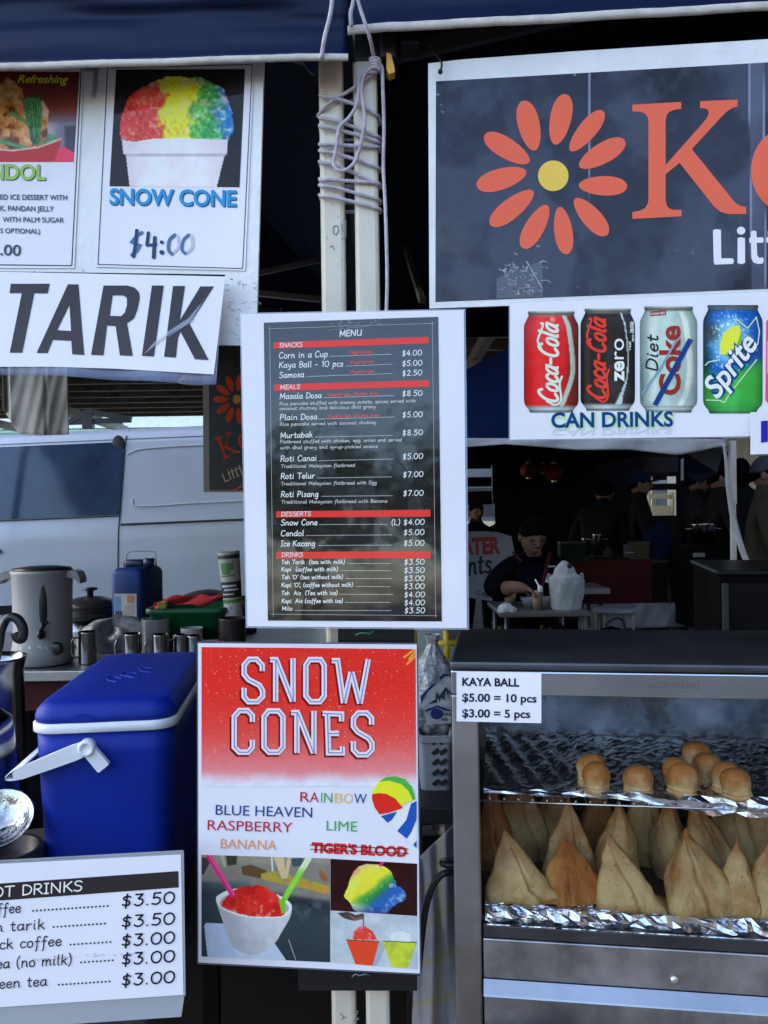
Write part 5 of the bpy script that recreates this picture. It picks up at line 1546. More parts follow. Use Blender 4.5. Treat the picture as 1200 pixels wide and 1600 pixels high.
def photo1(X, Y):
    p = Paint(X, Y, (48, 62, 76))
    p.over(sst(610, 530, Y - .14 * (X - 48)) * sst(460, 500, Y) * .9, (96, 116, 132))
    p.over(sst(590, 560, Y - .15 * (X - 48) * (X > 300)), (120, 122, 122))
    p.over(sst(500, 470, Y) * .5, (150, 150, 142))
    p.over(inpoly(X, Y, [(250, 500), (300, 490), (380, 520), (350, 560), (255, 540)]), (88, 72, 48))
    p.over(inpoly(X, Y, [(350, 535), (420, 525), (520, 545), (700, 600), (700, 640), (520, 600), (350, 565)]) * sst(.2, .5, fbm(X, Y, 30, 4)), (158, 150, 62))
    p.over(inpoly(X, Y, [(520, 570), (700, 610), (700, 650), (600, 620)]) * .7 * sst(.4, .6, fbm(X, Y, 18, 4)), (190, 130, 70))
    for a, b in (((460, 550), (425, 455)), ((465, 550), (455, 455)), ((475, 550), (495, 455)), ((460, 550), (440, 455))):
        p.over(sst(12, 8, segd(X, Y, a, b)), (190, 176, 150))
    p.over(sst(6, 3, segd(X, Y, (404, 448), (408, 520))), (190, 205, 215))
    p.over(sst(9, 5, segd(X, Y, (150, 440), (165, 495))), (160, 160, 150))
    p.over(inpoly(X, Y, [(500, 460), (560, 455), (580, 495), (510, 500)]), (60, 80, 96))
    p.over(inpoly(X, Y, [(170, 440), (230, 445), (225, 490), (180, 495)]), (50, 58, 44))
    p.over(inpoly(X, Y, [(640, 525), (655, 515), (690, 560), (680, 580), (650, 560)]), (140, 92, 60))
    p.over(inpoly(X, Y, [(48, 450), (100, 460), (60, 540), (48, 540)]) * .7, (30, 32, 34))
    r = fbm(X, Y, 110, 9)
    car = sst(570, 620, Y - .15 * (X - 48) * (X > 300))
    p.over(car * sst(.5, .62, r) * sst(760, 640, Y) * sst(420, 560, X) * .9, (26, 32, 36))
    p.over(car * sst(.45, .65, fbm(X, Y, 70, 12)) * sst(430, 620, X) * sst(820, 700, Y) * .6, (98, 118, 136))
    p.over(car * sst(640, 560, Y) * .4, (112, 134, 150))
    p.over(sst(800, 1000, Y) * .5, (34, 46, 58))
    p.over(sst(3, 1, segd(X, Y, (490, 870), (525, 970))), (150, 165, 175))
    p.over(inpoly(X, Y, [(62, 800), (72, 784), (160, 788), (420, 890), (484, 985), (80, 965)]), (176, 200, 238))
    p.over(inpoly(X, Y, [(62, 800), (72, 784), (160, 788), (230, 960), (80, 965)]) * .4, (150, 184, 240))
    cup = inpoly(X, Y, sm([(122, 668), (140, 640), (200, 615), (310, 608), (430, 640), (495, 680), (505, 712), (495, 760), (455, 830), (415, 892), (330, 948), (240, 928), (195, 885), (150, 760)]))
    p.over(cup, (190, 200, 222))
    p.over(cup * sst(330, 160, X + (Y - 700) * -.3) * .5, (140, 150, 178))
    p.over(cup * sst(740, 960, Y) * .35, (150, 160, 184))
    p.over(cup * sst(.5, .7, fbm(X, Y, 40, 3)) * .12, (230, 236, 250))
    p.over(cup * inpoly(X, Y, sm([(122, 660), (160, 628), (240, 608), (340, 610), (440, 642), (500, 690), (504, 720), (470, 752), (380, 762), (250, 752), (150, 712)])), (214, 224, 246))
    rim = inpoly(X, Y, sm([(140, 690), (160, 655), (220, 630), (320, 625), (420, 650), (480, 690), (488, 720), (450, 745), (380, 750), (260, 740), (170, 715)]))
    p.over(rim, (160, 168, 192))
    ice = inpoly(X + 12 * (fbm(X, Y, 30, 2) - .5), Y + 14 * (fbm(X, Y, 30, 5) - .5), sm([(150, 690), (190, 640), (240, 605), (300, 597), (360, 596), (410, 630), (440, 660), (465, 720), (462, 745), (380, 756), (280, 745), (190, 720)]))
    p.over(ice, (204, 38, 34))
    p.over(ice * sst(.48, .7, fbm(X, Y, 36, 6)) * .7, (232, 66, 56))
    p.over(ice * sst(.66, .74, fbm(X, Y, 22, 8)) * sst(640, 700, Y) * .8, (242, 150, 140))
    p.over(ice * sst(.5, .3, fbm(X, Y, 60, 16)) * .5, (150, 20, 22))
    p.over(sst(15, 12, segd(X, Y, (82, 440), (205, 640))), (206, 36, 130))
    p.over(sst(5, 1, np.abs(segd(X, Y, (88, 440), (212, 640)) - 3)) * .5, (240, 130, 190))
    d = segd(X, Y, (590, 460), (470, 660))
    p.over(sst(17, 13, d), (120, 200, 64))
    p.over(sst(17, 13, d) * sst(545, 490, Y), (206, 226, 210))
    p.over(sst(5, 1, d) * .5, (170, 232, 120))
    p.over(inpoly(X, Y, [(440, 668), (472, 655), (472, 730), (455, 740)]), (104, 186, 56))
    return p
paint(SS, [(48, 440), (700, 459), (700, 985), (48, 955)], 260, 200, photo1, 0.8, t, 'photo_print', Z4)
def photo2(X, Y):
    p = Paint(X, Y, (52, 20, 24))
    p.over(sst(.4, .7, fbm(X, Y, 120, 6)) * .5, (30, 12, 16))
    jx, jy = X + 16 * (fbm(X, Y, 26, 2) - .5), Y + 16 * (fbm(X, Y, 26, 12) - .5)
    m = inpoly(jx, jy, sm([(775, 652), (786, 610), (802, 560), (828, 515), (870, 492), (930, 488), (985, 505), (1015, 545), (1035, 590), (1078, 625), (1082, 655), (1050, 682), (1012, 702), (985, 738), (900, 744), (835, 732), (806, 690)]))
    d = (X - 790) * .75 + (Y - 486) * .85
    col = np.zeros(X.shape + (3,))
    dd = d + 46 * (fbm(X, Y, 60, 7) - .5)
    stops = [(0, (222, 130, 160)), (60, (232, 150, 130)), (85, (240, 220, 90)), (175, (232, 220, 60)), (205, (90, 170, 70)), (245, (40, 130, 80)), (275, (36, 92, 180)), (380, (40, 110, 205))]
    for c in range(3): col[..., c] = np.interp(dd, [s[0] for s in stops], [s[1][c] for s in stops])
    p.a = p.a * (1 - m[..., None]) + col * m[..., None]
    p.over(m * sst(520, 492, Y) * .7 * sst(.4, .6, fbm(X, Y, 40, 3)), (240, 190, 150))
    p.over(m * sst(.55, .75, fbm(X, Y, 24, 13)) * .45, (245, 225, 215))
    p.over(m * sst(675, 715, Y + .0 * X) * sst(930, 830, X) * .8, (200, 214, 236))
    p.over(m * sst(690, 730, Y) * .5, (40, 60, 120))
    p.over(sst(10, 6, segd(X, Y, (955, 492), (972, 470))), (200, 40, 140))
    return p
paint(SS, [(702, 460), (1141, 485), (1141, 750), (702, 722)], 150, 90, photo2, 0.8, t, 'photo_print', Z4)
def photo3(X, Y):
    p = Paint(X, Y, (178, 198, 224))
    p.over(sst(.45, .75, fbm(X, Y, 70, 6)) * .35, (146, 168, 196))
    p.over(inpoly(X, Y, [(735, 735), (790, 728), (830, 745), (870, 735), (868, 765), (820, 775), (770, 762)]), (70, 62, 64))
    p.over(inpoly(X, Y, [(790, 740), (830, 760), (860, 750), (862, 768), (820, 776)]) * .8, (130, 96, 86))
    p.over(sst(4, 2, segd(X, Y, (868, 740), (868, 800))), (120, 40, 40))
    m = inpoly(X + 10 * (fbm(X, Y, 20, 3) - .5), Y + 10 * (fbm(X, Y, 20, 4) - .5), [(815, 870), (820, 825), (850, 805), (870, 798), (895, 815), (922, 830), (935, 872)])
    p.over(m, (206, 64, 58)); p.over(m * sst(.5, .7, fbm(X, Y, 20, 9)) * .7, (240, 170, 165))
    p.over(inpoly(X, Y, [(945, 880), (990, 890), (940, 1000), (915, 1005)]) * .4, (110, 130, 160))
    p.over(inpoly(X, Y, [(780, 868), (950, 876), (915, 1002), (828, 996)]), (222, 72, 44))
    p.over(inpoly(X, Y, [(780, 868), (950, 876), (948, 882), (782, 874)]) * .8, (120, 70, 60))
    m = inpoly(X + 10 * (fbm(X, Y, 20, 3) - .5), Y + 10 * (fbm(X, Y, 20, 4) - .5), [(1000, 880), (1005, 850), (1030, 830), (1070, 825), (1105, 845), (1112, 884)])
    p.over(m * .7, (214, 228, 244))
    p.over(inpoly(X, Y, [(962, 874), (1141, 882), (1092, 1018), (1014, 1010)]), (186, 206, 66))
    p.over(inpoly(X, Y, [(962, 874), (1141, 882), (1092, 1018), (1014, 1010)]) * sst(.5, .7, fbm(X, Y, 50, 9)) * .5, (140, 160, 60))
    p.over(inpoly(X, Y, [(962, 874), (1141, 882), (1139, 888), (964, 880)]) * .8, (80, 96, 40))
    return p
paint(SS, [(702, 724), (1141, 752), (1143, 1020), (702, 985)], 130, 90, photo3, 0.8, t, 'photo_print', Z4)

# ---- black backing board of the snow cones poster
SB = Sheet((530, 1000, 1.118), (640, 1000, 1.117), (530, 1540, 1.118))
t = thing('backing_board', 'black corrugated plastic board tied to the poles behind the snow cones poster', 'board', SB.pr(585, 1545))
mb = MB()
quadsheet(mb, SB, [(528, 982), (648, 982), (652, 1548), (466, 1548), (466, 1400), (528, 1400)], 0.004, 0)
for k in range(38):
    x = 470 + k * 4.8
    ribbon(mb, SB, [(x, 1520), (x + .3, 1546)], 2.2, .5, 0, cap=False)
    if x > 531 and x < 645: ribbon(mb, SB, [(x, 984), (x + .2, 1004)], 2.2, .5, 0, cap=False)
mb.build('panel', mat('black_corflute', (0.010, 0.010, 0.012), 0.4, var=.3), t)
mb = MB()
mb.add(*tube(smooth_path([SB.pr(550, 1526, 4), SB.pr(556, 1522, 8), SB.pr(562, 1524, 9), SB.pr(572, 1522, 8), SB.pr(576, 1525, 3)]), .0009, 6), 0, True)
mb.add(*tube(smooth_path([SB.pr(556, 992, 4), SB.pr(566, 989, 8), SB.pr(578, 990, 8), SB.pr(584, 986, 3)]), .0014, 6), 1, True)
mb.build('tie_wire', [mat('grey_wire', (.3, .3, .3), .4), mat('green_wire', (.05, .3, .16), .5)], t)

# ---- kaya ball card on the warmer
Z6 = Zoom(700, 980, 2.4)
WY = R(-8)
O_W = P(712, 1600, 1.10)
MW = Matrix.Translation(Vector((O_W.x, O_W.y, 0))) @ Matrix.Rotation(WY, 4, 'Z')
def wpt(u, d, z): return MW @ Vector((u, d, z))
class WSheet(Sheet):
    def __init__(s, d):
        s.o = wpt(0, d, 1)
        s.n = (MW.to_3x3() @ Vector((0, -1, 0))).normalized()
SW = WSheet(-0.006)
q = [(32, 165), (350, 172), (350, 360), (32, 353)]
t = print_thing('price_card', 'white price card lettered KAYA BALL on the front of the steel food warmer', 'card', SW, q, Z6)
mb = MB(); quadsheet(mb, SW, q, 0.0008, 0, 0, Z6); mb.build('sheet', M_paper, t)
mb = MB()
text(mb, SW, 'KAYA BALL', (53, 219), (267, 222), 30, 1, 0, Z6, 0.03)
text(mb, SW, '$5.00 = 10 pcs', (53, 278), (332, 282), 30, 1, 0, Z6, 0.024)
text(mb, SW, '$3.00 = 5 pcs', (53, 337), (308, 340), 30, 1, 0, Z6, 0.024)
mb.build('lettering', ink((34, 32, 52)), t)

# ---- hot drinks sign in its acrylic stand
ZH = Zoom(0, 1300, 1200 / 330)
SH = Sheet((285, 1560, 1.005), (0, 1575, 0.995), (286, 1335, 1.02))
q = [(-250, 195), (1028, 128), (1042, 925), (-250, 1012)]
t = print_thing('drinks_sign', 'clear acrylic stand with a hot drinks price sheet before the blue cooler', 'sign', SH, q, ZH)
mb = MB(); quadsheet(mb, SH, q, 0.0003, 0, 0, ZH); mb.build('sheet', M_paper, t)
mb = MB()
quadsheet(mb, SH, [(-252, 187), (1036, 110), (1048, 928), (-252, 1018)], 0.002, -1, 0, ZH)
a = [SH.pr(*ZH(p), -1) for p in [(-252, 1018), (1048, 928), (1030, 1050), (-252, 1135)]]
mb.add(*slab(a, SH.n * -0.004))
mb.build('acrylic_stand', film('acrylic', (0.62, 0.66, 0.66), 0.42, 0.15), t)
mb = MB()
for a, b in (((-252, 178), (1040, 107)), ((1040, 107), (1050, 926))):
    ribbon(mb, SH, [a, b], 9, 0.8, 0, ZH)
mb.build('edge_strip', mat('acrylic_edge', (0.34, 0.37, 0.36), 0.15), t)
mb = MB()
poly(mb, SH, [(-250, 310), (1013, 222), (1015, 315), (-250, 408)], 1, 0, ZH)
mb.build('heading_bar', ink((46, 44, 50)), t)
mb = MB()
hand(mb, SH, 'HOT DRINKS', (-118, 378), (470, 333), 56, 8, 2, 0, ZH)
for s, x0, y0, x1, y1 in (('Coffee', -105, 471, 118, 457), ('Teh tarik', -135, 574, 255, 551), ('Black coffee', -130, 674, 350, 645), ('Tea (no milk)', -75, 780, 410, 752), ('Green tea', -105, 896, 268, 873)):
    hand(mb, SH, s, (x0, y0), (x1, y1), 58, 6.5, 2, 1, ZH)
for s, y0, y1 in (('$3.50', 424, 404), ('$3.50', 542, 522), ('$3.00', 650, 630), ('$3.00', 755, 736), ('$3.00', 874, 854)):
    hand(mb, SH, s, (684, y0), (996, y1), 64, 9.5, 2, 1, ZH, 0.15)
for x0, y0, x1, y1, n in ((187, 448, 612, 420, 20), (304, 540, 595, 520, 14), (400, 640, 627, 625, 11), (460, 741, 640, 729, 9), (334, 868, 622, 849, 14)):
    dots(mb, SH, (x0, y0), (x1, y1), n, 6, 1.5, 1, ZH)
random.seed(5)
for i in range(24):
    x = random.uniform(180, 760)
    y = 718 - (x - 200) * .05 + random.uniform(-10, 10)
    poly(mb, SH, [(x + random.uniform(4, 22) * math.cos(a), y + random.uniform(2, 6) * math.sin(a)) for a in np.linspace(0, 6.28, 9)[:-1]], 1.0 + .02 * (i % 7), 2, ZH)
mb.build('lettering', [ink((216, 222, 240)), ink((22, 26, 44)), ink((184, 192, 220))], t)
# ================================================================== steel food warmer and its food
M_steel = mat('brushed_steel', (0.42, 0.42, 0.43), 0.36, 1.0, var=.24, vscale=14, bump=.02, bscale=30, rvar=.14)
M_steelp = mat('smudged_steel', (0.30, 0.285, 0.275), 0.42, 1.0, var=.22, vscale=5, bump=.02, bscale=25, rvar=.14)
M_steel2 = mat('polished_steel', (0.62, 0.62, 0.62), 0.16, 1.0, var=.08, vscale=8, rvar=.06)
M_steeld = mat('dark_steel_sheet', (0.10, 0.10, 0.105), 0.45, 1.0, var=.2, vscale=6, rvar=.1)
W0 = WSheet(0.0)
MWi = MW.inverted()
def wl(px, py, d=0.0):
    """pixel -> warmer local (u, d, z) on the plane at depth d"""
    q = MWi @ WSheet(d).pr(px, py)
    return q
ZT_ = wl(900, 1047).z          # top front edge
ZHB = wl(900, 1087).z          # header bottom
ZSH = wl(900, 1257).z          # shelf level
ZLO = wl(900, 1440).z          # lower deck
ZB = ZLO - .17
UW = .66
UP_ = wl(752, 1250).u if False else wl(752, 1250).x
t = thing('food_warmer', 'stainless steel glass fronted food warmer holding pastries on two shelves', 'food warmer', wpt(UW / 2, .16, ZB))
DW = .31
mb = MB()
mb.add(*box(-.002, UW, -.001, DW, ZT_ - .002, ZT_ + .010, .004), 0, False, MW)
mb.build('top_plate', M_steeld, t)
mb = MB(); mb.add(*box(0.0, UW, -.003, .012, ZHB, ZT_ - .0025, .002), 0, False, MW); hr = mb.build('header_rail', M_steel2, t)
ZW6 = Zoom(700, 980, 2.4)
mb = MB(); text(mb, WSheet(-.0036), 'CAUTION HOT SURFACE', (748, 229), (946, 231), 22, 0, 0, ZW6, .01)
mb.build('embossed_lettering', mat('emboss_steel', (0.30, 0.30, 0.31), .35, 1.0), hr)
mb = MB(); mb.add(*box(0.0, UP_ - .002, -.002, .03, ZB, ZHB - .001, .003), 0, False, MW); mb.build('side_post', M_steelp, t)
mb = MB(); mb.add(*box(UW - .04, UW, -.002, .03, ZB, ZHB - .001, .003), 0, False, MW); mb.build('side_post', M_steelp, t)
mb = MB(); mb.add(*box(0.002, .006, .031, DW - .001, ZB, ZT_ - .003), 0, False, MW)
mb.add(*box(UW - .006, UW - .002, .031, DW - .001, ZB, ZT_ - .003), 0, False, MW); mb.build('side_panel', M_steeld, t)
mb = MB(); mb.add(*box(.007, UW - .007, DW - .006, DW - .002, ZB, ZT_ - .003), 0, False, MW); mb.build('back_panel', mat('back_steel', (.17, .18, .20), 0.26, 1.0, var=.3, vscale=12, bump=.35, bscale=18), t)
z1, z2, z3, z4 = wl(900, 1455).z, wl(900, 1475).z, wl(900, 1538).z, wl(900, 1557).z
mb = MB(); mb.add(*box(UP_, UW - .041, .002, .014, z2 + .0008, z1, .001), 0, False, MW); mb.build('deck_lip', M_steeld, t)
mb = MB(); mb.add(*box(UP_, UW - .041, .0, .006, z3 + .0008, z2, .0015), 0, False, MW); fp = mb.build('front_panel', M_steel, t)
mb = MB(); mb.add(*loft([[(x, -.016, z4 + .001), (x, -.015, z4 + .003), (x, -.001, z3), (x, .003, z3), (x, .003, z4 + .001)] for x in (UP_, UW - .041)], MW), 0, False); mb.build('ledge', mat('ledge_steel', (.38, .38, .39), .3, 1.0, var=.1, vscale=9), t)
mb = MB(); mb.add(*box(UP_, UW - .041, .002, .01, ZB, z4 - .0008, .001), 0, False, MW); mb.build('base_panel', M_steel, t)
sc = wl(1054, 1531)
mb = MB(); mb.add(*lathe([(.0058, 0), (.0056, .002), (.003, .0036), (0, .0038)], 16), 0, True, MW @ Matrix.Translation(Vector((sc.x, -.0005, sc.z))) @ Matrix.Rotation(R(90), 4, 'X'))
mb.add(*box(-.0035, .0035, -.0045, -.0030, -.0006, .0006), 0, False, MW @ Matrix.Translation(Vector((sc.x, 0, sc.z))))
mb.add(*box(-.0006, .0006, -.0046, -.0031, -.0035, .0035), 0, False, MW @ Matrix.Translation(Vector((sc.x, 0, sc.z))))
mb.build('screw', M_steel2, fp)
mb = MB(); mb.add(*box(.008, UW - .008, .015, DW - .008, ZLO - .012, ZLO - .006), 0, False, MW); mb.build('deck', M_steeld, t)
# shelf: rail with rivets and rods
mb = MB(); mb.add(*tube([wpt(UP_ - .001, .010, ZSH - .003), wpt(UW - .042, .010, ZSH - .003)], .0014, 8), 0, True)
for k in range(14):
    mb.add(*tube([wpt(UP_ + .01 + k * .022 * 2, .011, ZSH - .004), wpt(UP_ + .01 + k * .022 * 2, DW - .012, ZSH - .004)], .001, 6), 0, True)
for k in range(26):
    mb.add(*ball(wpt(UP_ + .012 + k * .0192, .0095, ZSH + .0005), .0016, .0016, .0016, 8, 6), 0, True)
mb.build('wire_shelf', M_steel2, t)
mb = MB(); mb.add(*box(UP_ + .001, UW - .042, -.0005, .0025, z1 + .002, ZHB - .002), 0, False, MW)
mb.build('glass_pane', film('front_glass', (0.9, 0.95, 1.0), 0.0, .03, 1.16), t)
# side cable gland
g = wl(704, 1348)
mb = MB(); mb.add(*ball(P(705, 1348, 1.16), .012, .012, .005, 14, 8), 0, True)
for k in range(3): mb.add(*lathe([(.011, -.003), (.012, 0), (.011, .003)], 16, P(699 + k * 5, 1348, 1.155)), 0, True)
mb.build('side_knob', M_blk, t)
mb = MB(); mb.add(*tube(smooth_path([P(714, 1362, 1.15), P(704, 1363, 1.145), P(690, 1367, 1.14), P(676, 1385, 1.14), P(667, 1412, 1.14), P(662, 1440, 1.14), P(658, 1475, 1.15), P(654, 1520, 1.18)], 6), .0047, 10), 0, True)
mb.build('power_cord', M_blk, t)

# crumpled foil
def foilmat():
    m = mat('foil', (0.80, 0.80, 0.82), 0.2, 1.0, var=.04, vscale=9, bump=.35, bscale=55)
    return m
M_foil = foilmat()
def crum(x, y, s=1.0, seed=0):
    X, Y = np.array([x]), np.array([y])
    r = abs(float(fbm(X, Y, .05, seed)[0]) - .5) * 2
    q = abs(float(fbm(X, Y, .016, seed + 4)[0]) - .5)
    return s * (.011 * (1 - r) + .006 * q)
def foil_sheet(name, label, z, front_h, seed, ridge=True):
    t = thing(name, label, 'foil', wpt(UW / 2, .15, z))
    rj = random.Random(seed + 77)
    jt = [[rj.uniform(-1, 1) for _ in range(97)] for _ in range(47)]
    def fn(u, v):
        x = UP_ + .003 + (UW - .045 - UP_ - .003) * u
        d = .014 + ((DW - .026) if ridge else .05) * v
        h = crum(x, d, .8 if ridge else .5, seed) + (.0015 if ridge else .001) * jt[int(round(v * 46))][int(round(u * 96))]
        if ridge: h += .0036 * math.sin(x * 210 + 40 * d) * (1 if x < UP_ + .15 else .3) * min(1, v * 4)
        return wpt(x, d, z + h * .8)
    mb = MB(); mb.add(*surf(fn, 96, 46), 0, False); mb.build('sheet', mat('matt_foil', (.88, .88, .90), .27, 1.0, var=.04, vscale=9, bump=.5, bscale=45) if ridge else M_foil, t)
    rnd = random.Random(seed)
    jit = [[(rnd.uniform(-1, 1), rnd.uniform(-1, 1), rnd.uniform(-1, 1)) for _ in range(64)] for _ in range(6)]
    def fr(u, v):
        nn = 38 if ridge else 62
        i, j = min(62, int(round(u * nn))), min(4, int(round(v * 4)))
        x = UP_ + .003 + (UW - .045 - UP_ - .003) * u + .0022 * jit[j][i][0] * (0 < i < 62)
        hh = front_h(u)
        z0_ = z + crum(x, .014, .8 if ridge else .5, seed) * .8
        d = .014 - .0045 * math.sin(v * math.pi) + .0036 * jit[j][i][1]
        return wpt(x, max(.0040, d), z0_ + .003 * (1 - v) - hh * v + (.0012 if ridge else .0022) * jit[j][i][2])
    mb = MB(); mb.add(*surf(fr, 38 if ridge else 62, 4), 0, False); mb.build('front_fold', M_foil, t)
    return t
foil_sheet('foil_sheet', 'crumpled aluminium foil lining the upper shelf under the buns', ZSH + .004, lambda u: (.005 if u < .30 else .005 + .017 * min(1, (u - .30) * 4)), 3)
def fh2(u): return .020
foil_sheet('foil_sheet', 'crumpled aluminium foil under the samosas on the lower deck', ZLO + .000, fh2, 11, False)

# ---- kaya balls: small golden buns standing on the foil
M_bun = None
def pastry(name, c_light, c_brown, lo, hi, zt, bump=.25):
    """baked dough: paler below and browned patches by noise"""
    if name in MATS: return MATS[name]
    m = bpy.data.materials.new(name); m.use_nodes = True
    n = m.node_tree; b = n.nodes['Principled BSDF']
    b.inputs['Roughness'].default_value = .55
    b.inputs['Specular IOR Level'].default_value = .3
    tc = n.nodes.new('ShaderNodeTexCoord')
    nz = n.nodes.new('ShaderNodeTexNoise'); nz.noise_dimensions = '4D'; nz.inputs['Scale'].default_value = 24; nz.inputs['Detail'].default_value = 6
    oi_ = n.nodes.new('ShaderNodeObjectInfo'); om = n.nodes.new('ShaderNodeMath'); om.operation = 'MULTIPLY'; om.inputs[1].default_value = 60
    n.links.new(oi_.outputs['Random'], om.inputs[0]); n.links.new(om.outputs[0], nz.inputs['W'])
    ge_ = n.nodes.new('ShaderNodeNewGeometry'); pr_ = n.nodes.new('ShaderNodeMapRange'); pr_.inputs['From Min'].default_value = .51; pr_.inputs['From Max'].default_value = .62; pr_.inputs['To Max'].default_value = .55
    n.links.new(ge_.outputs['Pointiness'], pr_.inputs['Value'])
    n.links.new(tc.outputs['Object'], nz.inputs['Vector'])
    sp = n.nodes.new('ShaderNodeSeparateXYZ'); n.links.new(tc.outputs['Object'], sp.inputs[0])
    mr = n.nodes.new('ShaderNodeMapRange'); mr.inputs['From Min'].default_value = lo; mr.inputs['From Max'].default_value = hi
    n.links.new(sp.outputs['Z'], mr.inputs['Value'])
    ad = n.nodes.new('ShaderNodeMath'); ad.operation = 'MULTIPLY_ADD'; ad.inputs[1].default_value = zt
    nc = n.nodes.new('ShaderNodeMapRange'); nc.inputs['From Min'].default_value = .34; nc.inputs['From Max'].default_value = .66; nc.inputs['To Min'].default_value = .2; nc.inputs['To Max'].default_value = .80
    n.links.new(nz.outputs['Fac'], nc.inputs['Value'])
    n.links.new(mr.outputs[0], ad.inputs[0]); n.links.new(nc.outputs[0], ad.inputs[2])
    rp = n.nodes.new('ShaderNodeValToRGB')
    rp.color_ramp.elements[0].position = .38; rp.color_ramp.elements[0].color = (*c_light, 1)
    rp.color_ramp.elements[1].position = .98; rp.color_ramp.elements[1].color = (*c_brown, 1)
    ad2 = n.nodes.new('ShaderNodeMath'); ad2.operation = 'ADD'; n.links.new(ad.outputs[0], ad2.inputs[0]); n.links.new(pr_.outputs[0], ad2.inputs[1]); n.links.new(ad2.outputs[0], rp.inputs['Fac'])
    n2 = n.nodes.new('ShaderNodeTexNoise'); n2.inputs['Scale'].default_value = 210; n2.inputs['Detail'].default_value = 2
    n.links.new(tc.outputs['Object'], n2.inputs['Vector'])
    r2 = n.nodes.new('ShaderNodeValToRGB'); r2.color_ramp.elements[0].position = .27; r2.color_ramp.elements[0].color = (.25, .14, .06, 1); r2.color_ramp.elements[1].position = .33; r2.color_ramp.elements[1].color = (1, 1, 1, 1)
    n.links.new(n2.outputs['Fac'], r2.inputs['Fac'])
    mx = n.nodes.new('ShaderNodeMix'); mx.data_type = 'RGBA'; mx.blend_type = 'MULTIPLY'; mx.inputs[0].default_value = .8
    n.links.new(rp.outputs['Color'], mx.inputs[6]); n.links.new(r2.outputs['Color'], mx.inputs[7])
    n.links.new(mx.outputs[2], b.inputs['Base Color'])
    bp = n.nodes.new('ShaderNodeBump'); bp.inputs['Strength'].default_value = bump; bp.inputs['Distance'].default_value = .006
    n3 = n.nodes.new('ShaderNodeTexNoise'); n3.inputs['Scale'].default_value = 70; n3.inputs['Detail'].default_value = 6
    n.links.new(tc.outputs['Object'], n3.inputs['Vector']); n.links.new(n3.outputs['Fac'], bp.inputs['Height']); n.links.new(bp.outputs['Normal'], b.inputs['Normal'])
    MATS[name] = m
    return m
M_bun = pastry('baked_bun', (0.66, 0.46, 0.20), (0.46, 0.17, 0.035), .012, .036, .62)
BUNS = [(932, 1240, .032, 'small golden bun, front one of the leftmost pair on the upper shelf'), (925, 1222, .06, 'small golden bun, rear one of the leftmost pair on the upper shelf'), (998, 1238, .032, 'small golden bun standing alone between the pairs on the upper shelf'),
        (1066, 1242, .030, 'small golden bun, front one of the pair right of the lone bun'), (1059, 1224, .058, 'small golden bun, rear one of the pair right of the lone bun'), (1104, 1218, .095, 'paler bun standing behind the front pairs, second from the back'), (1090, 1196, .135, 'palest bun, farthest back on the upper shelf'),
        (1134, 1236, .05, 'small golden bun leaning behind the rightmost front bun'), (1152, 1248, .026, 'small golden bun, rightmost at the front of the upper shelf')]
for i, (px, pb, d, lb) in enumerate(BUNS):
    rnd = random.Random(i)
    c = wl(px, pb, d)
    z0 = ZSH + .0085
    r0 = .0180 * (1.0 + .12 * d / .1)
    H = .0395 * (1 + .08 * math.sin(i * 2.3))
    def fn(u, v):
        a = 2 * math.pi * u
        prof = [(0, .0), (.92, .0), (1.0, .04), (.98, .11), (.93, .15), (.99, .20), (.94, .27), (.95, .31), (1.0, .42), (1.02, .55), (.98, .68), (.89, .80), (.71, .90), (.48, .965), (.22, .995), (0, 1.0)]
        s = v * (len(prof) - 1); k = min(int(s), len(prof) - 2); f_ = s - k
        r = (prof[k][0] * (1 - f_) + prof[k + 1][0] * f_) * r0 * (1 + .05 * math.sin(2 * a + i) + .035 * math.sin(5 * a + 2 * i + 6 * v) + .02 * math.sin(9 * a - 11 * v + i))
        z = prof[k][1] * (1 - f_) + prof[k + 1][1] * f_
        return Vector((r * math.cos(a) + .003 * math.sin(i * 3) * z, r * math.sin(a), H * z))
    vv, ff = surf(fn, 36, 45)
    for q in vv: q += Vector((mnoise.noise(q * 70 + Vector((i, 2 * i, 0))), mnoise.noise(q * 70 + Vector((3 * i, i, 5))), .6 * mnoise.noise(q * 70 + Vector((i, 7, i))))) * .0016
    for j_ in range(46): vv[j_ * 37 + 36] = vv[j_ * 37].copy()
    base = wpt(c.x, d, z0)
    mb = MB(); mb.add(vv, ff, 0, True, Matrix.Translation(base))
    mb.build('kaya_bun', M_bun, None, lb, 'bun', 'golden buns on the upper shelf', None, base)

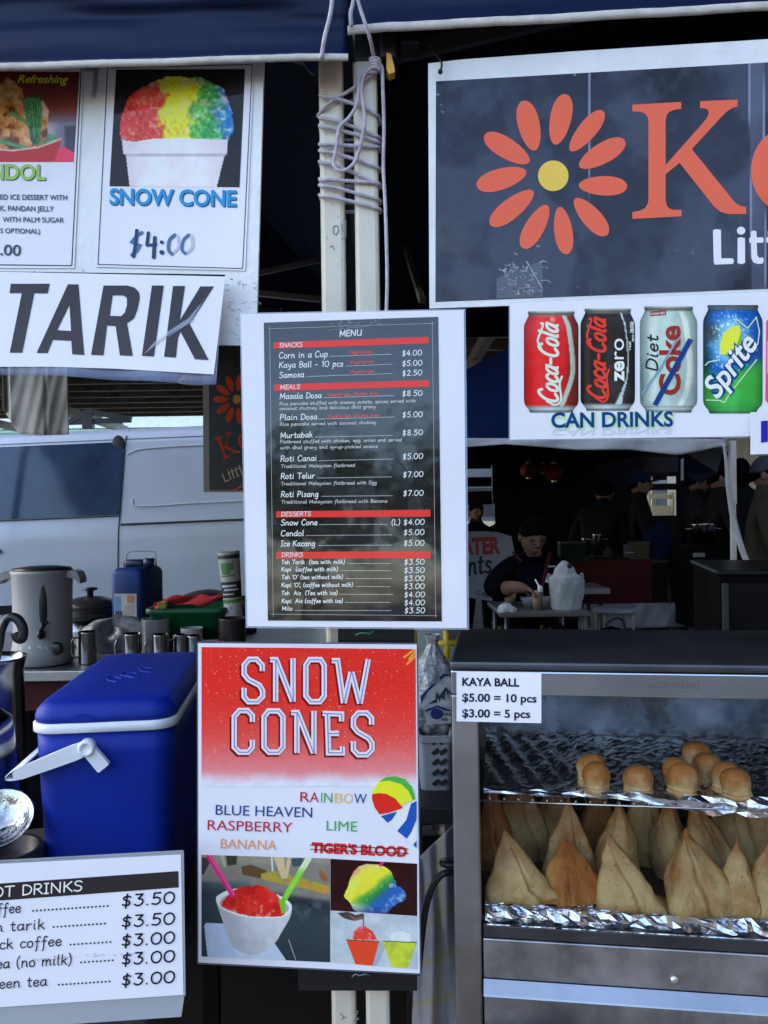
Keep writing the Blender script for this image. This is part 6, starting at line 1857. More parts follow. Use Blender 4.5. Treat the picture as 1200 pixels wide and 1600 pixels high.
# ---- samosas
M_sam = pastry('samosa_pastry', (0.56, 0.375, 0.145), (0.34, 0.13, 0.028), .05, .115, .44, .8)
M_samb = pastry('browned_samosa', (0.48, 0.25, 0.062), (0.34, 0.095, 0.013), .0, .10, .40, .5)
def samosa(px_c, py_b, d, px_w, H_px, apex_dx, yaw, seed, label, mt=None, tail=0.0, lean=0.0, flat=0):
    c = wl(px_c, py_b, d)
    k = 1.10 + d
    wd = px_w / FPX * k * 1.06
    H = H_px / FPX * k
    ax = apex_dx / FPX * k
    rnd = random.Random(seed)
    p1, p2 = rnd.uniform(0, 6), rnd.uniform(0, 6)
    sa = 4.2 + rnd.uniform(.3, 1.6)
    def fn(u, v):
        a = 2 * math.pi * u
        # three flat folded faces meeting in rounded edges, swelling towards the base
        b_ = ((a + R(yaw)) % R(120)) - R(60)
        tri = (.60 / math.cos(b_)) ** .85
        tri = min(tri, 1.02) * (.94 + .02 * math.sin(a + p1))
        f_ = (1 - v) ** .5
        tri = tri * f_ + .78 * (1 - f_)
        r = (1 - v) ** 1.2 * (1 + 1.35 * v) + .035 * (1 - v) * math.sin(4 * a + p1 + 3 * v) + .022 * math.sin(7 * a + p2 + 6 * v) * (1 - v) + .012 * math.sin(15 * a - 9 * v + p1) * (1 - v)
        if v < .18: r *= .76 + .24 * math.sin(v / .18 * math.pi / 2)
        s_ = math.exp(-(((a - sa + .7 * v) / .09) ** 2))
        g_ = math.exp(-(((a - sa - .20 + .7 * v) / .09) ** 2))
        r *= 1 + (.09 * s_ - .12 * g_) * (1 - .3 * v)
        x = r * math.cos(a) * tri * wd * .62
        y = r * math.sin(a) * tri * wd * .50
        if tail and math.cos(a) > .2 and v < .26:
            x += tail / FPX * k * ((math.cos(a) - .2) / .8) ** 3 * (1 - v / .26)
        x += ax * v ** 1.2
        y += (.010 + lean) * v
        z = H * v ** .96 - .006 * (1 - v) * max(0, -math.sin(a)) * math.cos(a * 2) * (v > .01)
        p = Vector((x, y, z))
        if flat:
            e = p.dot(fn_) - flat * wd
            if e > 0: p -= fn_ * (e * .93)
        return p
    fn_ = Vector((.35, -.82, .45)).normalized()
    vv, ff = surf(fn, 84, 44)
    so_ = Vector((seed * 3.1, seed * 1.7, seed))
    for q in vv[:]:
        w_ = min(1, 4 * max(.15, 1 - q.z / H))
        q += Vector((mnoise.noise(q * 28 + so_), mnoise.noise(q * 28 + so_ * 2), .4 * mnoise.noise(q * 28 + so_ * 3))) * (.0055 * w_) + Vector((mnoise.noise(q * 85 + so_), mnoise.noise(q * 85 - so_), mnoise.noise(q * 85 + so_ * 2))) * (.0014 * w_)
    for j_ in range(45): vv[j_ * 85 + 84] = vv[j_ * 85].copy()
    base = wpt(c.x, max(.046, d - .014), ZLO - .007)
    M_ = Matrix.Translation(base) @ Matrix.Rotation(WY, 4, 'Z')
    mb = MB(); mb.add(vv, ff, 0, True, M_)
    if flat:
        for i_, f_ in enumerate(ff):
            if all(vv[q].dot(fn_) - flat * wd > -.0035 for q in f_): mb.m[i_] = 1
    mb.build('samosa', [mt or M_sam, pastry('fried_face', (0.44, 0.15, 0.028), (0.26, 0.07, 0.008), .0, .2, .3, .5)], None, label, 'samosa', 'samosas on the lower deck', None, base)
FR = 'samosa in the front row, '
samosa(810, 1412, .070, 92, 112, -20, 20, 1, FR + 'leftmost, with a dark pointed tip', None, 30)
samosa(908, 1424, .062, 92, 98, -22, 75, 2, 'samosa leaning over with a big browned face, second in the front row', M_samb, 0, .02, .13)
samosa(984, 1424, .060, 84, 116, -32, 40, 3, 'samosa with a reddish brown tip and a small tail, third in the front row', None, 34)
samosa(1086, 1424, .062, 104, 126, -14, 10, 4, 'widest pale samosa in the middle of the front row, with a folded seam', None, 20)
samosa(1152, 1432, .055, 66, 112, 2, 60, 5, 'narrow samosa with a seam, just right of the widest front one', None)
samosa(1212, 1420, .065, 88, 122, -6, 35, 6, 'samosa cut by the right edge of the front row', None)
samosa(886, 1400, .135, 74, 132, 4, 30, 7, 'tall thin samosa directly behind the browned leaning one', None, 0)
samosa(966, 1395, .135, 66, 132, 4, 80, 8, 'tall samosa behind the one with a reddish tip', None)
samosa(778, 1390, .18, 66, 132, -8, 50, 9, 'orange brown samosa in the back left corner', M_samb)
samosa(822, 1385, .225, 76, 138, -16, 25, 10, 'dim wide samosa behind the leftmost front one', None)
samosa(866, 1385, .23, 60, 136, 4, 70, 11, 'dim samosa in the back row between the two left tips', None)
samosa(930, 1385, .23, 58, 130, 0, 10, 12, 'dim brown samosa in the back row behind the reddish tip', M_samb)
samosa(1006, 1385, .225, 66, 136, 0, 45, 13, 'dim samosa in the back row left of the widest one', None)
samosa(1046, 1392, .175, 60, 128, 0, 95, 14, 'samosa standing close behind the left shoulder of the widest one', None)
samosa(1106, 1396, .145, 84, 134, -22, 15, 15, 'samosa peeking over the right shoulder of the widest one', None)
samosa(1142, 1385, .215, 74, 132, -6, 55, 16, 'dim samosa in the back row above the narrow one', None)
samosa(1190, 1385, .225, 76, 134, -6, 35, 17, 'dim samosa in the back right corner', None)
# flat broken pastry under the front row
t = None
mb = MB()
rnd = random.Random(3)
for k in range(16):
    px = 790 + k * 27
    c = wl(px, 1432, .035)
    def fn(u, v):
        a = 2 * math.pi * u
        r = v * (.022 + .005 * math.sin(3 * a + k))
        return wpt(c.x + r * math.cos(a) * 1.2, .045 + r * math.sin(a) * .7 + .012 * ((k * 7) % 3), ZLO + .004 + .006 * (1 - v * v) + .003 * math.sin(a * 4 + k) * v)
    mb.add(*surf(fn, 18, 5), 0, True)
o = mb.build('pastry_flakes', M_samb, None, 'flat broken flakes of pastry lying on the foil under the samosas', 'pastry flakes', None, 'stuff')

# ================================================================== tables
def table(name, label, x0, x1, y0, y1, z, m, mleg, th=.03, cloth=None):
    t = thing(name, label, 'table', ((x0 + x1) / 2, (y0 + y1) / 2, 0))
    mb = MB(); mb.add(*box(x0, x1, y0, y1, z - th, z, .004)); mb.build('tabletop', m, t)
    for x in (x0 + .05, x1 - .05):
        for y in (y0 + .05, y1 - .05):
            mb = MB(); mb.add(*box(x - .016, x + .016, y - .016, y + .016, 0, z - th)); mb.build('leg', mleg, t)
    return t
M_ply = mat('dark_laminate', (0.03, 0.03, 0.032), .5)
table('trestle_table', 'dark trestle table carrying the blue cooler', -1.5, -.33, 1.03, 1.75, .665, M_ply, mat('black_leg', (.006, .006, .006), .8, spec=.1))
table('trestle_table', 'dark trestle table under the steel food warmer', .125, 1.6, 1.02, 1.46, ZB - .001, M_ply, M_steeld)
mb = MB(); mb.add(*box(-2.3, .9, 1.25, 3.3, .004, .014, .003)); mb.build('floor_shade_sheet', mat('shade_black', (.006, .006, .006), .9, spec=.06), None, 'near-black sheet standing in for the shade on the ground inside the stall', 'shade sheet')  # near-black sheet laid in place of deep shade on the floor
tt = table('steel_bench', 'long stainless steel bench with the tea urn and mugs in front of the van', -2.6, .25, 2.56, 3.45, .856, mat('bench_steel', (.45, .45, .45), .4, 1.0, var=.2, rvar=.1), M_steeld, .035)
mb = MB(); mb.add(*box(-1.20, -1.02, 2.60, 2.62, .72, .82)); mb.build('red_skirt', mat('red_cloth', (0.045, 0.003, 0.004), .9), tt)

mb = MB(); mb.add(*sheetsurf(lambda u, v: (-2.55 + 2.75 * u, 3.38 + .015 * math.sin(u * 50), .81 - .78 * v), 60, 4, (0, .003, 0)), 0, True); mb.build('under_bench_shade', mat('under_bench_black', (.006, .006, .007), .9, spec=.1), tt)  # dark sheet hung in place of the shade under the bench
# ---- blue cooler
CA = R(8)
cf = P(44, 1135, 1.19)
MC = Matrix.Translation(Vector((cf.x, cf.y, .667))) @ Matrix.Rotation(R(6), 4, 'Z')
zl = P(140, 1132, 1.2).z - .667
zl2 = P(150, 1098, 1.2).z - .667
Wc, Dc = .212, .45
t = thing('cool_box', 'dark blue plastic cool box with a white band and a white swing handle', 'cooler', MC @ Vector((Wc / 2, Dc / 2, 0)))
M_blue = mat('blue_plastic', (0.0005, 0.018, 0.25), .5, var=.10, vscale=6, bump=.08, bscale=900, spec=.3)
M_wpl = mat('white_plastic', (0.72, 0.74, 0.74), .4, var=.04, vscale=10)
def ring(ins, z, r=.035): return [(x, y, z) for x, y in rrect(ins, Wc - ins, ins, Dc - ins, max(.006, r - ins * .5))]
mb = MB(); mb.add(*loft([ring(.024, 0), ring(.014, .10), ring(.004, zl - .045), ring(.003, zl - .013)], MC), 0, True); mb.build('body', M_blue, t)
mb = MB(); mb.add(*loft([ring(.001, zl - .0125), ring(-.002, zl - .011), ring(-.002, zl + .001), ring(.001, zl + .0025)], MC), 0, True); mb.build('band', M_wpl, t)
mb = MB(); mb.add(*loft([ring(.001, zl + .003), ring(0, zl + .010), ring(.003, zl2 - .012), ring(.012, zl2 - .002), ring(.02, zl2), ring(.06, zl2 + .002)], MC), 0, True)
ld = mb.build('lid', M_blue, t)
mb = MB()
vv = []
ar = [(x, z) for x, z in [(-.018, 0), (-.016, .006), (-.008, .010), (.004, .011), (.013, .008), (.018, .0)]]
pl = [MC @ Vector((.078 + x, -.001, zl + .0055 + z)) for x, z in ar]
mb.add(*slab(pl, MC.to_3x3() @ Vector((0, .004, 0))), 0); mb.build('lid_latch', M_blue, ld)
mb = MB()
rnd = random.Random(6)
for (x, y, s) in ((.085, .16, .03), (.105, .19, .03), (.125, .23, .03)):
    pts = [MC @ Vector((x + s * .5 * math.cos(k * .9) * rnd.uniform(.5, 1.2), y + s * .9 * math.sin(k * .7) * rnd.uniform(.5, 1.2), zl2 + .0025)) for k in range(9)]
    mb.add(*tube(smooth_path(pts, 4), .0012, 6), 0, True)
mb.build('moulded_mark', M_blue, ld)
# swing handle: two hubs and a U bar
hub = MWi  # placeholder
def cpx(px, py, off):
    """pixel -> cooler local on the front face plane"""
    n = MC.to_3x3() @ Vector((0, -1, 0))
    o = MC @ Vector((0, -off, 0))
    d = ray(px, py)
    return MC.inverted() @ (CAM + d * ((o - CAM).dot(n) / d.dot(n)))
h0 = cpx(136, 1168, .012)
h1 = cpx(22, 1212, .012)
h2 = cpx(163, 1200, .012)
mb = MB()
def armplate(yoff):
    ax = Vector((h1.x - h0.x, h1.z - h0.z)).normalized(); nx = Vector((-ax.y, ax.x))
    L = math.hypot(h1.x - h0.x, h1.z - h0.z)
    rings = []
    for s, hw in ((-.004, .010), (.02, .0115), (L * .6, .010), (L * .9, .0085), (L * .985, .006), (L, .002)):
        c = Vector((h0.x, h0.z)) + ax * s
        y0 = yoff
        rings.append([(c.x + nx.x * hw, y0 - .005, c.y + nx.y * hw), (c.x - nx.x * hw, y0 - .005, c.y - nx.y * hw), (c.x - nx.x * hw, y0 + .004, c.y - nx.y * hw), (c.x + nx.x * hw, y0 + .004, c.y + nx.y * hw)])
    return loft(rings, MC)
mb.add(*armplate(-.012), 0, False)
mb.add(*armplate(Dc + .012), 0, False)
# grip between the arms, an open trough
def grip(u, v):
    a = math.pi * (1.0 * v)
    ax = Vector((h1.x - h0.x, h1.z - h0.z)).normalized(); nx = Vector((-ax.y, ax.x))
    L = math.hypot(h1.x - h0.x, h1.z - h0.z)
    c = Vector((h0.x, h0.z)) + ax * (L * .80)
    x = c.x + nx.x * .0085 * math.cos(a) + ax.x * .034 * math.sin(a)
    z = c.y + nx.y * .0085 * math.cos(a) + ax.y * .034 * math.sin(a)
    return MC @ Vector((x, -.0165 + (Dc + .033) * u, z))
mb.add(*sheetsurf(grip, 30, 14, (0, 0, .0018)), 0, True)
# lower stub of the arm
ax = Vector((h2.x - h0.x, h2.z - h0.z)); L = ax.length; ax.normalize(); nx = Vector((-ax.y, ax.x))
for yo in (-.012, Dc + .012):
    rg = []
    for s, hw in ((.004, .0095), (L * .5, .0098), (L * .95, .0100), (L, .0085)):
        c = Vector((h0.x, h0.z)) + ax * s
        rg.append([(c.x + nx.x * hw, yo - .004, c.y + nx.y * hw), (c.x - nx.x * hw, yo - .004, c.y - nx.y * hw), (c.x - nx.x * hw, yo + .006, c.y - nx.y * hw), (c.x + nx.x * hw, yo + .006, c.y + nx.y * hw)])
    mb.add(*loft(rg, MC), 0, False)
hd = mb.build('handle', M_wpl, t)
mb = MB()
for yo, sg in ((-.012, -1), (Dc + .012, 1)):
    mb.add(*lathe([(.0125, -.008), (.0125, .006), (.011, .0085), (.007, .0085), (.0065, .0075), (0, .0075)], 24), 0, True, MC @ Matrix.Translation(Vector((h0.x, yo, h0.z))) @ Matrix.Rotation(R(90) * (1 if sg < 0 else -1), 4, 'X'))
mb.build('pivot_boss', M_wpl, hd)

# ---- steel pots at the left edge
M_pot = mat('pot_steel', (0.32, 0.315, 0.31), .18, 1.0, var=.12, vscale=7, rvar=.08)
c = P(-16, 1186, 1.62); zt = P(-16, 1027, 1.62).z
H = zt - (c.z - .14)
t = thing('steel_jug', 'tall stainless steel pot with a black arched handle, cut by the left edge', 'pot', (c.x, 1.62, c.z - .14))
b0 = Vector((c.x, 1.62, c.z - .14))
mb = MB(); mb.add(*lathe([(.066, 0), (.070, .01), (.068, H * .5), (.066, H - .03), (.071, H - .006), (.073, H), (.070, H), (.064, H - .02), (.06, .02), (0, .02)], 40, b0), 0, True); mb.build('body', M_pot, t)
mb = MB(); hx = P(12, 1000, 1.62).x
mb.add(*tube(smooth_path([P(-4, 1030, 1.62), P(1, 1003, 1.62), P(3, 985, 1.62), P(10, 968, 1.62), P(20, 964, 1.62), P(30, 970, 1.62), P(36, 984, 1.62), P(34, 998, 1.62), P(27, 996, 1.62), P(24, 988, 1.62)], 5), [.006 + .004 * min(1, k / 25) for k in range(46)], 10), 0, True); mb.build('handle', M_blk, t)
mb = MB(); mb.add(*lathe([(.05, 0), (.052, .002), (.052, c.z - .14 - .668)], 30, (b0.x, b0.y, .667)), 0, True)
mb.build('pot_stand', M_pot, None, 'dark round pot supporting the tall steel pot at the left edge', 'pot')
c = P(-22, 1160, 1.30)
t = thing('steel_kettle', 'round polished kettle half cut off by the left edge beside the cool box', 'kettle', (c.x, 1.30, .667))
mb = MB(); mb.add(*lathe([(.03, .668), (.05, .70), (.052, c.z - .09), (.048, c.z - .05), (.046, c.z), (.04, c.z + .04), (.02, c.z + .055), (0, c.z + .057)], 36, (c.x, 1.30, 0)), 0, True); mb.build('body', M_pot, t)
# bowl
cb = P(2, 1282, 1.18)
t = thing('steel_bowl', 'shiny tilted stainless steel bowl catching the light at the left edge', 'bowl', cb)
mb = MB()
prof = [(0, -.034), (.022, -.031), (.042, -.016), (.050, .0), (.0515, .001), (.0485, .0), (.040, -.014), (.02, -.027), (0, -.030)]
MBw = Matrix.Translation(cb + Vector((-.006, 0, .004))) @ Matrix.Rotation(R(34), 4, 'X') @ Matrix.Rotation(R(8), 4, 'Y')
mb.add(*lathe(prof, 48), 0, True, MBw); mb.build('bowl_shell', mat('hammered_steel', (.50, .49, .47), .14, 1.0, var=.25, vscale=30, bump=.5, bscale=35), t)
mb = MB(); zz = cb.z - .045
mb.add(*lathe([(.058, .667), (.062, .70), (.060, zz - .01), (.056, zz), (.05, zz), (.048, zz - .02), (0, zz - .02)], 36, (cb.x - .004, 1.19, 0)), 0, True)
mb.build('black_tub', M_blk, None, 'black round tub under the shiny tilted bowl', 'tub')

# ---- things on the steel bench
ZBN = .857
def on(px, py, Y): # foot of a thing standing on the bench at pixel px
    q = P(px, py, Y); return Vector((q.x, Y, ZBN))
Yu = 2.70
b0 = on(68, 1030, Yu)
hU = P(68, 890, Yu).z - ZBN
ru = 46 / FPX * Yu
t = thing('tea_urn', 'grey white electric hot water urn with a black tap and a dial', 'urn', b0)
M_urn = mat('urn_enamel', (0.27, 0.275, 0.275), .4, var=.05, vscale=5)
mb = MB(); mb.add(*lathe([(ru * .88, 0), (ru * .99, .006), (ru * 1.0, .05), (ru * .955, .075), (ru * .94, .09), (ru * .95, hU * .7), (ru * .97, hU * .93), (ru * 1.0, hU - .012), (ru * 1.01, hU - .004), (ru * .97, hU)], 48, b0), 0, True); mb.build('body', M_urn, t)
mb = MB(); mb.add(*lathe([(ru * .96, hU), (ru * .94, hU + .006), (ru * .5, hU + .012), (0, hU + .013)], 40, b0), 0, True); mb.build('lid', M_blk, t)
for s in (-1, 1):
    mb = MB()
    x0 = b0.x + s * ru * .93
    rg = []
    for (dx, dz, w_, h_) in ((0, -.014, .03, .012), (.02, -.012, .032, .016), (.035, -.018, .032, .018), (.045, -.034, .030, .012)):
        rg.append([(x0 + s * dx, Yu + yy * w_, b0.z + hU + dz + zz * h_) for yy, zz in ((-1, -1), (1, -1), (1, .6), (-1, .6))])
    if s < 0: rg = [list(reversed(q)) for q in rg]
    mb.add(*loft(rg, Matrix.Identity(4)), 0, False); mb.build('handle', M_urn, t)
def on_urn(px, py, extra=.0):
    q = P(px, py, Yu - ru); dx = q.x * (Yu) / (Yu - ru) * 0 + P(px, py, Yu - ru * .98).x - b0.x
    y = Yu - math.sqrt(max(0, (ru * .955) ** 2 - dx * dx)) - extra
    return P(px, py, y)
mb = MB()
def gauge(u, v):
    a = 2 * math.pi * u
    px, py = 68 + 7 * v * math.cos(a), 948 + 34 * v * math.sin(a)
    return on_urn(px, py, .003 + .003 * (1 - v * v))
mb.add(*surf(gauge, 28, 4), 0, True)
mb.build('level_gauge', mat('smoked_gauge', (.03, .03, .032), .2), t)
mb = MB()
q = on_urn(67, 990, .0)
mb.add(*ball(q + Vector((0, -.016, 0)), .012, .02, .017, 14, 10), 0, True)
mb.add(*tube([on_urn(67, 972, .008), q + Vector((0, -.012, .012))], .006, 8), 0, True)
mb.add(*tube([on_urn(70, 975, .01), on_urn(75, 971, .014)], .004, 8), 0, True)
mb.build('tap', M_blk, t)
mb = MB(); q = on_urn(88, 1013, .022)
mb.add(*lathe([(.021, 0), (.021, .012), (.016, .016), (0, .016)], 24), 0, True, Matrix.Translation(q + Vector((0, .006, 0))) @ Matrix.Rotation(R(90), 4, 'X') @ Matrix.Rotation(R(0), 4, 'Y')); mb.build('dial', M_blk, t)
mb = MB()
for (x, y) in ((32, 1013), (46, 1012), (60, 1010), (64, 1011), (70, 1011), (74, 1013)):
    vv, ff = surf(lambda u, v: on_urn(x - 1.5 + 3 * u, y - 2.5 + 5 * v, .016), 2, 2)
    mb.add(vv, [tuple(reversed(f)) for f in ff])
for k in range(8):
    vv, ff = surf(lambda u, v: on_urn(81 + k * 2 + 1.4 * u, 917.5 + 1.5 * v + (k % 2) * .4, .003), 1, 1)
    mb.add(vv, [tuple(reversed(f)) for f in ff], 1)
mb.build('printed_mark', [mat('pale_mark', (.6, .6, .6), .5), mat('grey_mark', (.15, .15, .16), .5)], t)

c = on(142, 1000, 3.12)
t = thing('slow_cooker', 'dark round slow cooker with a glass lid and black knob, behind the urn', 'slow cooker', c)
mb = MB(); mb.add(*lathe([(.10, 0), (.125, .02), (.13, .10)], 36, c), 0, True); mb.build('body', mat('pot_steel'), t)
mb = MB(); mb.add(*lathe([(.133, .10), (.135, .115), (.13, .135), (.12, .14), (0, .14)], 36, c), 0, True); mb.build('crock', M_blk, t)
mb = MB(); mb.add(*lathe([(.118, .141), (.10, .16), (.05, .178), (.012, .182)], 36, c), 0, True); mb.build('lid', mat('smoked_gauge'), t)
kx = P(118, 930, 3.12).x
mb = MB(); mb.add(*lathe([(.012, .0), (.012, .02), (.028, .026), (.028, .034), (0, .036)], 16, Vector((c.x, c.y, c.z + .18))), 0, True); mb.build('knob', M_blk, t)

# jerry can
c = on(216, 966, 3.1)
MJ = Matrix.Translation(Vector((c.x, c.y, ZBN))) @ Matrix.Rotation(R(-8), 4, 'Z')
hJ = P(216, 886, 3.1).z - ZBN
t = thing('jerry_can', 'blue plastic jerry can with a paper label, black cap and wire bail', 'jerry can', c)
M_jb = mat('jerry_blue', (0.003, 0.03, 0.16), .45, var=.1, spec=.3)
wj, dj = .13, .20
def jr(i, z): return [(x - wj / 2, y - dj / 2, z) for x, y in rrect(i, wj - i, i, dj - i, .022, 4)]
mb = MB(); mb.add(*loft([jr(.006, 0), jr(0, .01), jr(0, hJ - .022), jr(.004, hJ - .009), jr(.013, hJ - .001), jr(.03, hJ + .002)], MJ), 0, True); mb.build('body', M_jb, t)
mb = MB(); mb.add(*box(-.055, .03, -.018, .018, hJ, hJ + .03, .01), 0, True, MJ); mb.add(*lathe([(.026, 0), (.026, .03), (.02, .034), (0, .034)], 18, (0.05, 0, hJ)), 0, True, MJ); mb.build('cap', mat('navy_cap', (.006, .012, .05), .4), t)
mb = MB()
q = [P(x, y, 3.02) for x, y in ((197, 884), (201, 863), (239, 862), (243, 866), (242, 884))]
mb.add(*tube(smooth_path(q, 4), .0025, 6), 0, True); mb.build('wire_bail', mat('grey_wire', (.3, .3, .3), .4), t)
mb = MB()
def lbl(x0, x1, z0, z1, m, e):
    # label on the narrow end facing the viewer
    vv = [MJ @ Vector((x, -dj / 2 - e, z)) for x, z in ((x0 - wj / 2, z0), (x1 - wj / 2, z0), (x1 - wj / 2, z1), (x0 - wj / 2, z1))]
    mb.add(vv, [(0, 1, 2, 3)], m)
lbl(.018, .107, .075, .20, 0, .0015)
lbl(.020, .045, .13, .19, 1, .002); lbl(.022, .05, .115, .135, 2, .0022); lbl(.07, .10, .165, .195, 3, .002); lbl(.072, .10, .08, .11, 4, .002); lbl(.024, .05, .08, .105, 5, .002); lbl(.058, .1, .12, .16, 6, .002)
mb.build('paper_label', [mat('label_%d' % k, c_, .5) for k, c_ in enumerate(((.5, .5, .48), (.12, .3, .5), (.05, .06, .06), (.45, .2, .12), (.02, .06, .3), (.5, .5, .3), (.38, .36, .33)))], t)

# black wok and green tub with red cloth
c = on(318, 1000, 3.2)
t = thing('wok', 'large black wok leaning behind the green tub', 'wok', c)
MK = Matrix.Translation(P(318, 957, 3.3)) @ Matrix.Rotation(R(4), 4, 'Y') @ Matrix.Rotation(R(38), 4, 'X')
mb = MB(); mb.add(*lathe([(0, .02), (.10, .012), (.17, -.03), (.215, -.09), (.21, -.09), (.165, -.035), (.09, .005), (0, .01)], 44), 0, True, MK); mb.build('pan', mat('black_iron', (.012, .012, .013), .5), t)
c = on(300, 1000, 2.95)
t = thing('green_tub', 'green plastic tub with a red cloth over its rim', 'tub', c)
wt = 118 / FPX * 2.95
hT = P(300, 946, 2.95).z - ZBN
def tr_(i, z): return [(c.x - wt / 2 + x, c.y - .1 + y, ZBN + z) for x, y in rrect(i, wt - i, i, .22 - i, .03, 4)]
mb = MB(); mb.add(*loft([tr_(.03, 0), tr_(.004, hT - .02), tr_(-.006, hT - .018), tr_(-.006, hT), tr_(.006, hT), tr_(.03, .03)], Matrix.Identity(4), True, True), 0, True); mb.build('tub_shell', mat('green_plastic', (.006, .10, .035), .45), t)
def rc(u, v):
    x = 240 + 122 * u
    y = np.interp(x, [240, 262, 300, 332, 348, 362], [943, 934, 930, 932, 924, 940]) + 12 * v * (1 - .3 * math.sin(u * 9))
    return P(x, y + 2 * math.sin(u * 17 + 3 * v), 2.93 - .05 * v + .02 * math.sin(u * 13 + v * 4))
mb = MB(); mb.add(*sheetsurf(rc, 50, 10, (0, .004, .002)), 0, True)
mb.build('red_cloth', mat('red_rag', (.5, .02, .03), .85, var=.2), None, 'crumpled red cloth draped over the green tub', 'cloth')
mb = MB(); mb.add(*box(-.015, .018, -.015, .015, 0, .025, .004), 0, False, Matrix.Translation(P(254, 951, 2.85))); mb.build('yellow_sponge', mat('sponge_yellow', (.25, .20, .03), .9), None, 'small yellow packet at the left rim of the green tub', 'packet')

# tall paper tub with green print
c = P(364, 945, 2.9)
hp = P(364, 864, 2.9).z - c.z
t = thing('paper_tub', 'tall white paper tub printed green and black, tilted beside the menu edge', 'tub', c)
MT_ = Matrix.Translation(c) @ Matrix.Rotation(R(-4), 4, 'Y')
r1 = 17 / FPX * 2.9
mb = MB(); mb.add(*lathe([(r1 * .8, -.1), (r1 * .84, 0), (r1 * 1.0, hp), (r1 * 1.03, hp + .002), (r1 * 1.0, hp + .006), (r1 * .95, hp - .002), (0, hp - .01)], 36), 0, True, MT_); mb.build('cup', mat('paper_white', (.40, .40, .37), .6), t)
mb = MB()
def band(z0, z1, a0, a1, m, e=.001):
    def fn(u, v):
        z = hp * (z0 + (z1 - z0) * v); r = r1 * (.84 + .16 * z / hp) + e; a = R(a0 + (a1 - a0) * u)
        return MT_ @ Vector((r * math.sin(a), -r * math.cos(a), z))
    mb.add(*surf(fn, 12, 3), m, True)
band(.15, .46, -80, 80, 0); band(.9, .97, -80, 80, 0); band(.68, .82, -45, 30, 1); band(.60, .68, -40, 10, 1); band(.56, .585, -50, 40, 1); band(.05, .12, -80, 80, 1)
band(.36, .40, -50, 40, 2, .002); band(.29, .325, -35, 50, 2, .002); band(.21, .235, -50, 20, 2, .002)
mb.build('print', [mat('print_black', (.012, .012, .012), .5), mat('print_green', (.06, .18, .04), .5), mat('print_white', (.5, .5, .5), .5)], t)

# mugs, jars and cups
def mug(px, pyb, Y, wpx, hpx, label, m=M_pot, handle=True, cat='mug', name='steel_mug', grp='steel mugs on the bench'):
    c = on(px, pyb, Y); r = wpx / 2 / FPX * Y; h = hpx / FPX * Y
    t = thing(name, label, cat, c, grp)
    mb = MB(); mb.add(*lathe([(r * .96, 0), (r, .003), (r, h - .004), (r * 1.04, h), (r * .98, h), (r * .95, .006), (0, .006)], 32, c), 0, True); mb.build('cup', m, t)
    if handle:
        mb = MB(); mb.add(*tube(smooth_path([c + Vector((-r, 0, h * .8)), c + Vector((-r * 1.55, -.01, h * .78)), c + Vector((-r * 1.75, -.012, h * .5)), c + Vector((-r * 1.5, -.01, h * .22)), c + Vector((-r, 0, h * .2))], 5), .0035, 8), 0, True); mb.build('handle', m, t)
mug(137, 1030, 2.68, 27, 50, 'squat steel mug right beside the tea urn')
mug(207, 1026, 2.68, 29, 46, 'steel mug with bright yellow glints at the middle of the bench')
mug(251, 1026, 2.68, 26, 44, 'steel mug just right of the glinting one')
mug(282, 1024, 2.72, 22, 40, 'thin steel mug second from the snow cones poster')
mug(304, 1024, 2.72, 24, 38, 'steel mug beside the corner of the snow cones poster')
mug(244, 1000, 2.85, 44, 55, 'clear plastic jar with a lid left of the green tub', film('tub_plastic', (.6, .62, .62), .35), False, 'jar', 'plastic_jar', 'jars and cups on the bench')
mug(363, 1000, 2.8, 42, 58, 'jar of dark powder with a clear lid under the paper tub', mat('dark_powder', (.03, .025, .022), .3), False, 'jar', 'plastic_jar', 'jars and cups on the bench')
mug(300, 1000, 2.82, 34, 42, 'white foam cup in front of the green tub', mat('foam_white', (.40, .40, .38), .6), False, 'cup', 'foam_cup', 'jars and cups on the bench')
mb = MB(); c = on(330, 1000, 2.75)
mb.add(*box(-.04, .022, -.03, .03, 0, .058, .002), 0, False, Matrix.Translation(c)); mb.add(*box(.0225, .045, -.03, .03, 0, .056, .002), 1, False, Matrix.Translation(c))
mb.build('small_carton', [mat('carton_blue', (.25, .32, .42), .6), mat('carton_red', (.5, .04, .03), .6)], None, 'small pale blue and red carton by the snow cones poster corner', 'carton')
# clear plastic bag heap
c = on(176, 1000, 2.95)
def bagf(u, v):
    a = 2 * math.pi * u
    r = .125 * (1 - v ** 4) ** .5 * (1 + .16 * math.sin(3 * a + 1) + .10 * math.sin(7 * a + 4 * v) + .08 * math.sin(13 * a + 9 * v))
    return c + Vector((r * math.cos(a) * 1.05, r * math.sin(a) * .6, .095 * v * (1 + .25 * math.sin(2 * a + 1) + .12 * math.sin(5 * a))))
mb = MB(); mb.add(*surf(bagf, 48, 18), 0, True)
mb.build('plastic_bag', mat('milky_bag', (.20, .215, .23), .35, var=.3, vscale=25, bump=.6, bscale=40), None, 'milky plastic bag slumped between the urn and the jerry can', 'plastic bag')

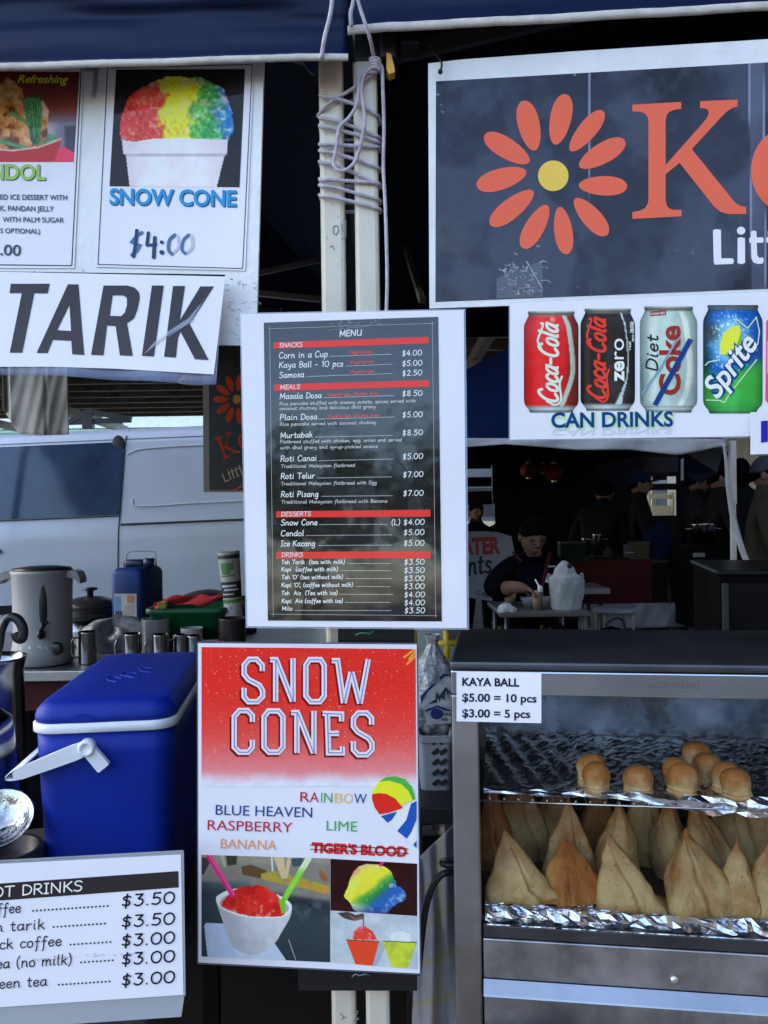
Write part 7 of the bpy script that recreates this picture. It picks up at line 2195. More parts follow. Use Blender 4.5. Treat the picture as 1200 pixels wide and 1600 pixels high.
# ================================================================== behind the warmer: ice, basket, cloth
t = thing('side_table', 'low table under a grey and yellow striped tablecloth left of the warmer', 'table', (.13, 1.65, 0))
zt = P(690, 1252, 1.45).z
mb = MB(); mb.add(*box(.02, .34, 1.42, 1.85, zt - .03, zt, .003)); mb.build('tabletop', mat('dark_laminate'), t)
for x in (.05, .31):
    for y in (1.46, 1.82):
        mb = MB(); mb.add(*box(x - .012, x + .012, y - .012, y + .012, 0, zt - .03)); mb.build('leg', M_steeld, t)
def stripes():
    if 'striped_cloth' in MATS: return MATS['striped_cloth']
    m = mat('striped_cloth', (.33, .33, .34), .9, var=.08, vscale=20, bump=.2, bscale=300)
    n = m.node_tree; b = n.nodes['Principled BSDF']
    tc = n.nodes.new('ShaderNodeTexCoord')
    at = n.nodes.new('ShaderNodeAttribute'); at.attribute_name = 'weave'
    sp = n.nodes.new('ShaderNodeSeparateXYZ'); n.links.new(at.outputs['Vector'], sp.inputs[0])
    prev = b.inputs['Base Color'].links[0].from_socket
    for ax, fr, th in (('X', 17.0, .80), ('Y', 13.0, .84)):
        mu = n.nodes.new('ShaderNodeMath'); mu.operation = 'MULTIPLY'; mu.inputs[1].default_value = fr; n.links.new(sp.outputs[ax], mu.inputs[0])
        fr_ = n.nodes.new('ShaderNodeMath'); fr_.operation = 'FRACT'; n.links.new(mu.outputs[0], fr_.inputs[0])
        gt = n.nodes.new('ShaderNodeMath'); gt.operation = 'GREATER_THAN'; gt.inputs[1].default_value = th; n.links.new(fr_.outputs[0], gt.inputs[0])
        ml = n.nodes.new('ShaderNodeMath'); ml.operation = 'MULTIPLY'; ml.inputs[1].default_value = .55; n.links.new(gt.outputs[0], ml.inputs[0])
        mx = n.nodes.new('ShaderNodeMix'); mx.data_type = 'RGBA'; n.links.new(ml.outputs[0], mx.inputs[0]); n.links.new(prev, mx.inputs[6]); mx.inputs[7].default_value = (.36, .30, .10, 1)
        prev = mx.outputs[2]
    n.links.new(prev, b.inputs['Base Color'])
    return m
def tclf(u, v):
    top = np.interp(u, [0, .25, .5, .75, 1], [1345, 1318, 1292, 1284, 1290])
    x = 650 - 10 * v * v + 112 * u
    y = top + (1660 - top) * v
    return P(x, y, 1.33 - .02 * v + .010 * math.sin(u * 12 + v * 2.5) * (.3 + v) + .005 * math.sin(u * 27 - v * 4))
mb = MB(); vv, ff = sheetsurf(tclf, 40, 60, (0, .003, 0)); mb.add(vv, ff, 0, True)
o = mb.build('tablecloth', stripes(), None, 'grey tablecloth with faint yellow stripes hanging beside the warmer', 'tablecloth')
at = o.data.attributes.new('weave', 'FLOAT_VECTOR', 'POINT')
co = [0.0] * (len(o.data.vertices) * 3)
nn_ = 41 * 61
for i in range(len(o.data.vertices)):
    j = i % nn_
    co[3 * i] = (j % 41) / 40 * .10 * 1.6; co[3 * i + 1] = (j // 41) / 60 * .42
at.data.foreach_set('vector', co)
# basket
bx0, bx1 = P(655, 1240, 1.5).x, P(709, 1240, 1.5).x
zb, zt2 = zt + .001, P(690, 1150, 1.5).z
t = thing('plastic_basket', 'pale grey plastic basket with slanted slots, holding the bag of ice', 'basket', ((bx0 + bx1) / 2, 1.6, zb))
M_bk = mat('grey_plastic', (.42, .44, .46), .45)
mb = MB()
wb = bx1 - bx0
def br(i, z): return [(bx0 + x, 1.5 + y, z) for x, y in rrect(i, wb - i, i, .2 - i, .012, 4)]
mb.add(*loft([br(.004, zb), br(0, zt2 - .012), br(-.003, zt2 - .012), br(-.003, zt2), br(.003, zt2), br(.006, zb + .006)], Matrix.Identity(4)), 0, False); mb.build('basket_shell', M_bk, t)
mb = MB()
for i in range(5):
    for j in range(2):
        cx = P(664 + j * 12, 0, 1.5).x; cz = P(0, 1168 + i * 16, 1.5).z
        mb.add(*box(-.0075, .0075, -.001, .002, -.0035, .0035, .001), 0, False, Matrix.Translation((cx, 1.4995, cz)) @ Matrix.Rotation(R(-35), 4, 'Y'))
mb.build('slot', mat('slot_dark', (.03, .03, .035), .8), t)
# ice bag
cI = Vector(((bx0 + bx1) / 2 + .002, 1.59, zt2))
t = thing('ice_bag', 'tied clear bag of ice with a navy mountain print standing in the basket', 'ice bag', cI)
zi = P(690, 1000, 1.58).z
def icef(u, v):
    a = 2 * math.pi * u
    pr = [.036, .046, .052, .054, .054, .053, .050, .043, .031, .017, .010, .016]
    s = v * (len(pr) - 1); k = min(int(s), len(pr) - 2); r = pr[k] * (1 - s + k) + pr[k + 1] * (s - k)
    r *= 1 + .05 * math.sin(5 * a + 8 * v) + .05 * math.sin(9 * a - 14 * v) + .03 * math.sin(17 * a + 25 * v)
    return Vector((cI.x + r * math.cos(a) * .98, cI.y + r * math.sin(a) * .8, zt2 - .02 + (zi - zt2 + .03) * v))
mb = MB(); mb.add(*surf(icef, 60, 44), 0, True); mb.build('bag', mat('ice_plastic', (.36, .39, .41), .22, var=.35, vscale=70, spec=.8, bump=.6, bscale=90), t)
SI = Sheet((660, 1090, 1.53), (705, 1090, 1.53), (660, 1000, 1.545))
ZI = Zoom(640, 980, 480 / 90)
mb = MB()
poly(mb, SI, [(90, 575), (120, 530), (190, 470), (240, 440), (290, 385), (345, 400), (345, 470), (345, 800), (150, 810), (120, 700), (100, 660)], 0, 0, ZI)
poly(mb, SI, [(92, 580), (190, 470), (245, 435), (250, 410), (290, 384), (345, 400), (340, 412), (300, 410), (262, 440), (215, 480), (150, 540), (108, 610), (92, 640)], 1, 1, ZI)
poly(mb, SI, [(130, 690), (230, 650), (345, 690), (345, 702), (280, 690), (230, 668), (180, 690), (130, 706)], 1, 1, ZI)
poly(mb, SI, [(150, 640), (215, 600), (225, 540), (250, 570), (300, 495), (345, 545), (345, 560), (322, 545), (330, 600), (300, 530), (290, 610), (262, 585), (250, 625), (235, 585), (225, 630)], 1, 2, ZI)
poly(mb, SI, [(225 + 52 * math.cos(k * .4), 722 + 46 * math.sin(k * .4)) for k in range(16)], 2, 1, ZI)
text(mb, SI, 'VAS', (278, 738), (345, 736), 24, 2, 2, ZI, .02)
text(mb, SI, 'ND', (265, 780), (320, 778), 22, 2, 2, ZI, .02)
text(mb, SI, 'G-GEN', (195, 478), (272, 452), 22, 2, 0, ZI, .02)
mb.build('print', [mat('ice_white', (.48, .50, .52), .4, var=.2, vscale=60), mat('ice_navy', (.02, .025, .16), .4), mat('ice_black', (.03, .035, .06), .4)], t)
# yellow trolley frame behind the ice
t = thing('yellow_trolley', 'yellow tubular trolley frame glimpsed behind the bag of ice', 'trolley', (.15, 2.0, 0))
M_y = mat('yellow_paint', (.50, .36, .02), .5)
for (a, b) in (((646, 985), (648, 1010)), ((684, 1005), (712, 1004)), ((697, 985), (699, 1030))):
    p, q = P(*a, 2.0), P(*b, 2.0)
    mb = MB(); mb.add(*tube([p, q], .008, 8), 0, True); mb.build('bar', M_y, t)
for x in (.07, .18):
    mb = MB(); mb.add(*tube([(x, 2.0, 0), (x, 2.0, P(697, 1000, 2.0).z)], .008, 8), 0, True); mb.build('leg', M_y, t)
# ================================================================== the stall behind (right)
Yh = 5.0
t = thing('market_tent', 'dark tent with a grey white hem and one curved loose strap, over the stall behind', 'tent', (.9, 6.6, 0))
a0, b0 = P(560, 696, Yh), P(1134, 696, Yh)
ez = a0.z + .03
def h2(x): return np.interp(x, [560, 728, 790, 850, 900, 985, 1030, 1060, 1100, 1136], [700, 699, 694, 699, 703, 703, 708, 711, 704, 694])
def hemw(u, v):
    x = 560 + 576 * u
    y0 = np.interp(x, [560, 1136], [684, 686])
    return P(x, y0 + (h2(x) - y0) * v, Yh + .01 * math.sin(x * .05 + 2 * v) - .02 * v)
mb = MB(); mb.add(*sheetsurf(hemw, 80, 5, (0, .003, 0)), 0, True); mb.build('hem_band', mat('grey_white_cloth', (.36, .37, .35), .8, var=.1, vscale=12), t)
pk = Vector(((a0.x + b0.x) / 2 + .2, Yh + 1.5, ez + .95))
z_ = P(728, 684, Yh).z
A, B = Vector((a0.x - .2, Yh + .01, z_)), Vector((b0.x, Yh + .01, P(1134, 687, Yh).z))
C2, D2 = Vector((B.x, Yh + 3, z_)), Vector((A.x, Yh + 3, z_))
mb = MB(); mb.add([A, B, C2, D2, pk] + [q + Vector((0, 0, -.006)) for q in (A, B, C2, D2, pk)], [(0, 1, 4), (1, 2, 4), (2, 3, 4), (3, 0, 4), (6, 5, 9), (7, 6, 9), (8, 7, 9), (5, 8, 9)]); mb.build('roof', mat('navy_nylon'), t)
pL = P(1145, 800, Yh + .05)
mb = MB(); mb.add(*box(pL.x - .018, pL.x + .018, Yh + .03, Yh + .066, 1.35 + .02, P(1145, 688, Yh).z)); mb.add(*box(pL.x - .014, pL.x + .014, Yh + .034, Yh + .062, 0, 1.37))
mb.build('leg', mat('pale_leg', (.52, .52, .48), .4), t)
for (x, y) in ((A.x + .05, Yh + 3.06), (B.x - .05, Yh + 3.06)):
    mb = MB(); mb.add(*box(x - .018, x + .018, y - .018, y + .018, 0, z_)); mb.build('leg', mat('pale_leg'), t)
def strap(u, v):
    y = 694 + (893 - 694) * u
    x = np.interp(y, [694, 720, 760, 800, 830, 860, 893], [1131, 1135, 1138, 1144, 1151, 1160, 1173])
    w_ = np.interp(y, [694, 760, 830, 893], [4, 8, 10, 10])
    return P(x + (v - .5) * w_, y, Yh - .03 - .25 * u * u)
mb = MB(); mb.add(*sheetsurf(strap, 40, 3, (0, .003, 0)), 0, True); mb.build('loose_strap', mat('grey_white_cloth'), t)
# right side flap and dark back wall of the tent
mb = MB()
mb.add(*slab([P(1068, 706, 5.6), P(1132, 698, 5.1), P(1120, 738, 5.2), P(1094, 756, 5.6), P(1070, 742, 5.9)], Vector((.004, .004, 0))))
mb.build('side_flap', mat('navy_nylon'), t)
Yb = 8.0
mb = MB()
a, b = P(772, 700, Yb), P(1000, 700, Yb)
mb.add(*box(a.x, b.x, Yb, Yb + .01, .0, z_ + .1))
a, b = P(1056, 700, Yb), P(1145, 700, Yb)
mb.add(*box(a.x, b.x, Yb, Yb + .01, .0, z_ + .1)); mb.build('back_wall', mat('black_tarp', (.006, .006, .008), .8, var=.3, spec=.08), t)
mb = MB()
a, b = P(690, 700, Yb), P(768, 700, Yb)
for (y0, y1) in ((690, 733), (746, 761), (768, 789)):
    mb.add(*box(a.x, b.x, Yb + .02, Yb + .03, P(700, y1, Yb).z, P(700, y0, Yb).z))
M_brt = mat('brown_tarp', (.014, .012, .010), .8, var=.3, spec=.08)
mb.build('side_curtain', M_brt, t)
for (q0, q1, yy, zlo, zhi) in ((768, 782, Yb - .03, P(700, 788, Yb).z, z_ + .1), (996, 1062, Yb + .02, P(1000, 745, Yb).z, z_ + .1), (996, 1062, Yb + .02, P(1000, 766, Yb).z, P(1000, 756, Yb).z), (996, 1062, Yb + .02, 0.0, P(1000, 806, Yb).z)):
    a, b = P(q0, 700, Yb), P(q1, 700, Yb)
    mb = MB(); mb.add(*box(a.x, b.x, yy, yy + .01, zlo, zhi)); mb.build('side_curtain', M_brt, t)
# menus / cards hanging under the back tent roof
for k, (x0, x1, y0, y1) in enumerate(((1008, 1060, 716, 738), (1020, 1042, 742, 750), (1064, 1068, 718, 750))):
    o = P((x0 + x1) / 2, y0, 6.4)
    s_ = Sheet((x0, y1, 6.4), (x1, y1, 6.4), (x0, y0, 6.35))
    mb = MB(); quadsheet(mb, s_, [(x0, y0), (x1, y0 - 2), (x1, y1), (x0, y1 + 1)], .004)
    mb.build('hanging_card', mat('card_dark', (.035, .035, .04), .5) if k < 2 else mat('grey_white_cloth'), None, ['dark wide card hanging inside the back tent above the bright gap', 'small dark card hanging below the wide one', 'thin white strip hanging at the right inside the back tent'][k], 'card', None, None)

# counter with red cloth
c0, c1 = P(905, 876, 6.4), P(1090, 876, 6.4)
zc = c0.z
t = thing('serving_counter', 'long counter under a dark red cloth with pots on top', 'counter', ((c0.x + c1.x) / 2 + .4, 6.75, 0))
mb = MB(); mb.add(*box(c0.x - .5, c1.x + .1, 6.42, 7.1, zc - .03, zc)); mb.build('top', mat('dark_laminate'), t)
def rcl(u, v):
    x = c0.x - .5 + (c1.x - .36 - c0.x + .5) * u
    return Vector((x, 6.405 + .012 * math.sin(u * 40) * v, zc + .002 - (zc - .42) * v * .92))
mb = MB(); mb.add(*sheetsurf(rcl, 80, 8, (0, .003, 0)), 0, True); mb.build('red_cloth', mat('counter_red', (.07, .006, .009), .9, var=.15), t)
def wcl(u, v):
    x = c0.x + .02 + (c1.x - c0.x + .1) * u
    return Vector((x, 6.38 + .02 * math.sin(u * 23 + 2 * v), .60 - .32 * v))
mb = MB()
ya, yb_ = P(0, 941, 6.3).z, P(0, 984, 6.3).z
mb.add(*sheetsurf(lambda u, v: (lambda p: p)(P(912 + 178 * u, 944 - 3 * u + (41 - 4 * u) * v, 6.3 + .03 * math.sin(u * 21 + v * 3) - .05 * v)), 50, 8, (0, .003, 0)), 0, True)
mb.build('white_skirt', mat('white_tarp', (.30, .31, .31), .8, var=.1, vscale=9), t)
for x in (c0.x - .4, c1.x):
    for y in (6.5, 7.0):
        mb = MB(); mb.add(*box(x - .02, x + .02, y - .02, y + .02, 0, zc - .03)); mb.build('leg', M_steeld, t)
POT = [(934, 868, 6.6, 16, 34, 'stainless pot standing on the red counter behind the white carrier bag'), (916, 868, 6.7, 14, 28, 'dull pot partly hidden on the red counter left of the stainless one'), (1099, 850, 6.2, 38, 32, 'wide shiny stock pot at the right end of the counter')]
for px, pb, Y, w_, h_, lb in POT:
    c = P(px, pb, Y); r = w_ / 2 / FPX * Y; h = h_ / FPX * Y
    t = thing('stock_pot', lb, 'pot', c, 'pots on the back counter')
    z0 = min(c.z, zc) if Y > 6.3 else c.z
    mb = MB(); mb.add(*lathe([(r, 0), (r, h - .01), (r * 1.05, h), (r * .98, h), (r * .96, .01), (0, .01)], 28, c), 0, True); mb.build('pot_body', M_pot, t)
    for s in (-1, 1):
        mb = MB(); mb.add(*tube(smooth_path([c + Vector((s * r, -.03, h * .75)), c + Vector((s * (r + .03), -.03, h * .75)), c + Vector((s * (r + .03), .03, h * .75)), c + Vector((s * r, .03, h * .75))], 4), .006, 6), 0, True); mb.build('handle', M_pot, t)
# black burner stand under the big pot
c = P(1099, 850, 6.2)
t = thing('gas_stove', 'black stove cabinet with a small silver plate under the wide stock pot', 'stove', (c.x, 6.2, 0))
mb = MB(); mb.add(*box(c.x - .20, c.x + .24, 6.02, 6.36, .45, c.z - .002, .01)); mb.build('cabinet', mat('stove_black', (.005, .005, .005), .9, spec=.05), t)
for x in (c.x - .17, c.x + .21):
    for y in (6.05, 6.33):
        mb = MB(); mb.add(*box(x - .015, x + .015, y - .015, y + .015, 0, .45)); mb.build('leg', M_blk, t)
mb = MB(); p = P(1091, 867, 6.02); mb.add(*box(p.x - .045, p.x + .045, 6.005, 6.018, p.z - .015, p.z + .015)); mb.build('plate', mat('dull_plate', (.3, .3, .3), .4, .8), t)
# blue bag and clutter on the counter
c = P(1030, 852, 6.5)
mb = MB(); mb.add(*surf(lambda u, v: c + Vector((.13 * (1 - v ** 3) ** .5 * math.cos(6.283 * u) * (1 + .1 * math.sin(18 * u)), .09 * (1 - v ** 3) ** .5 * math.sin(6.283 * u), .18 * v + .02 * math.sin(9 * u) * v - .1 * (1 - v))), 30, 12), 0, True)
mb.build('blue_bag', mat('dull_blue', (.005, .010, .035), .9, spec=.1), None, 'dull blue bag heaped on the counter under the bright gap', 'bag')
c = P(1012, 874, 6.42)
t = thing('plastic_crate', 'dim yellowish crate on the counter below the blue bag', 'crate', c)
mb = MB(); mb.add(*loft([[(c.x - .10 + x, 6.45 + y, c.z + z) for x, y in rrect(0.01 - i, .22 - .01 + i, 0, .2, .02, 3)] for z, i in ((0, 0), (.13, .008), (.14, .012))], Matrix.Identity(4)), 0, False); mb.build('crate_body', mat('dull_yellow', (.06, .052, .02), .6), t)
c = P(985, 862, 6.5)
mb = MB(); mb.add(*box(-.05, .05, -.03, .03, -.04, .06, .004), 0, False, Matrix.Translation(c)); mb.add(*box(-.05, .05, -.034, -.031, -.01, 0), 1, False, Matrix.Translation(c))
mb.build('napkin_box', [mat('napkin_grey', (.05, .05, .055), .5), mat('grey_white_cloth')], None, 'small grey box with a pale edge on the counter before the capped man', 'box')
c = P(893, 874, 6.45)
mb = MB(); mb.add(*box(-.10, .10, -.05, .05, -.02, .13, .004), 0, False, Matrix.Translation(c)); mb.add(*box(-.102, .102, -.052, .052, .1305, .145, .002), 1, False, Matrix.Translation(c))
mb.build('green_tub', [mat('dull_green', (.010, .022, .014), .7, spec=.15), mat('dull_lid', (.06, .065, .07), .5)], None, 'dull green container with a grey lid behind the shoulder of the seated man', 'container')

# lanterns
for i, (px, py, r_, lb) in enumerate(((826, 735, 13, 'round red paper lantern, left one of two'), (866, 738, 15, 'round red paper lantern, larger right one of two'), (848, 731, 8, 'small red lantern between the two larger ones'))):
    c = P(px, py, 6.9); r = r_ / FPX * 6.9
    t = thing('paper_lantern', lb + ' inside the back tent', 'lantern', c, 'red lanterns')
    prof = [(r * math.sin(math.pi * k / 24) * (1 + .03 * math.cos(k * math.pi)), -r * .9 * math.cos(math.pi * k / 24)) for k in range(2, 23)]
    mb = MB(); mb.add(*lathe(prof, 28, c), 0, True); mb.build('shade', mat('lantern_red', (.11, .006, .006), .7, var=.1), t)
    mb = MB()
    for s in (-1, 1): mb.add(*lathe([(r * .3, -.008), (r * .3, .008)], 16, c + Vector((0, 0, s * r * .92))), 0, False)
    mb.build('cap', mat('lantern_gold', (.45, .36, .15), .4, .3), t)
    mb = MB(); mb.add(*tube([c + Vector((0, 0, r * .9)), c + Vector((0, 0, .6))], .003, 5)); mb.build('cord', M_blk, t)

# ------------------------------------------------------------------ people
def skin(nodes, edges, root, sub=2):
    names = list(nodes)
    me = bpy.data.meshes.new('figure')
    me.from_pydata([tuple(nodes[k][0]) for k in names], [(names.index(a), names.index(b)) for a, b in edges], [])
    o = bpy.data.objects.new('figure', me)
    C.objects.link(o)
    o.modifiers.new('skin', 'SKIN').use_smooth_shade = True
    sv = me.skin_vertices[0].data if len(me.skin_vertices) else None
    for i, k in enumerate(names):
        r = nodes[k][1]
        sv[i].radius = r if isinstance(r, tuple) else (r, r)
        sv[i].use_root = (k == root)
    s = o.modifiers.new('sub', 'SUBSURF'); s.levels = sub; s.render_levels = sub
    dg = bpy.context.evaluated_depsgraph_get()
    ev = o.evaluated_get(dg)
    m2 = bpy.data.meshes.new_from_object(ev, depsgraph=dg)
    v = [q.co.copy() for q in m2.vertices]; f = [tuple(p.vertices) for p in m2.polygons]
    bpy.data.objects.remove(o); bpy.data.meshes.remove(me); bpy.data.meshes.remove(m2)
    return v, f

def head_geo(c, s, Rm):
    """head centred at c; local -Y is the face. returns list of (verts, faces, mat)"""
    out = []
    def fn(u, v):
        th, ph = 2 * math.pi * u, math.pi * v
        x, y, z = math.sin(ph) * math.sin(th), -math.sin(ph) * math.cos(th), math.cos(ph)
        X, Y, Z = x * .074, y * .094, z * .118
        if z < 0:
            X *= 1 - .28 * (-z) ** 1.5
            if y > 0: Y *= 1 - .25 * (-z)
            else: Y *= 1 - .10 * (-z)
        if y < 0:
            f = math.exp(-((x / .42) ** 2)) * (-y)
            Z2 = z
            Y -= .024 * math.exp(-((x / .17) ** 2)) * math.exp(-(((Z2 + .12) / .17) ** 2))        # nose
            Y -= .006 * math.exp(-(((Z2 - .16) / .10) ** 2)) * f                                    # brow
            Y += .010 * math.exp(-(((abs(x) - .36) / .17) ** 2)) * math.exp(-(((Z2 - .02) / .11) ** 2))  # eye sockets
            Y -= .006 * math.exp(-((x / .3) ** 2)) * math.exp(-(((Z2 + .47) / .07) ** 2))            # lips
            Y += .005 * math.exp(-((x / .3) ** 2)) * math.exp(-(((Z2 + .60) / .06) ** 2))
            Y -= .008 * math.exp(-((x / .3) ** 2)) * math.exp(-(((Z2 + .78) / .12) ** 2))            # chin
        return c + Rm @ (Vector((X, Y, Z)) * s)
    v, f = surf(fn, 40, 32)
    out.append((v, f, 0))
    for sx in (-1, 1):
        out.append((*[(lambda q: [c + Rm @ (p * s) for p in q])(ball((sx * .074, .008, -.004), .010, .02, .032, 10, 8)[0])], ball((0, 0, 0), 1, 1, 1, 10, 8)[1], 0))
        out.append(([c + Rm @ (p * s) for p in ball((sx * .030, -.079, .004), .013, .008, .006, 10, 8)[0]], ball((0, 0, 0), 1, 1, 1, 10, 8)[1], 1))
    out.append(([c + Rm @ (p * s) for p in ball((0, -.086, -.056), .022, .008, .005, 10, 8)[0]], ball((0, 0, 0), 1, 1, 1, 10, 8)[1], 2))
    return out
def hair_geo(c, s, Rm, front=.35, back=-.45, puff=1.0, curly=0.0, seed=0):
    v, f = [], []
    n, m = 40, 24
    for j in range(m + 1):
        for i in range(n + 1):
            th, ph = 2 * math.pi * i / n, math.pi * j / m
            k = .5 - .5 * math.cos(th)                       # 0 front, 1 back
            lim = front + (back - front) * k ** .8
            pe = min(ph, math.acos(max(-1, min(1, lim + .05 * math.sin(th * 9 + seed) + .06 * math.sin(th * 31 + 2 * seed)))))
            x, y, z = math.sin(pe) * math.sin(th), -math.sin(pe) * math.cos(th), math.cos(pe)
            g = 1.09 * puff + curly * (math.sin(th * 7 + 5 * pe) * math.sin(9 * pe + th * 3 + seed)) + .012 * math.sin(th * 23 + seed)
            if ph > pe + 1e-6: g = 1.0 - .10 * min(1, (ph - pe) * 6)
            v.append(c + Rm @ (Vector((x * .074 * g, y * .094 * g, z * .118 * g)) * s))
    for j in range(m):
        for i in range(n):
            a = j * (n + 1) + i
            f.append((a, a + 1, a + n + 2, a + n + 1))
    return v, f
def cap_geo(c, s, Rm):
    v, f = hair_geo(c, s, Rm, .30, .02, 1.05)
    def br(u, w_):
        a = R(-62 + 124 * u)
        k = 1 + .62 * w_ * math.cos(a * 1.25) ** 1
        x, y = math.sin(a) * .080, -math.cos(a) * .100
        return c + Rm @ (Vector((x * (1 + .12 * w_), y * k - .0, .036 - .012 * w_ * math.cos(a) + .010 * (math.sin(a) ** 2) * -1)) * s)
    v2, f2 = sheetsurf(br, 16, 5, (0, 0, .004))
    n = len(v)
    return v + v2, f + [tuple(i + n for i in q) for q in f2]

M_skin = mat('skin_tone', (.16, .085, .055), .7, var=.06, vscale=30, sss=.1)
M_eye = mat('eye_dark', (.01, .008, .008), .2)
M_lip = mat('lip', (.25, .10, .08), .5)
M_hair = mat('black_hair', (.003, .0025, .0025), .95, var=.2, bump=.5, bscale=120, spec=.03)

def segdist(p, a, b):
    d = b - a; t = max(0, min(1, (p - a).dot(d) / max(1e-9, d.dot(d))))
    return (p - a - d * t).length

def person(label, nodes, edges, zones, mats, head, face, tilt=0, hs=1.0, hair=None, cap=None, loc=None, collar=True, name='person', cat='person', hair_kw={}):
    """nodes: joint -> (point, radius); zones: edge -> material index (0 skin); head centre, face yaw (0 = towards the viewer)"""
    t = thing(name, label, cat, loc)
    v, f = skin(nodes, edges, 'pelvis')
    mb = MB()
    segs = [(nodes[a][0], nodes[b][0], zones.get((a, b), 0), (nodes[a][1] if not isinstance(nodes[a][1], tuple) else nodes[a][1][0])) for a, b in edges]
    n0 = len(mb.v)
    mb.v += v
    for q in f:
        cen = sum((v[i] for i in q), Vector()) / len(q)
        best = min(segs, key=lambda s_: segdist(cen, s_[0], s_[1]) - .5 * s_[3])
        mb.f.append(q); mb.m.append(best[2]); mb.sm.append(True)
    Rm = Matrix.Rotation(R(face), 3, 'Z') @ Matrix.Rotation(R(tilt), 3, 'X')
    for vv, ff, m in head_geo(head, hs, Rm):
        mb.add(vv, ff, 0 if m == 0 else len(mats) + m, True)
    mb.build('body', [*mats, M_skin, M_eye, M_lip][:len(mats)] + [M_skin, M_eye, M_lip], t)
    if hair:
        mb = MB(); mb.add(*hair_geo(head, hs, Rm, **hair_kw), 0, True); mb.build('hair', hair, t)
    if cap:
        mb = MB(); mb.add(*cap_geo(head, hs, Rm), 0, True); mb.build('cap', cap, t)
    return t, Rm

def hand_nodes(nodes, edges, pre, wrist, d, side, curl, s=1.0):
    """palm, five separate bent fingers"""
    d = Vector(d).normalized(); side = Vector(side).normalized(); dn = d.cross(side).normalized()
    if dn.z > 0: dn = -dn
    p = nodes[wrist][0]
    palm = pre + 'palm'
    nodes[palm] = (p + d * .045 * s, (.017 * s, .030 * s)); edges.append((wrist, palm))
    for i, (off, L) in enumerate(((-.030, .068), (-.010, .078), (.010, .074), (.029, .060))):
        k = pre + 'k%d' % i; a = pre + 'f%d' % i; b = pre + 'g%d' % i
        nodes[k] = (p + d * .085 * s + side * off * s, .0095 * s)
        nodes[a] = (p + d * (.085 + L * .5) * s + side * off * 1.1 * s + dn * L * .35 * curl * s, .0088 * s)
        nodes[b] = (p + d * (.085 + L * (.9 - .35 * curl)) * s + side * off * 1.1 * s + dn * L * .9 * curl * s, .0075 * s)
        edges += [(palm, k), (k, a), (a, b)]
    k = pre + 't0'; a = pre + 't1'
    nodes[k] = (p + d * .045 * s - side * .042 * s + dn * .012 * s, .011 * s)
    nodes[a] = (p + d * .088 * s - side * .048 * s + dn * .035 * s, .0088 * s)
    edges += [(palm, k), (k, a)]

# ---- the seated man
Ym = 5.15
def Q(px, py, Y=Ym): return P(px, py, Y)
nd = {
 'pelvis': (Q(832, 985, Ym + .32), (.15, .12)), 'waist': (Q(830, 950, Ym + .25), (.145, .115)), 'chest': (Q(828, 906, Ym + .12), (.165, .12)), 'neckb': (Q(830, 876, Ym + .04), (.10, .085)), 'neck': (Q(832, 864, Ym + .01), .055), 'nape': (Q(833, 850, Ym - .02), .055),
 'shL': (Q(790, 887, Ym + .08), .085), 'elL': (Q(766, 922, Ym - .04), .066), 'cuL': (Q(790, 920, Ym - .20), .052), 'wrL': (Q(808, 916, Ym - .34), .034),
 'shR': (Q(876, 888, Ym + .10), .085), 'elR': (Q(890, 932, Ym + .02), .065), 'wrR': (Q(868, 945, Ym - .26), .034),
 'hipL': (Q(810, 990, Ym + .30), .10), 'knL': (Q(800, 985, Ym - .12), .075), 'anL': (Q(802, 1072, Ym - .05), .05), 'toL': (Q(800, 1082, Ym - .2), .04),
 'hipR': (Q(856, 990, Ym + .30), .10), 'knR': (Q(868, 985, Ym - .12), .075), 'anR': (Q(866, 1072, Ym - .05), .05), 'toR': (Q(868, 1082, Ym - .2), .04)}
ed = [('pelvis', 'waist'), ('waist', 'chest'), ('chest', 'neckb'), ('neckb', 'neck'), ('neck', 'nape'), ('chest', 'shL'), ('shL', 'elL'), ('elL', 'cuL'), ('cuL', 'wrL'), ('chest', 'shR'), ('shR', 'elR'), ('elR', 'wrR'),
      ('pelvis', 'hipL'), ('hipL', 'knL'), ('knL', 'anL'), ('anL', 'toL'), ('pelvis', 'hipR'), ('hipR', 'knR'), ('knR', 'anR'), ('anR', 'toR')]
zn = {('elL', 'cuL'): 1, ('pelvis', 'waist'): 1, ('waist', 'chest'): 1, ('chest', 'neckb'): 1, ('chest', 'shL'): 1, ('shL', 'elL'): 1, ('chest', 'shR'): 1, ('shR', 'elR'): 1, ('elR', 'wrR'): 1,
      ('pelvis', 'hipL'): 2, ('hipL', 'knL'): 2, ('knL', 'anL'): 2, ('pelvis', 'hipR'): 2, ('hipR', 'knR'): 2, ('knR', 'anR'): 2, ('anL', 'toL'): 3, ('anR', 'toR'): 3}
hand_nodes(nd, ed, 'l', 'wrL', (.85, -.25, -.25), (-.2, -.8, .1), .75, 1.0)
hand_nodes(nd, ed, 'r', 'wrR', (-.45, -.8, -.2), (.8, -.4, 0), .5, 1.0)
M_jk = mat('black_jacket', (.0035, .0035, .005), .95, var=.25, bump=.3, bscale=30, spec=.05)
M_tr = mat('dark_trousers', (.008, .008, .010), .9, spec=.08)
M_sh = mat('dark_shoes', (.01, .01, .01), .5)
hc = Q(832, 838, Ym - .06)
t, Rm = person('man in glasses and a black jacket bent over his food at the folding table', nd, ed, zn, [M_skin, M_jk, M_tr, M_sh], hc, 12, 20, 1.05, M_hair, None, Vector((nd['pelvis'][0].x, Ym + .3, 0)), hair_kw=dict(front=.34, back=-.30, puff=1.04, curly=.035, seed=2))
mb = MB()   # glasses
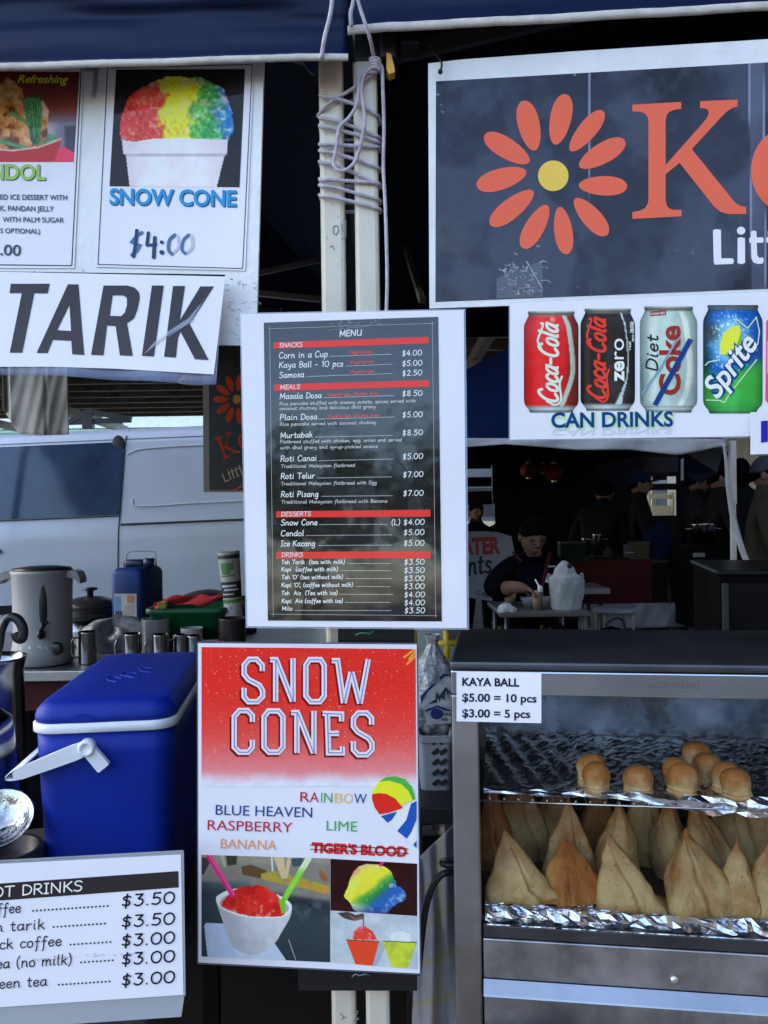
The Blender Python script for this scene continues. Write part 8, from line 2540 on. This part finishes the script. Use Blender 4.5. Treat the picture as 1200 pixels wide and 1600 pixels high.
for sx in (-1, 1):
    ringp = [hc + Rm @ (Vector((sx * .031 + .023 * math.cos(a), -.099 - .0, .002 + .015 * math.sin(a))) * 1.05) for a in np.linspace(0, 2 * math.pi, 17)[:-1]]
    mb.add(*tube(ringp, .0022, 6, True), 0, True)
    mb.add(*tube([hc + Rm @ (Vector((sx * .054, -.096, .006)) * 1.05), hc + Rm @ (Vector((sx * .078, .0, .012)) * 1.05)], .0022, 6), 0, True)
mb.add(*tube([hc + Rm @ (Vector((-.009, -.101, .004)) * 1.05), hc + Rm @ (Vector((.009, -.101, .004)) * 1.05)], .002, 6), 0, True)
mb.build('glasses', M_blk, t)
# open jacket edges with a dull red lining, navy shirt
mb = MB()
def onchest(px, py, dy=0): return P(px, py, Ym + .0 + dy)
mb.add(*slab([onchest(812, 868), onchest(850, 868), onchest(856, 905, -.02), (onchest(846, 935, -.03)), onchest(822, 935, -.03), onchest(808, 900, -.02)], Vector((0, .05, 0))))
mb.build('shirt', mat('navy_shirt', (.004, .0045, .010), .95, spec=.05), t)
mb = MB()
mb.add(*slab([onchest(799, 860, -.03), onchest(806, 864, -.035), onchest(817, 878, -.045), onchest(812, 878, -.045)], Vector((0, .03, 0))))
mb.build('jacket_lining', mat('dull_red_lining', (.07, .012, .02), .9, spec=.1), t)
mb = MB()
mb.add(*slab([onchest(857, 861, -.03), onchest(862, 864, -.03), onchest(857, 890, -.045), onchest(850, 916, -.045), onchest(847, 914, -.045), onchest(852, 888, -.045)], Vector((0, .03, 0))))
mb.build('jacket_lining', mat('dull_red_lining', (.07, .012, .02), .9, spec=.1), t)
mb = MB(); p = onchest(862, 885, -.055); mb.add(*box(p.x - .022, p.x + .022, p.y - .002, p.y + .002, p.z - .006, p.z + .006)); mb.build('sleeve_stripe', mat('grey_white_cloth'), t)
# spoon
gp = nd['lg1'][0]
t = thing('plastic_spoon', 'white plastic spoon held by the seated man', 'spoon', Q(842, 920, Ym - .4))
mb = MB(); mb.add(*tube([Q(836, 905, Ym - .38), Q(841, 914, Ym - .40), Q(843, 919, Ym - .41)], [.004, .005, .010], 8), 0, True); mb.add(*ball(Q(844, 920, Ym - .41), .016, .008, .022, 12, 8), 0, True); mb.build('spoon_body', M_wpl, t)

# ---- his table and the things on it
zt = P(850, 957, 4.65).z
xl, xr = P(782, 957, 4.65).x, P(924, 957, 4.65).x
t = thing('folding_table', 'grey folding table in front of the seated man', 'table', ((xl + xr) / 2, 5.0, 0))
mb = MB(); mb.add(*box(xl, xr, 4.65, 5.25, zt - .028, zt, .006)); mb.build('tabletop', mat('grey_tabletop', (.10, .095, .085), .45, var=.1), t)
for x, y in ((xl + .04, 4.7), (xr - .05, 4.7), (xl + .04, 5.2), (xr - .05, 5.2)):
    mb = MB(); mb.add(*tube([(x, y, 0), (x, y, zt - .028)], .012, 8), 0, True); mb.build('leg', mat('dull_plate', (.3, .3, .3), .4, .8), t)
M_kraft = mat('kraft_paper', (.27, .185, .115), .7, var=.06)
def papercup(px, pt, pb, wt_, label):
    Y = 4.65 + max(0, (957 - pb)) * .018 + .06
    b = P(px, pb, Y); b.z = zt + .001; b = Vector((b.x, Y, zt + .001)); h = P(px, pt, Y).z - b.z; r = wt_ / 2 / FPX * Y
    t = thing('paper_cup', label, 'cup', b, 'brown paper cups on the folding table')
    mb = MB(); mb.add(*lathe([(r * .72, 0), (r * .98, h - .004)], 28, b), 0, True); mb.build('cup_wall', M_kraft, t)
    mb = MB(); mb.add(*lathe([(r * .985, h - .004), (r * 1.03, h - .002), (r * 1.03, h + .002), (r * .96, h + .002), (r * .72, .01), (0, .01)], 28, b), 0, True); mb.build('rim', mat('rim_white', (.45, .40, .33), .6), t)
papercup(797, 919, 940, 21, 'brown paper cup on the left, near the man\'s elbow')
papercup(840, 924, 953, 19, 'taller brown paper cup standing at the front middle of the table')
b = Vector((P(838, 938, 4.95).x, 4.95, zt))
t = thing('food_tray', 'clear plastic tray of yellow noodles in front of the man', 'food tray', b)
mb = MB(); mb.add(*loft([[(b.x + x, b.y + y, zt + z) for x, y in rrect(-w_, w_, -w_ * .6, w_ * .6, .02, 4)] for w_, z in ((.075, .001), (.098, .055), (.094, .055), (.07, .006))], Matrix.Identity(4)), 0, True); mb.build('tray', film('tub_plastic'), t)
mb = MB(); rnd = random.Random(1)
for k in range(40):
    a = rnd.uniform(0, 6.28); r = rnd.uniform(0, .06)
    c = Vector((b.x + r * math.cos(a), b.y + r * .5 * math.sin(a), zt + .015 + rnd.uniform(0, .02)))
    mb.add(*tube(smooth_path([c, c + Vector((rnd.uniform(-.03, .03), rnd.uniform(-.02, .02), .008)), c + Vector((rnd.uniform(-.04, .04), rnd.uniform(-.02, .02), 0))], 3), .004, 5), 0, True)
mb.build('noodles', mat('noodle_yellow', (.45, .36, .10), .6), t)
b = P(790, 951, 4.72); b = Vector((b.x, 4.72, zt))
def tis(u, v):
    a = 6.283 * u
    r = .052 * (1 - v ** 2) ** .5 * (1 + .2 * math.sin(3 * a + 2) + .15 * math.sin(5 * a + 6 * v))
    return b + Vector((r * math.cos(a), r * .7 * math.sin(a), .048 * v + .006 * math.sin(4 * a) * v))
mb = MB(); mb.add(*surf(tis, 26, 10), 0, False); mb.build('tissue', mat('tissue_white', (.52, .53, .53), .9, bump=.5, bscale=60), None, 'crumpled white tissue on the left front of the folding table', 'tissue')
b = Vector((P(886, 951, 4.78).x, 4.78, zt + .001))
t = thing('carrier_bag', 'white plastic carrier bag standing full on the folding table', 'carrier bag', b)
def bagc(u, v):
    a = 6.283 * u
    pr = np.interp(v, [0, .08, .3, .55, .68, .72, .85, 1], [.085, .09, .10, .105, .098, .07, .055, .012])
    r = pr * (1 + .05 * math.sin(3 * a + 4 * v) + .035 * math.sin(7 * a - 9 * v) + .02 * math.sin(15 * a + 14 * v))
    return b + Vector((r * math.cos(a) - .014 * v, r * .62 * math.sin(a), .29 * v))
mb = MB(); mb.add(*surf(bagc, 46, 36), 0, True); mb.build('bag_body', mat('carrier_white', (.36, .38, .39), .5, var=.08, vscale=30, bump=.5, bscale=50), t)
for s, yy in ((-1, 0), (1, 0)):
    def hd_(u, v):
        return b + Vector((s * (.098 - .0 * u) + (v - .5) * .04 * (1 - .6 * u) - .008, .0 + .01 * math.sin(5 * u), .16 + .055 * u))
    mb = MB(); mb.add(*sheetsurf(hd_, 8, 4, (0, .004, 0)), 0, True); mb.build('handle', mat('carrier_white'), t)
mb = MB(); mb.add(*ball(P(890, 884, 4.71), .016, .004, .017, 12, 8), 0, True)
mb.build('handle_hole', M_blk, t)
# yellow crate below
c = P(826, 986, 4.9)
t = thing('yellow_crate', 'dull yellow crate rim under the folding table', 'crate', (c.x, 5.0, 0))
mb = MB(); mb.add(*loft([[(c.x + x, 5.0 + y, z) for x, y in rrect(-w_, w_, -.15, .15, .03, 3)] for w_, z in ((.14, 0.02), (.16, c.z), (.15, c.z), (.13, .05))], Matrix.Identity(4)), 0, False); mb.build('crate_shell', mat('crate_yellow', (.22, .18, .02), .6), t)
# second table, stool, backpack
z2_ = P(930, 918, 5.9).z
x0, x1 = P(890, 920, 5.85).x, P(954, 920, 5.85).x
t = thing('white_table', 'white topped table behind the carrier bag, before the red cloth', 'table', ((x0 + x1) / 2, 6.05, 0))
mb = MB(); mb.add(*box(x0 - .1, x1, 5.85, 6.3, z2_ - .045, z2_, .008)); mb.build('tabletop', mat('white_top', (.26, .26, .26), .5), t)
for x, y in ((x0 - .05, 5.9), (x1 - .06, 5.9), (x0 - .05, 6.25), (x1 - .06, 6.25)):
    mb = MB(); mb.add(*tube([(x, y, 0), (x, y, z2_ - .045)], .014, 8), 0, True); mb.build('leg', mat('black_plastic'), t)
c = P(960, 951, 5.6)
t = thing('round_stool', 'round white stool with bent metal legs on the paving behind the table', 'stool', (c.x, 5.6, 0))
mb = MB(); mb.add(*lathe([(.13, -.03), (.145, -.02), (.148, -.004), (.14, .004), (0, .006)], 32, c), 0, True); mb.build('seat', mat('stool_white', (.25, .25, .26), .5), t)
for k in range(4):
    a = R(45 + 90 * k)
    mb = MB(); mb.add(*tube(smooth_path([c + Vector((.07 * math.cos(a), .07 * math.sin(a), -.02)), c + Vector((.12 * math.cos(a), .12 * math.sin(a), -.04)), c + Vector((.14 * math.cos(a), .14 * math.sin(a), -.12)), Vector((c.x + .17 * math.cos(a), c.y + .17 * math.sin(a), 0))], 5), .011, 8), 0, True); mb.build('leg', mat('stool_white'), t)
c = P(955, 982, 5.35)
t = thing('backpack', 'black backpack with a carry loop lying below the white stool', 'backpack', c)
mb = MB(); mb.add(*surf(lambda u, v: c + Vector((.17 * (1 - v ** 3) ** .5 * math.cos(6.283 * u) * (1 + .06 * math.sin(19 * u)), .1 * (1 - v ** 3) ** .5 * math.sin(6.283 * u), -.36 + .38 * v)), 30, 14), 0, True); mb.build('pack_body', M_jk, t)
mb = MB(); mb.add(*tube(smooth_path([P(946, 978, 5.3), P(955, 969, 5.3), P(968, 966, 5.3), P(975, 973, 5.3), P(977, 988, 5.3)], 5), .009, 8), 0, True); mb.build('carry_loop', M_blk, t)

# white cloth sign with lettering behind the man
SX = Sheet((720, 920, 5.9), (800, 920, 5.8), (720, 840, 5.9))
ZX = Zoom(720, 780, 5.0)
t = thing('cloth_sign', 'white cloth sign with red and black brush lettering behind the seated man', 'sign', SX.pr(765, 935))
mb = MB(); a_ = [(20, 262), (90, 250), (200, 250), (290, 258), (395, 290), (420, 420), (300, 560), (240, 730), (245, 795), (120, 780), (20, 755)]
mb.add(*slab([SX.pr(*ZX(p), 0) for p in a_], SX.n * -.004)); mb.build('cloth', mat('sign_cloth', (.34, .36, .38), .8, var=.05), t)
mb = MB()
text(mb, SX, 'WATER', (-120, 440), (312, 418), 128, 1, 0, ZX, .05)
hand(mb, SX, 'nts', (52, 592), (240, 570), 150, 20, 1, 1, ZX, .15)
text(mb, SX, 'CURRY', (112, 742), (236, 775), 34, 1, 2, ZX, .02)
mb.build('lettering', [mat('brush_red', (.42, .03, .03), .6), mat('brush_black', (.015, .015, .02), .6), mat('brush_green', (.03, .05, .02), .6)], t)

# black glass fronted cabinet at the right
zk = P(1090, 892, 1.95).z
x0, x1 = P(1124, 892, 1.95).x, P(1124, 892, 1.95).x + .5
MQ = Matrix.Translation((x0, 1.95, 0)) @ Matrix.Rotation(R(-13), 4, 'Z')
t = thing('display_cabinet', 'black cabinet with a dark glass door standing behind the food warmer', 'cabinet', (x0 + .25, 2.15, zk - .5))
mb = MB(); mb.add(*box(-.0, .5, .0, .42, zk - .5, zk - .012, .002), 0, False, MQ); mb.build('case', mat('cab_black', (.005, .005, .005), .9, var=.3, spec=.03), t)
mb = MB(); mb.add(*box(-.008, .51, -.008, .43, zk - .0115, zk, .005), 0, False, MQ); mb.build('top', mat('cab_top', (.010, .010, .011), .3, var=.3, rvar=.1, spec=.2), t)
mb = MB(); mb.add(*box(.004, .02, -.010, -.0005, zk - .46, zk - .03, .003), 0, False, MQ); mb.add(*box(.021, .48, -.009, -.0005, zk - .17, zk - .158, .002), 0, False, MQ); mb.build('door_frame', mat('frame_grey', (.035, .035, .035), .6, spec=.2), t)
mb = MB(); mb.add(*box(.021, .48, -.004, -.0008, zk - .157, zk - .03), 0, False, MQ); mb.build('door_glass', mat('cab_glass', (.004, .004, .005), .25, spec=.12), t)
t = thing('cabinet_stand', 'dark bench hidden under the black cabinet', 'bench', (x0 + .25, 2.15, 0))
mb = MB(); mb.add(*box(x0 - .05, x0 + .6, 1.9, 2.45, zk - .54, zk - .503)); mb.build('top', mat('dark_laminate'), t)
for x in (x0, x0 + .55):
    for y in (1.95, 2.4):
        mb = MB(); mb.add(*box(x - .015, x + .015, y - .015, y + .015, 0, zk - .54)); mb.build('leg', M_steeld, t)

# ---- standing people
def stand(label, px, py_eye, Y, face, top, trou, hairkw=None, cap=None, bend=0.0, reach=None, H=None, curly=False, hs=1.0, wide=1.0):
    hc = P(px, py_eye, Y)
    fwd = Matrix.Rotation(R(face), 3, 'Z') @ Vector((0, -1, 0)); rt = Matrix.Rotation(R(face), 3, 'Z') @ Vector((1, 0, 0))
    h = hc.z + .02
    k = h / 1.62 if bend == 0 else 1.0
    ft = Vector((hc.x, hc.y, 0)) - fwd * (bend * .55)
    up = Vector((0, 0, 1))
    pz = .93 * k
    lean = lambda z: fwd * (bend * .55 * max(0, (z - pz) / max(.2, (hc.z - pz))))
    def at(f_, r_, z): return ft + fwd * f_ + rt * r_ + up * z + lean(z)
    hz = hc.z
    nz = hz - .13; cz = nz - .20 * (1 - .2 * bend); wz = max(pz + .08, cz - .22)
    nodes = {'pelvis': (at(0, 0, pz), (.145, .11)), 'waist': (at(0, 0, wz), (.14 * wide, .105 * wide)), 'chest': (at(0, 0, cz), (.17 * wide, .115 * wide)), 'neckb': (at(-.01, 0, nz + .0), (.085, .075)), 'neck': (at(0, 0, nz + .07), .055), 'nape': (hc - fwd * .01 - up * .02, .055)}
    edges = [('pelvis', 'waist'), ('waist', 'chest'), ('chest', 'neckb'), ('neckb', 'neck'), ('neck', 'nape')]
    zones = {('pelvis', 'waist'): 1, ('waist', 'chest'): 1, ('chest', 'neckb'): 1}
    for s, n_ in ((-1, 'L'), (1, 'R')):
        rc = reach if reach else .12
        nodes['sh' + n_] = (at(0, s * .175 * wide, cz + .10), .072); nodes['el' + n_] = (at(rc * .5, s * .24 * wide, cz - .17), .055)
        nodes['wr' + n_] = (at(rc * .6 + .2, s * .17, cz - .22), .034)
        edges += [('chest', 'sh' + n_), ('sh' + n_, 'el' + n_), ('el' + n_, 'wr' + n_)]
        zones[('chest', 'sh' + n_)] = 1; zones[('sh' + n_, 'el' + n_)] = 1; zones[('el' + n_, 'wr' + n_)] = 1
        hand_nodes(nodes, edges, n_.lower(), 'wr' + n_, fwd * .9 - up * .3, rt * -s, .6)
        nodes['hip' + n_] = (at(0, s * .09, pz - .06), .09); nodes['kn' + n_] = (ft + fwd * .03 + rt * s * .10 + up * .48 * k, .066); nodes['an' + n_] = (ft + rt * s * .11 + up * .08, .045); nodes['to' + n_] = (ft + fwd * .15 + rt * s * .12 + up * .04, .038)
        edges += [('pelvis', 'hip' + n_), ('hip' + n_, 'kn' + n_), ('kn' + n_, 'an' + n_), ('an' + n_, 'to' + n_)]
        zones[('pelvis', 'hip' + n_)] = 2; zones[('hip' + n_, 'kn' + n_)] = 2; zones[('kn' + n_, 'an' + n_)] = 2; zones[('an' + n_, 'to' + n_)] = 3
    return person(label, nodes, edges, zones, [M_skin, top, trou, M_sh], hc, face, bend * 25, hs, M_hair, cap, Vector((ft.x, ft.y, 0)), hair_kw=hairkw or dict(front=.42, back=-.4))
M_capn = mat('navy_cap_cloth', (.006, .012, .035), .9, spec=.1)
M_jean = mat('denim', (.025, .045, .10), .85, var=.2, vscale=40)
stand('person in a navy cap and dark jacket standing in profile behind the counter', 1000, 757, 7.1, 78, mat('dark_green_jacket', (.007, .007, .008), .9, spec=.08), M_tr, None, M_capn)
stand('person bending over the counter with back turned, left of the man in the navy cap', 945, 772, 7.4, 150, mat('charcoal_top', (.008, .009, .010), .9, spec=.08), mat('grey_trousers', (.05, .05, .052), .8), None, None, .7)
stand('person in a grey and black jacket facing left by the tent pole', 1090, 752, 6.9, 80, mat('grey_black_top', (.012, .012, .014), .9, var=.4, vscale=3, spec=.08), M_tr, None, None, 0, .3, wide=1.15)
stand('person with a bare face turned left, just inside the loose tent strap', 1124, 748, 6.6, 85, mat('brown_dark_top', (.010, .008, .008), .9, spec=.08), M_tr)
stand('person with curly black hair seen behind the pale tent pole', 1158, 742, 7.6, 160, mat('black_tee', (.007, .007, .008), .9, spec=.08), M_tr, dict(front=.2, back=-.75, puff=1.22, curly=.07, seed=5))
stand('person in a dark cap and olive brown jacket cut off by the right edge', 1196, 742, 5.6, 62, mat('olive_jacket', (.034, .031, .022), .9, var=.15, spec=.1), M_jean, None, mat('grey_cap_cloth', (.03, .031, .034), .8), wide=1.2)
stand('dark silhouetted person seen at the far left of the back tent', 744, 800, 8.6, 20, mat('black_tee'), M_tr)
stand('dark silhouetted person standing right of the other dim figure in the back tent', 786, 800, 8.9, -30, mat('charcoal_top'), M_tr)
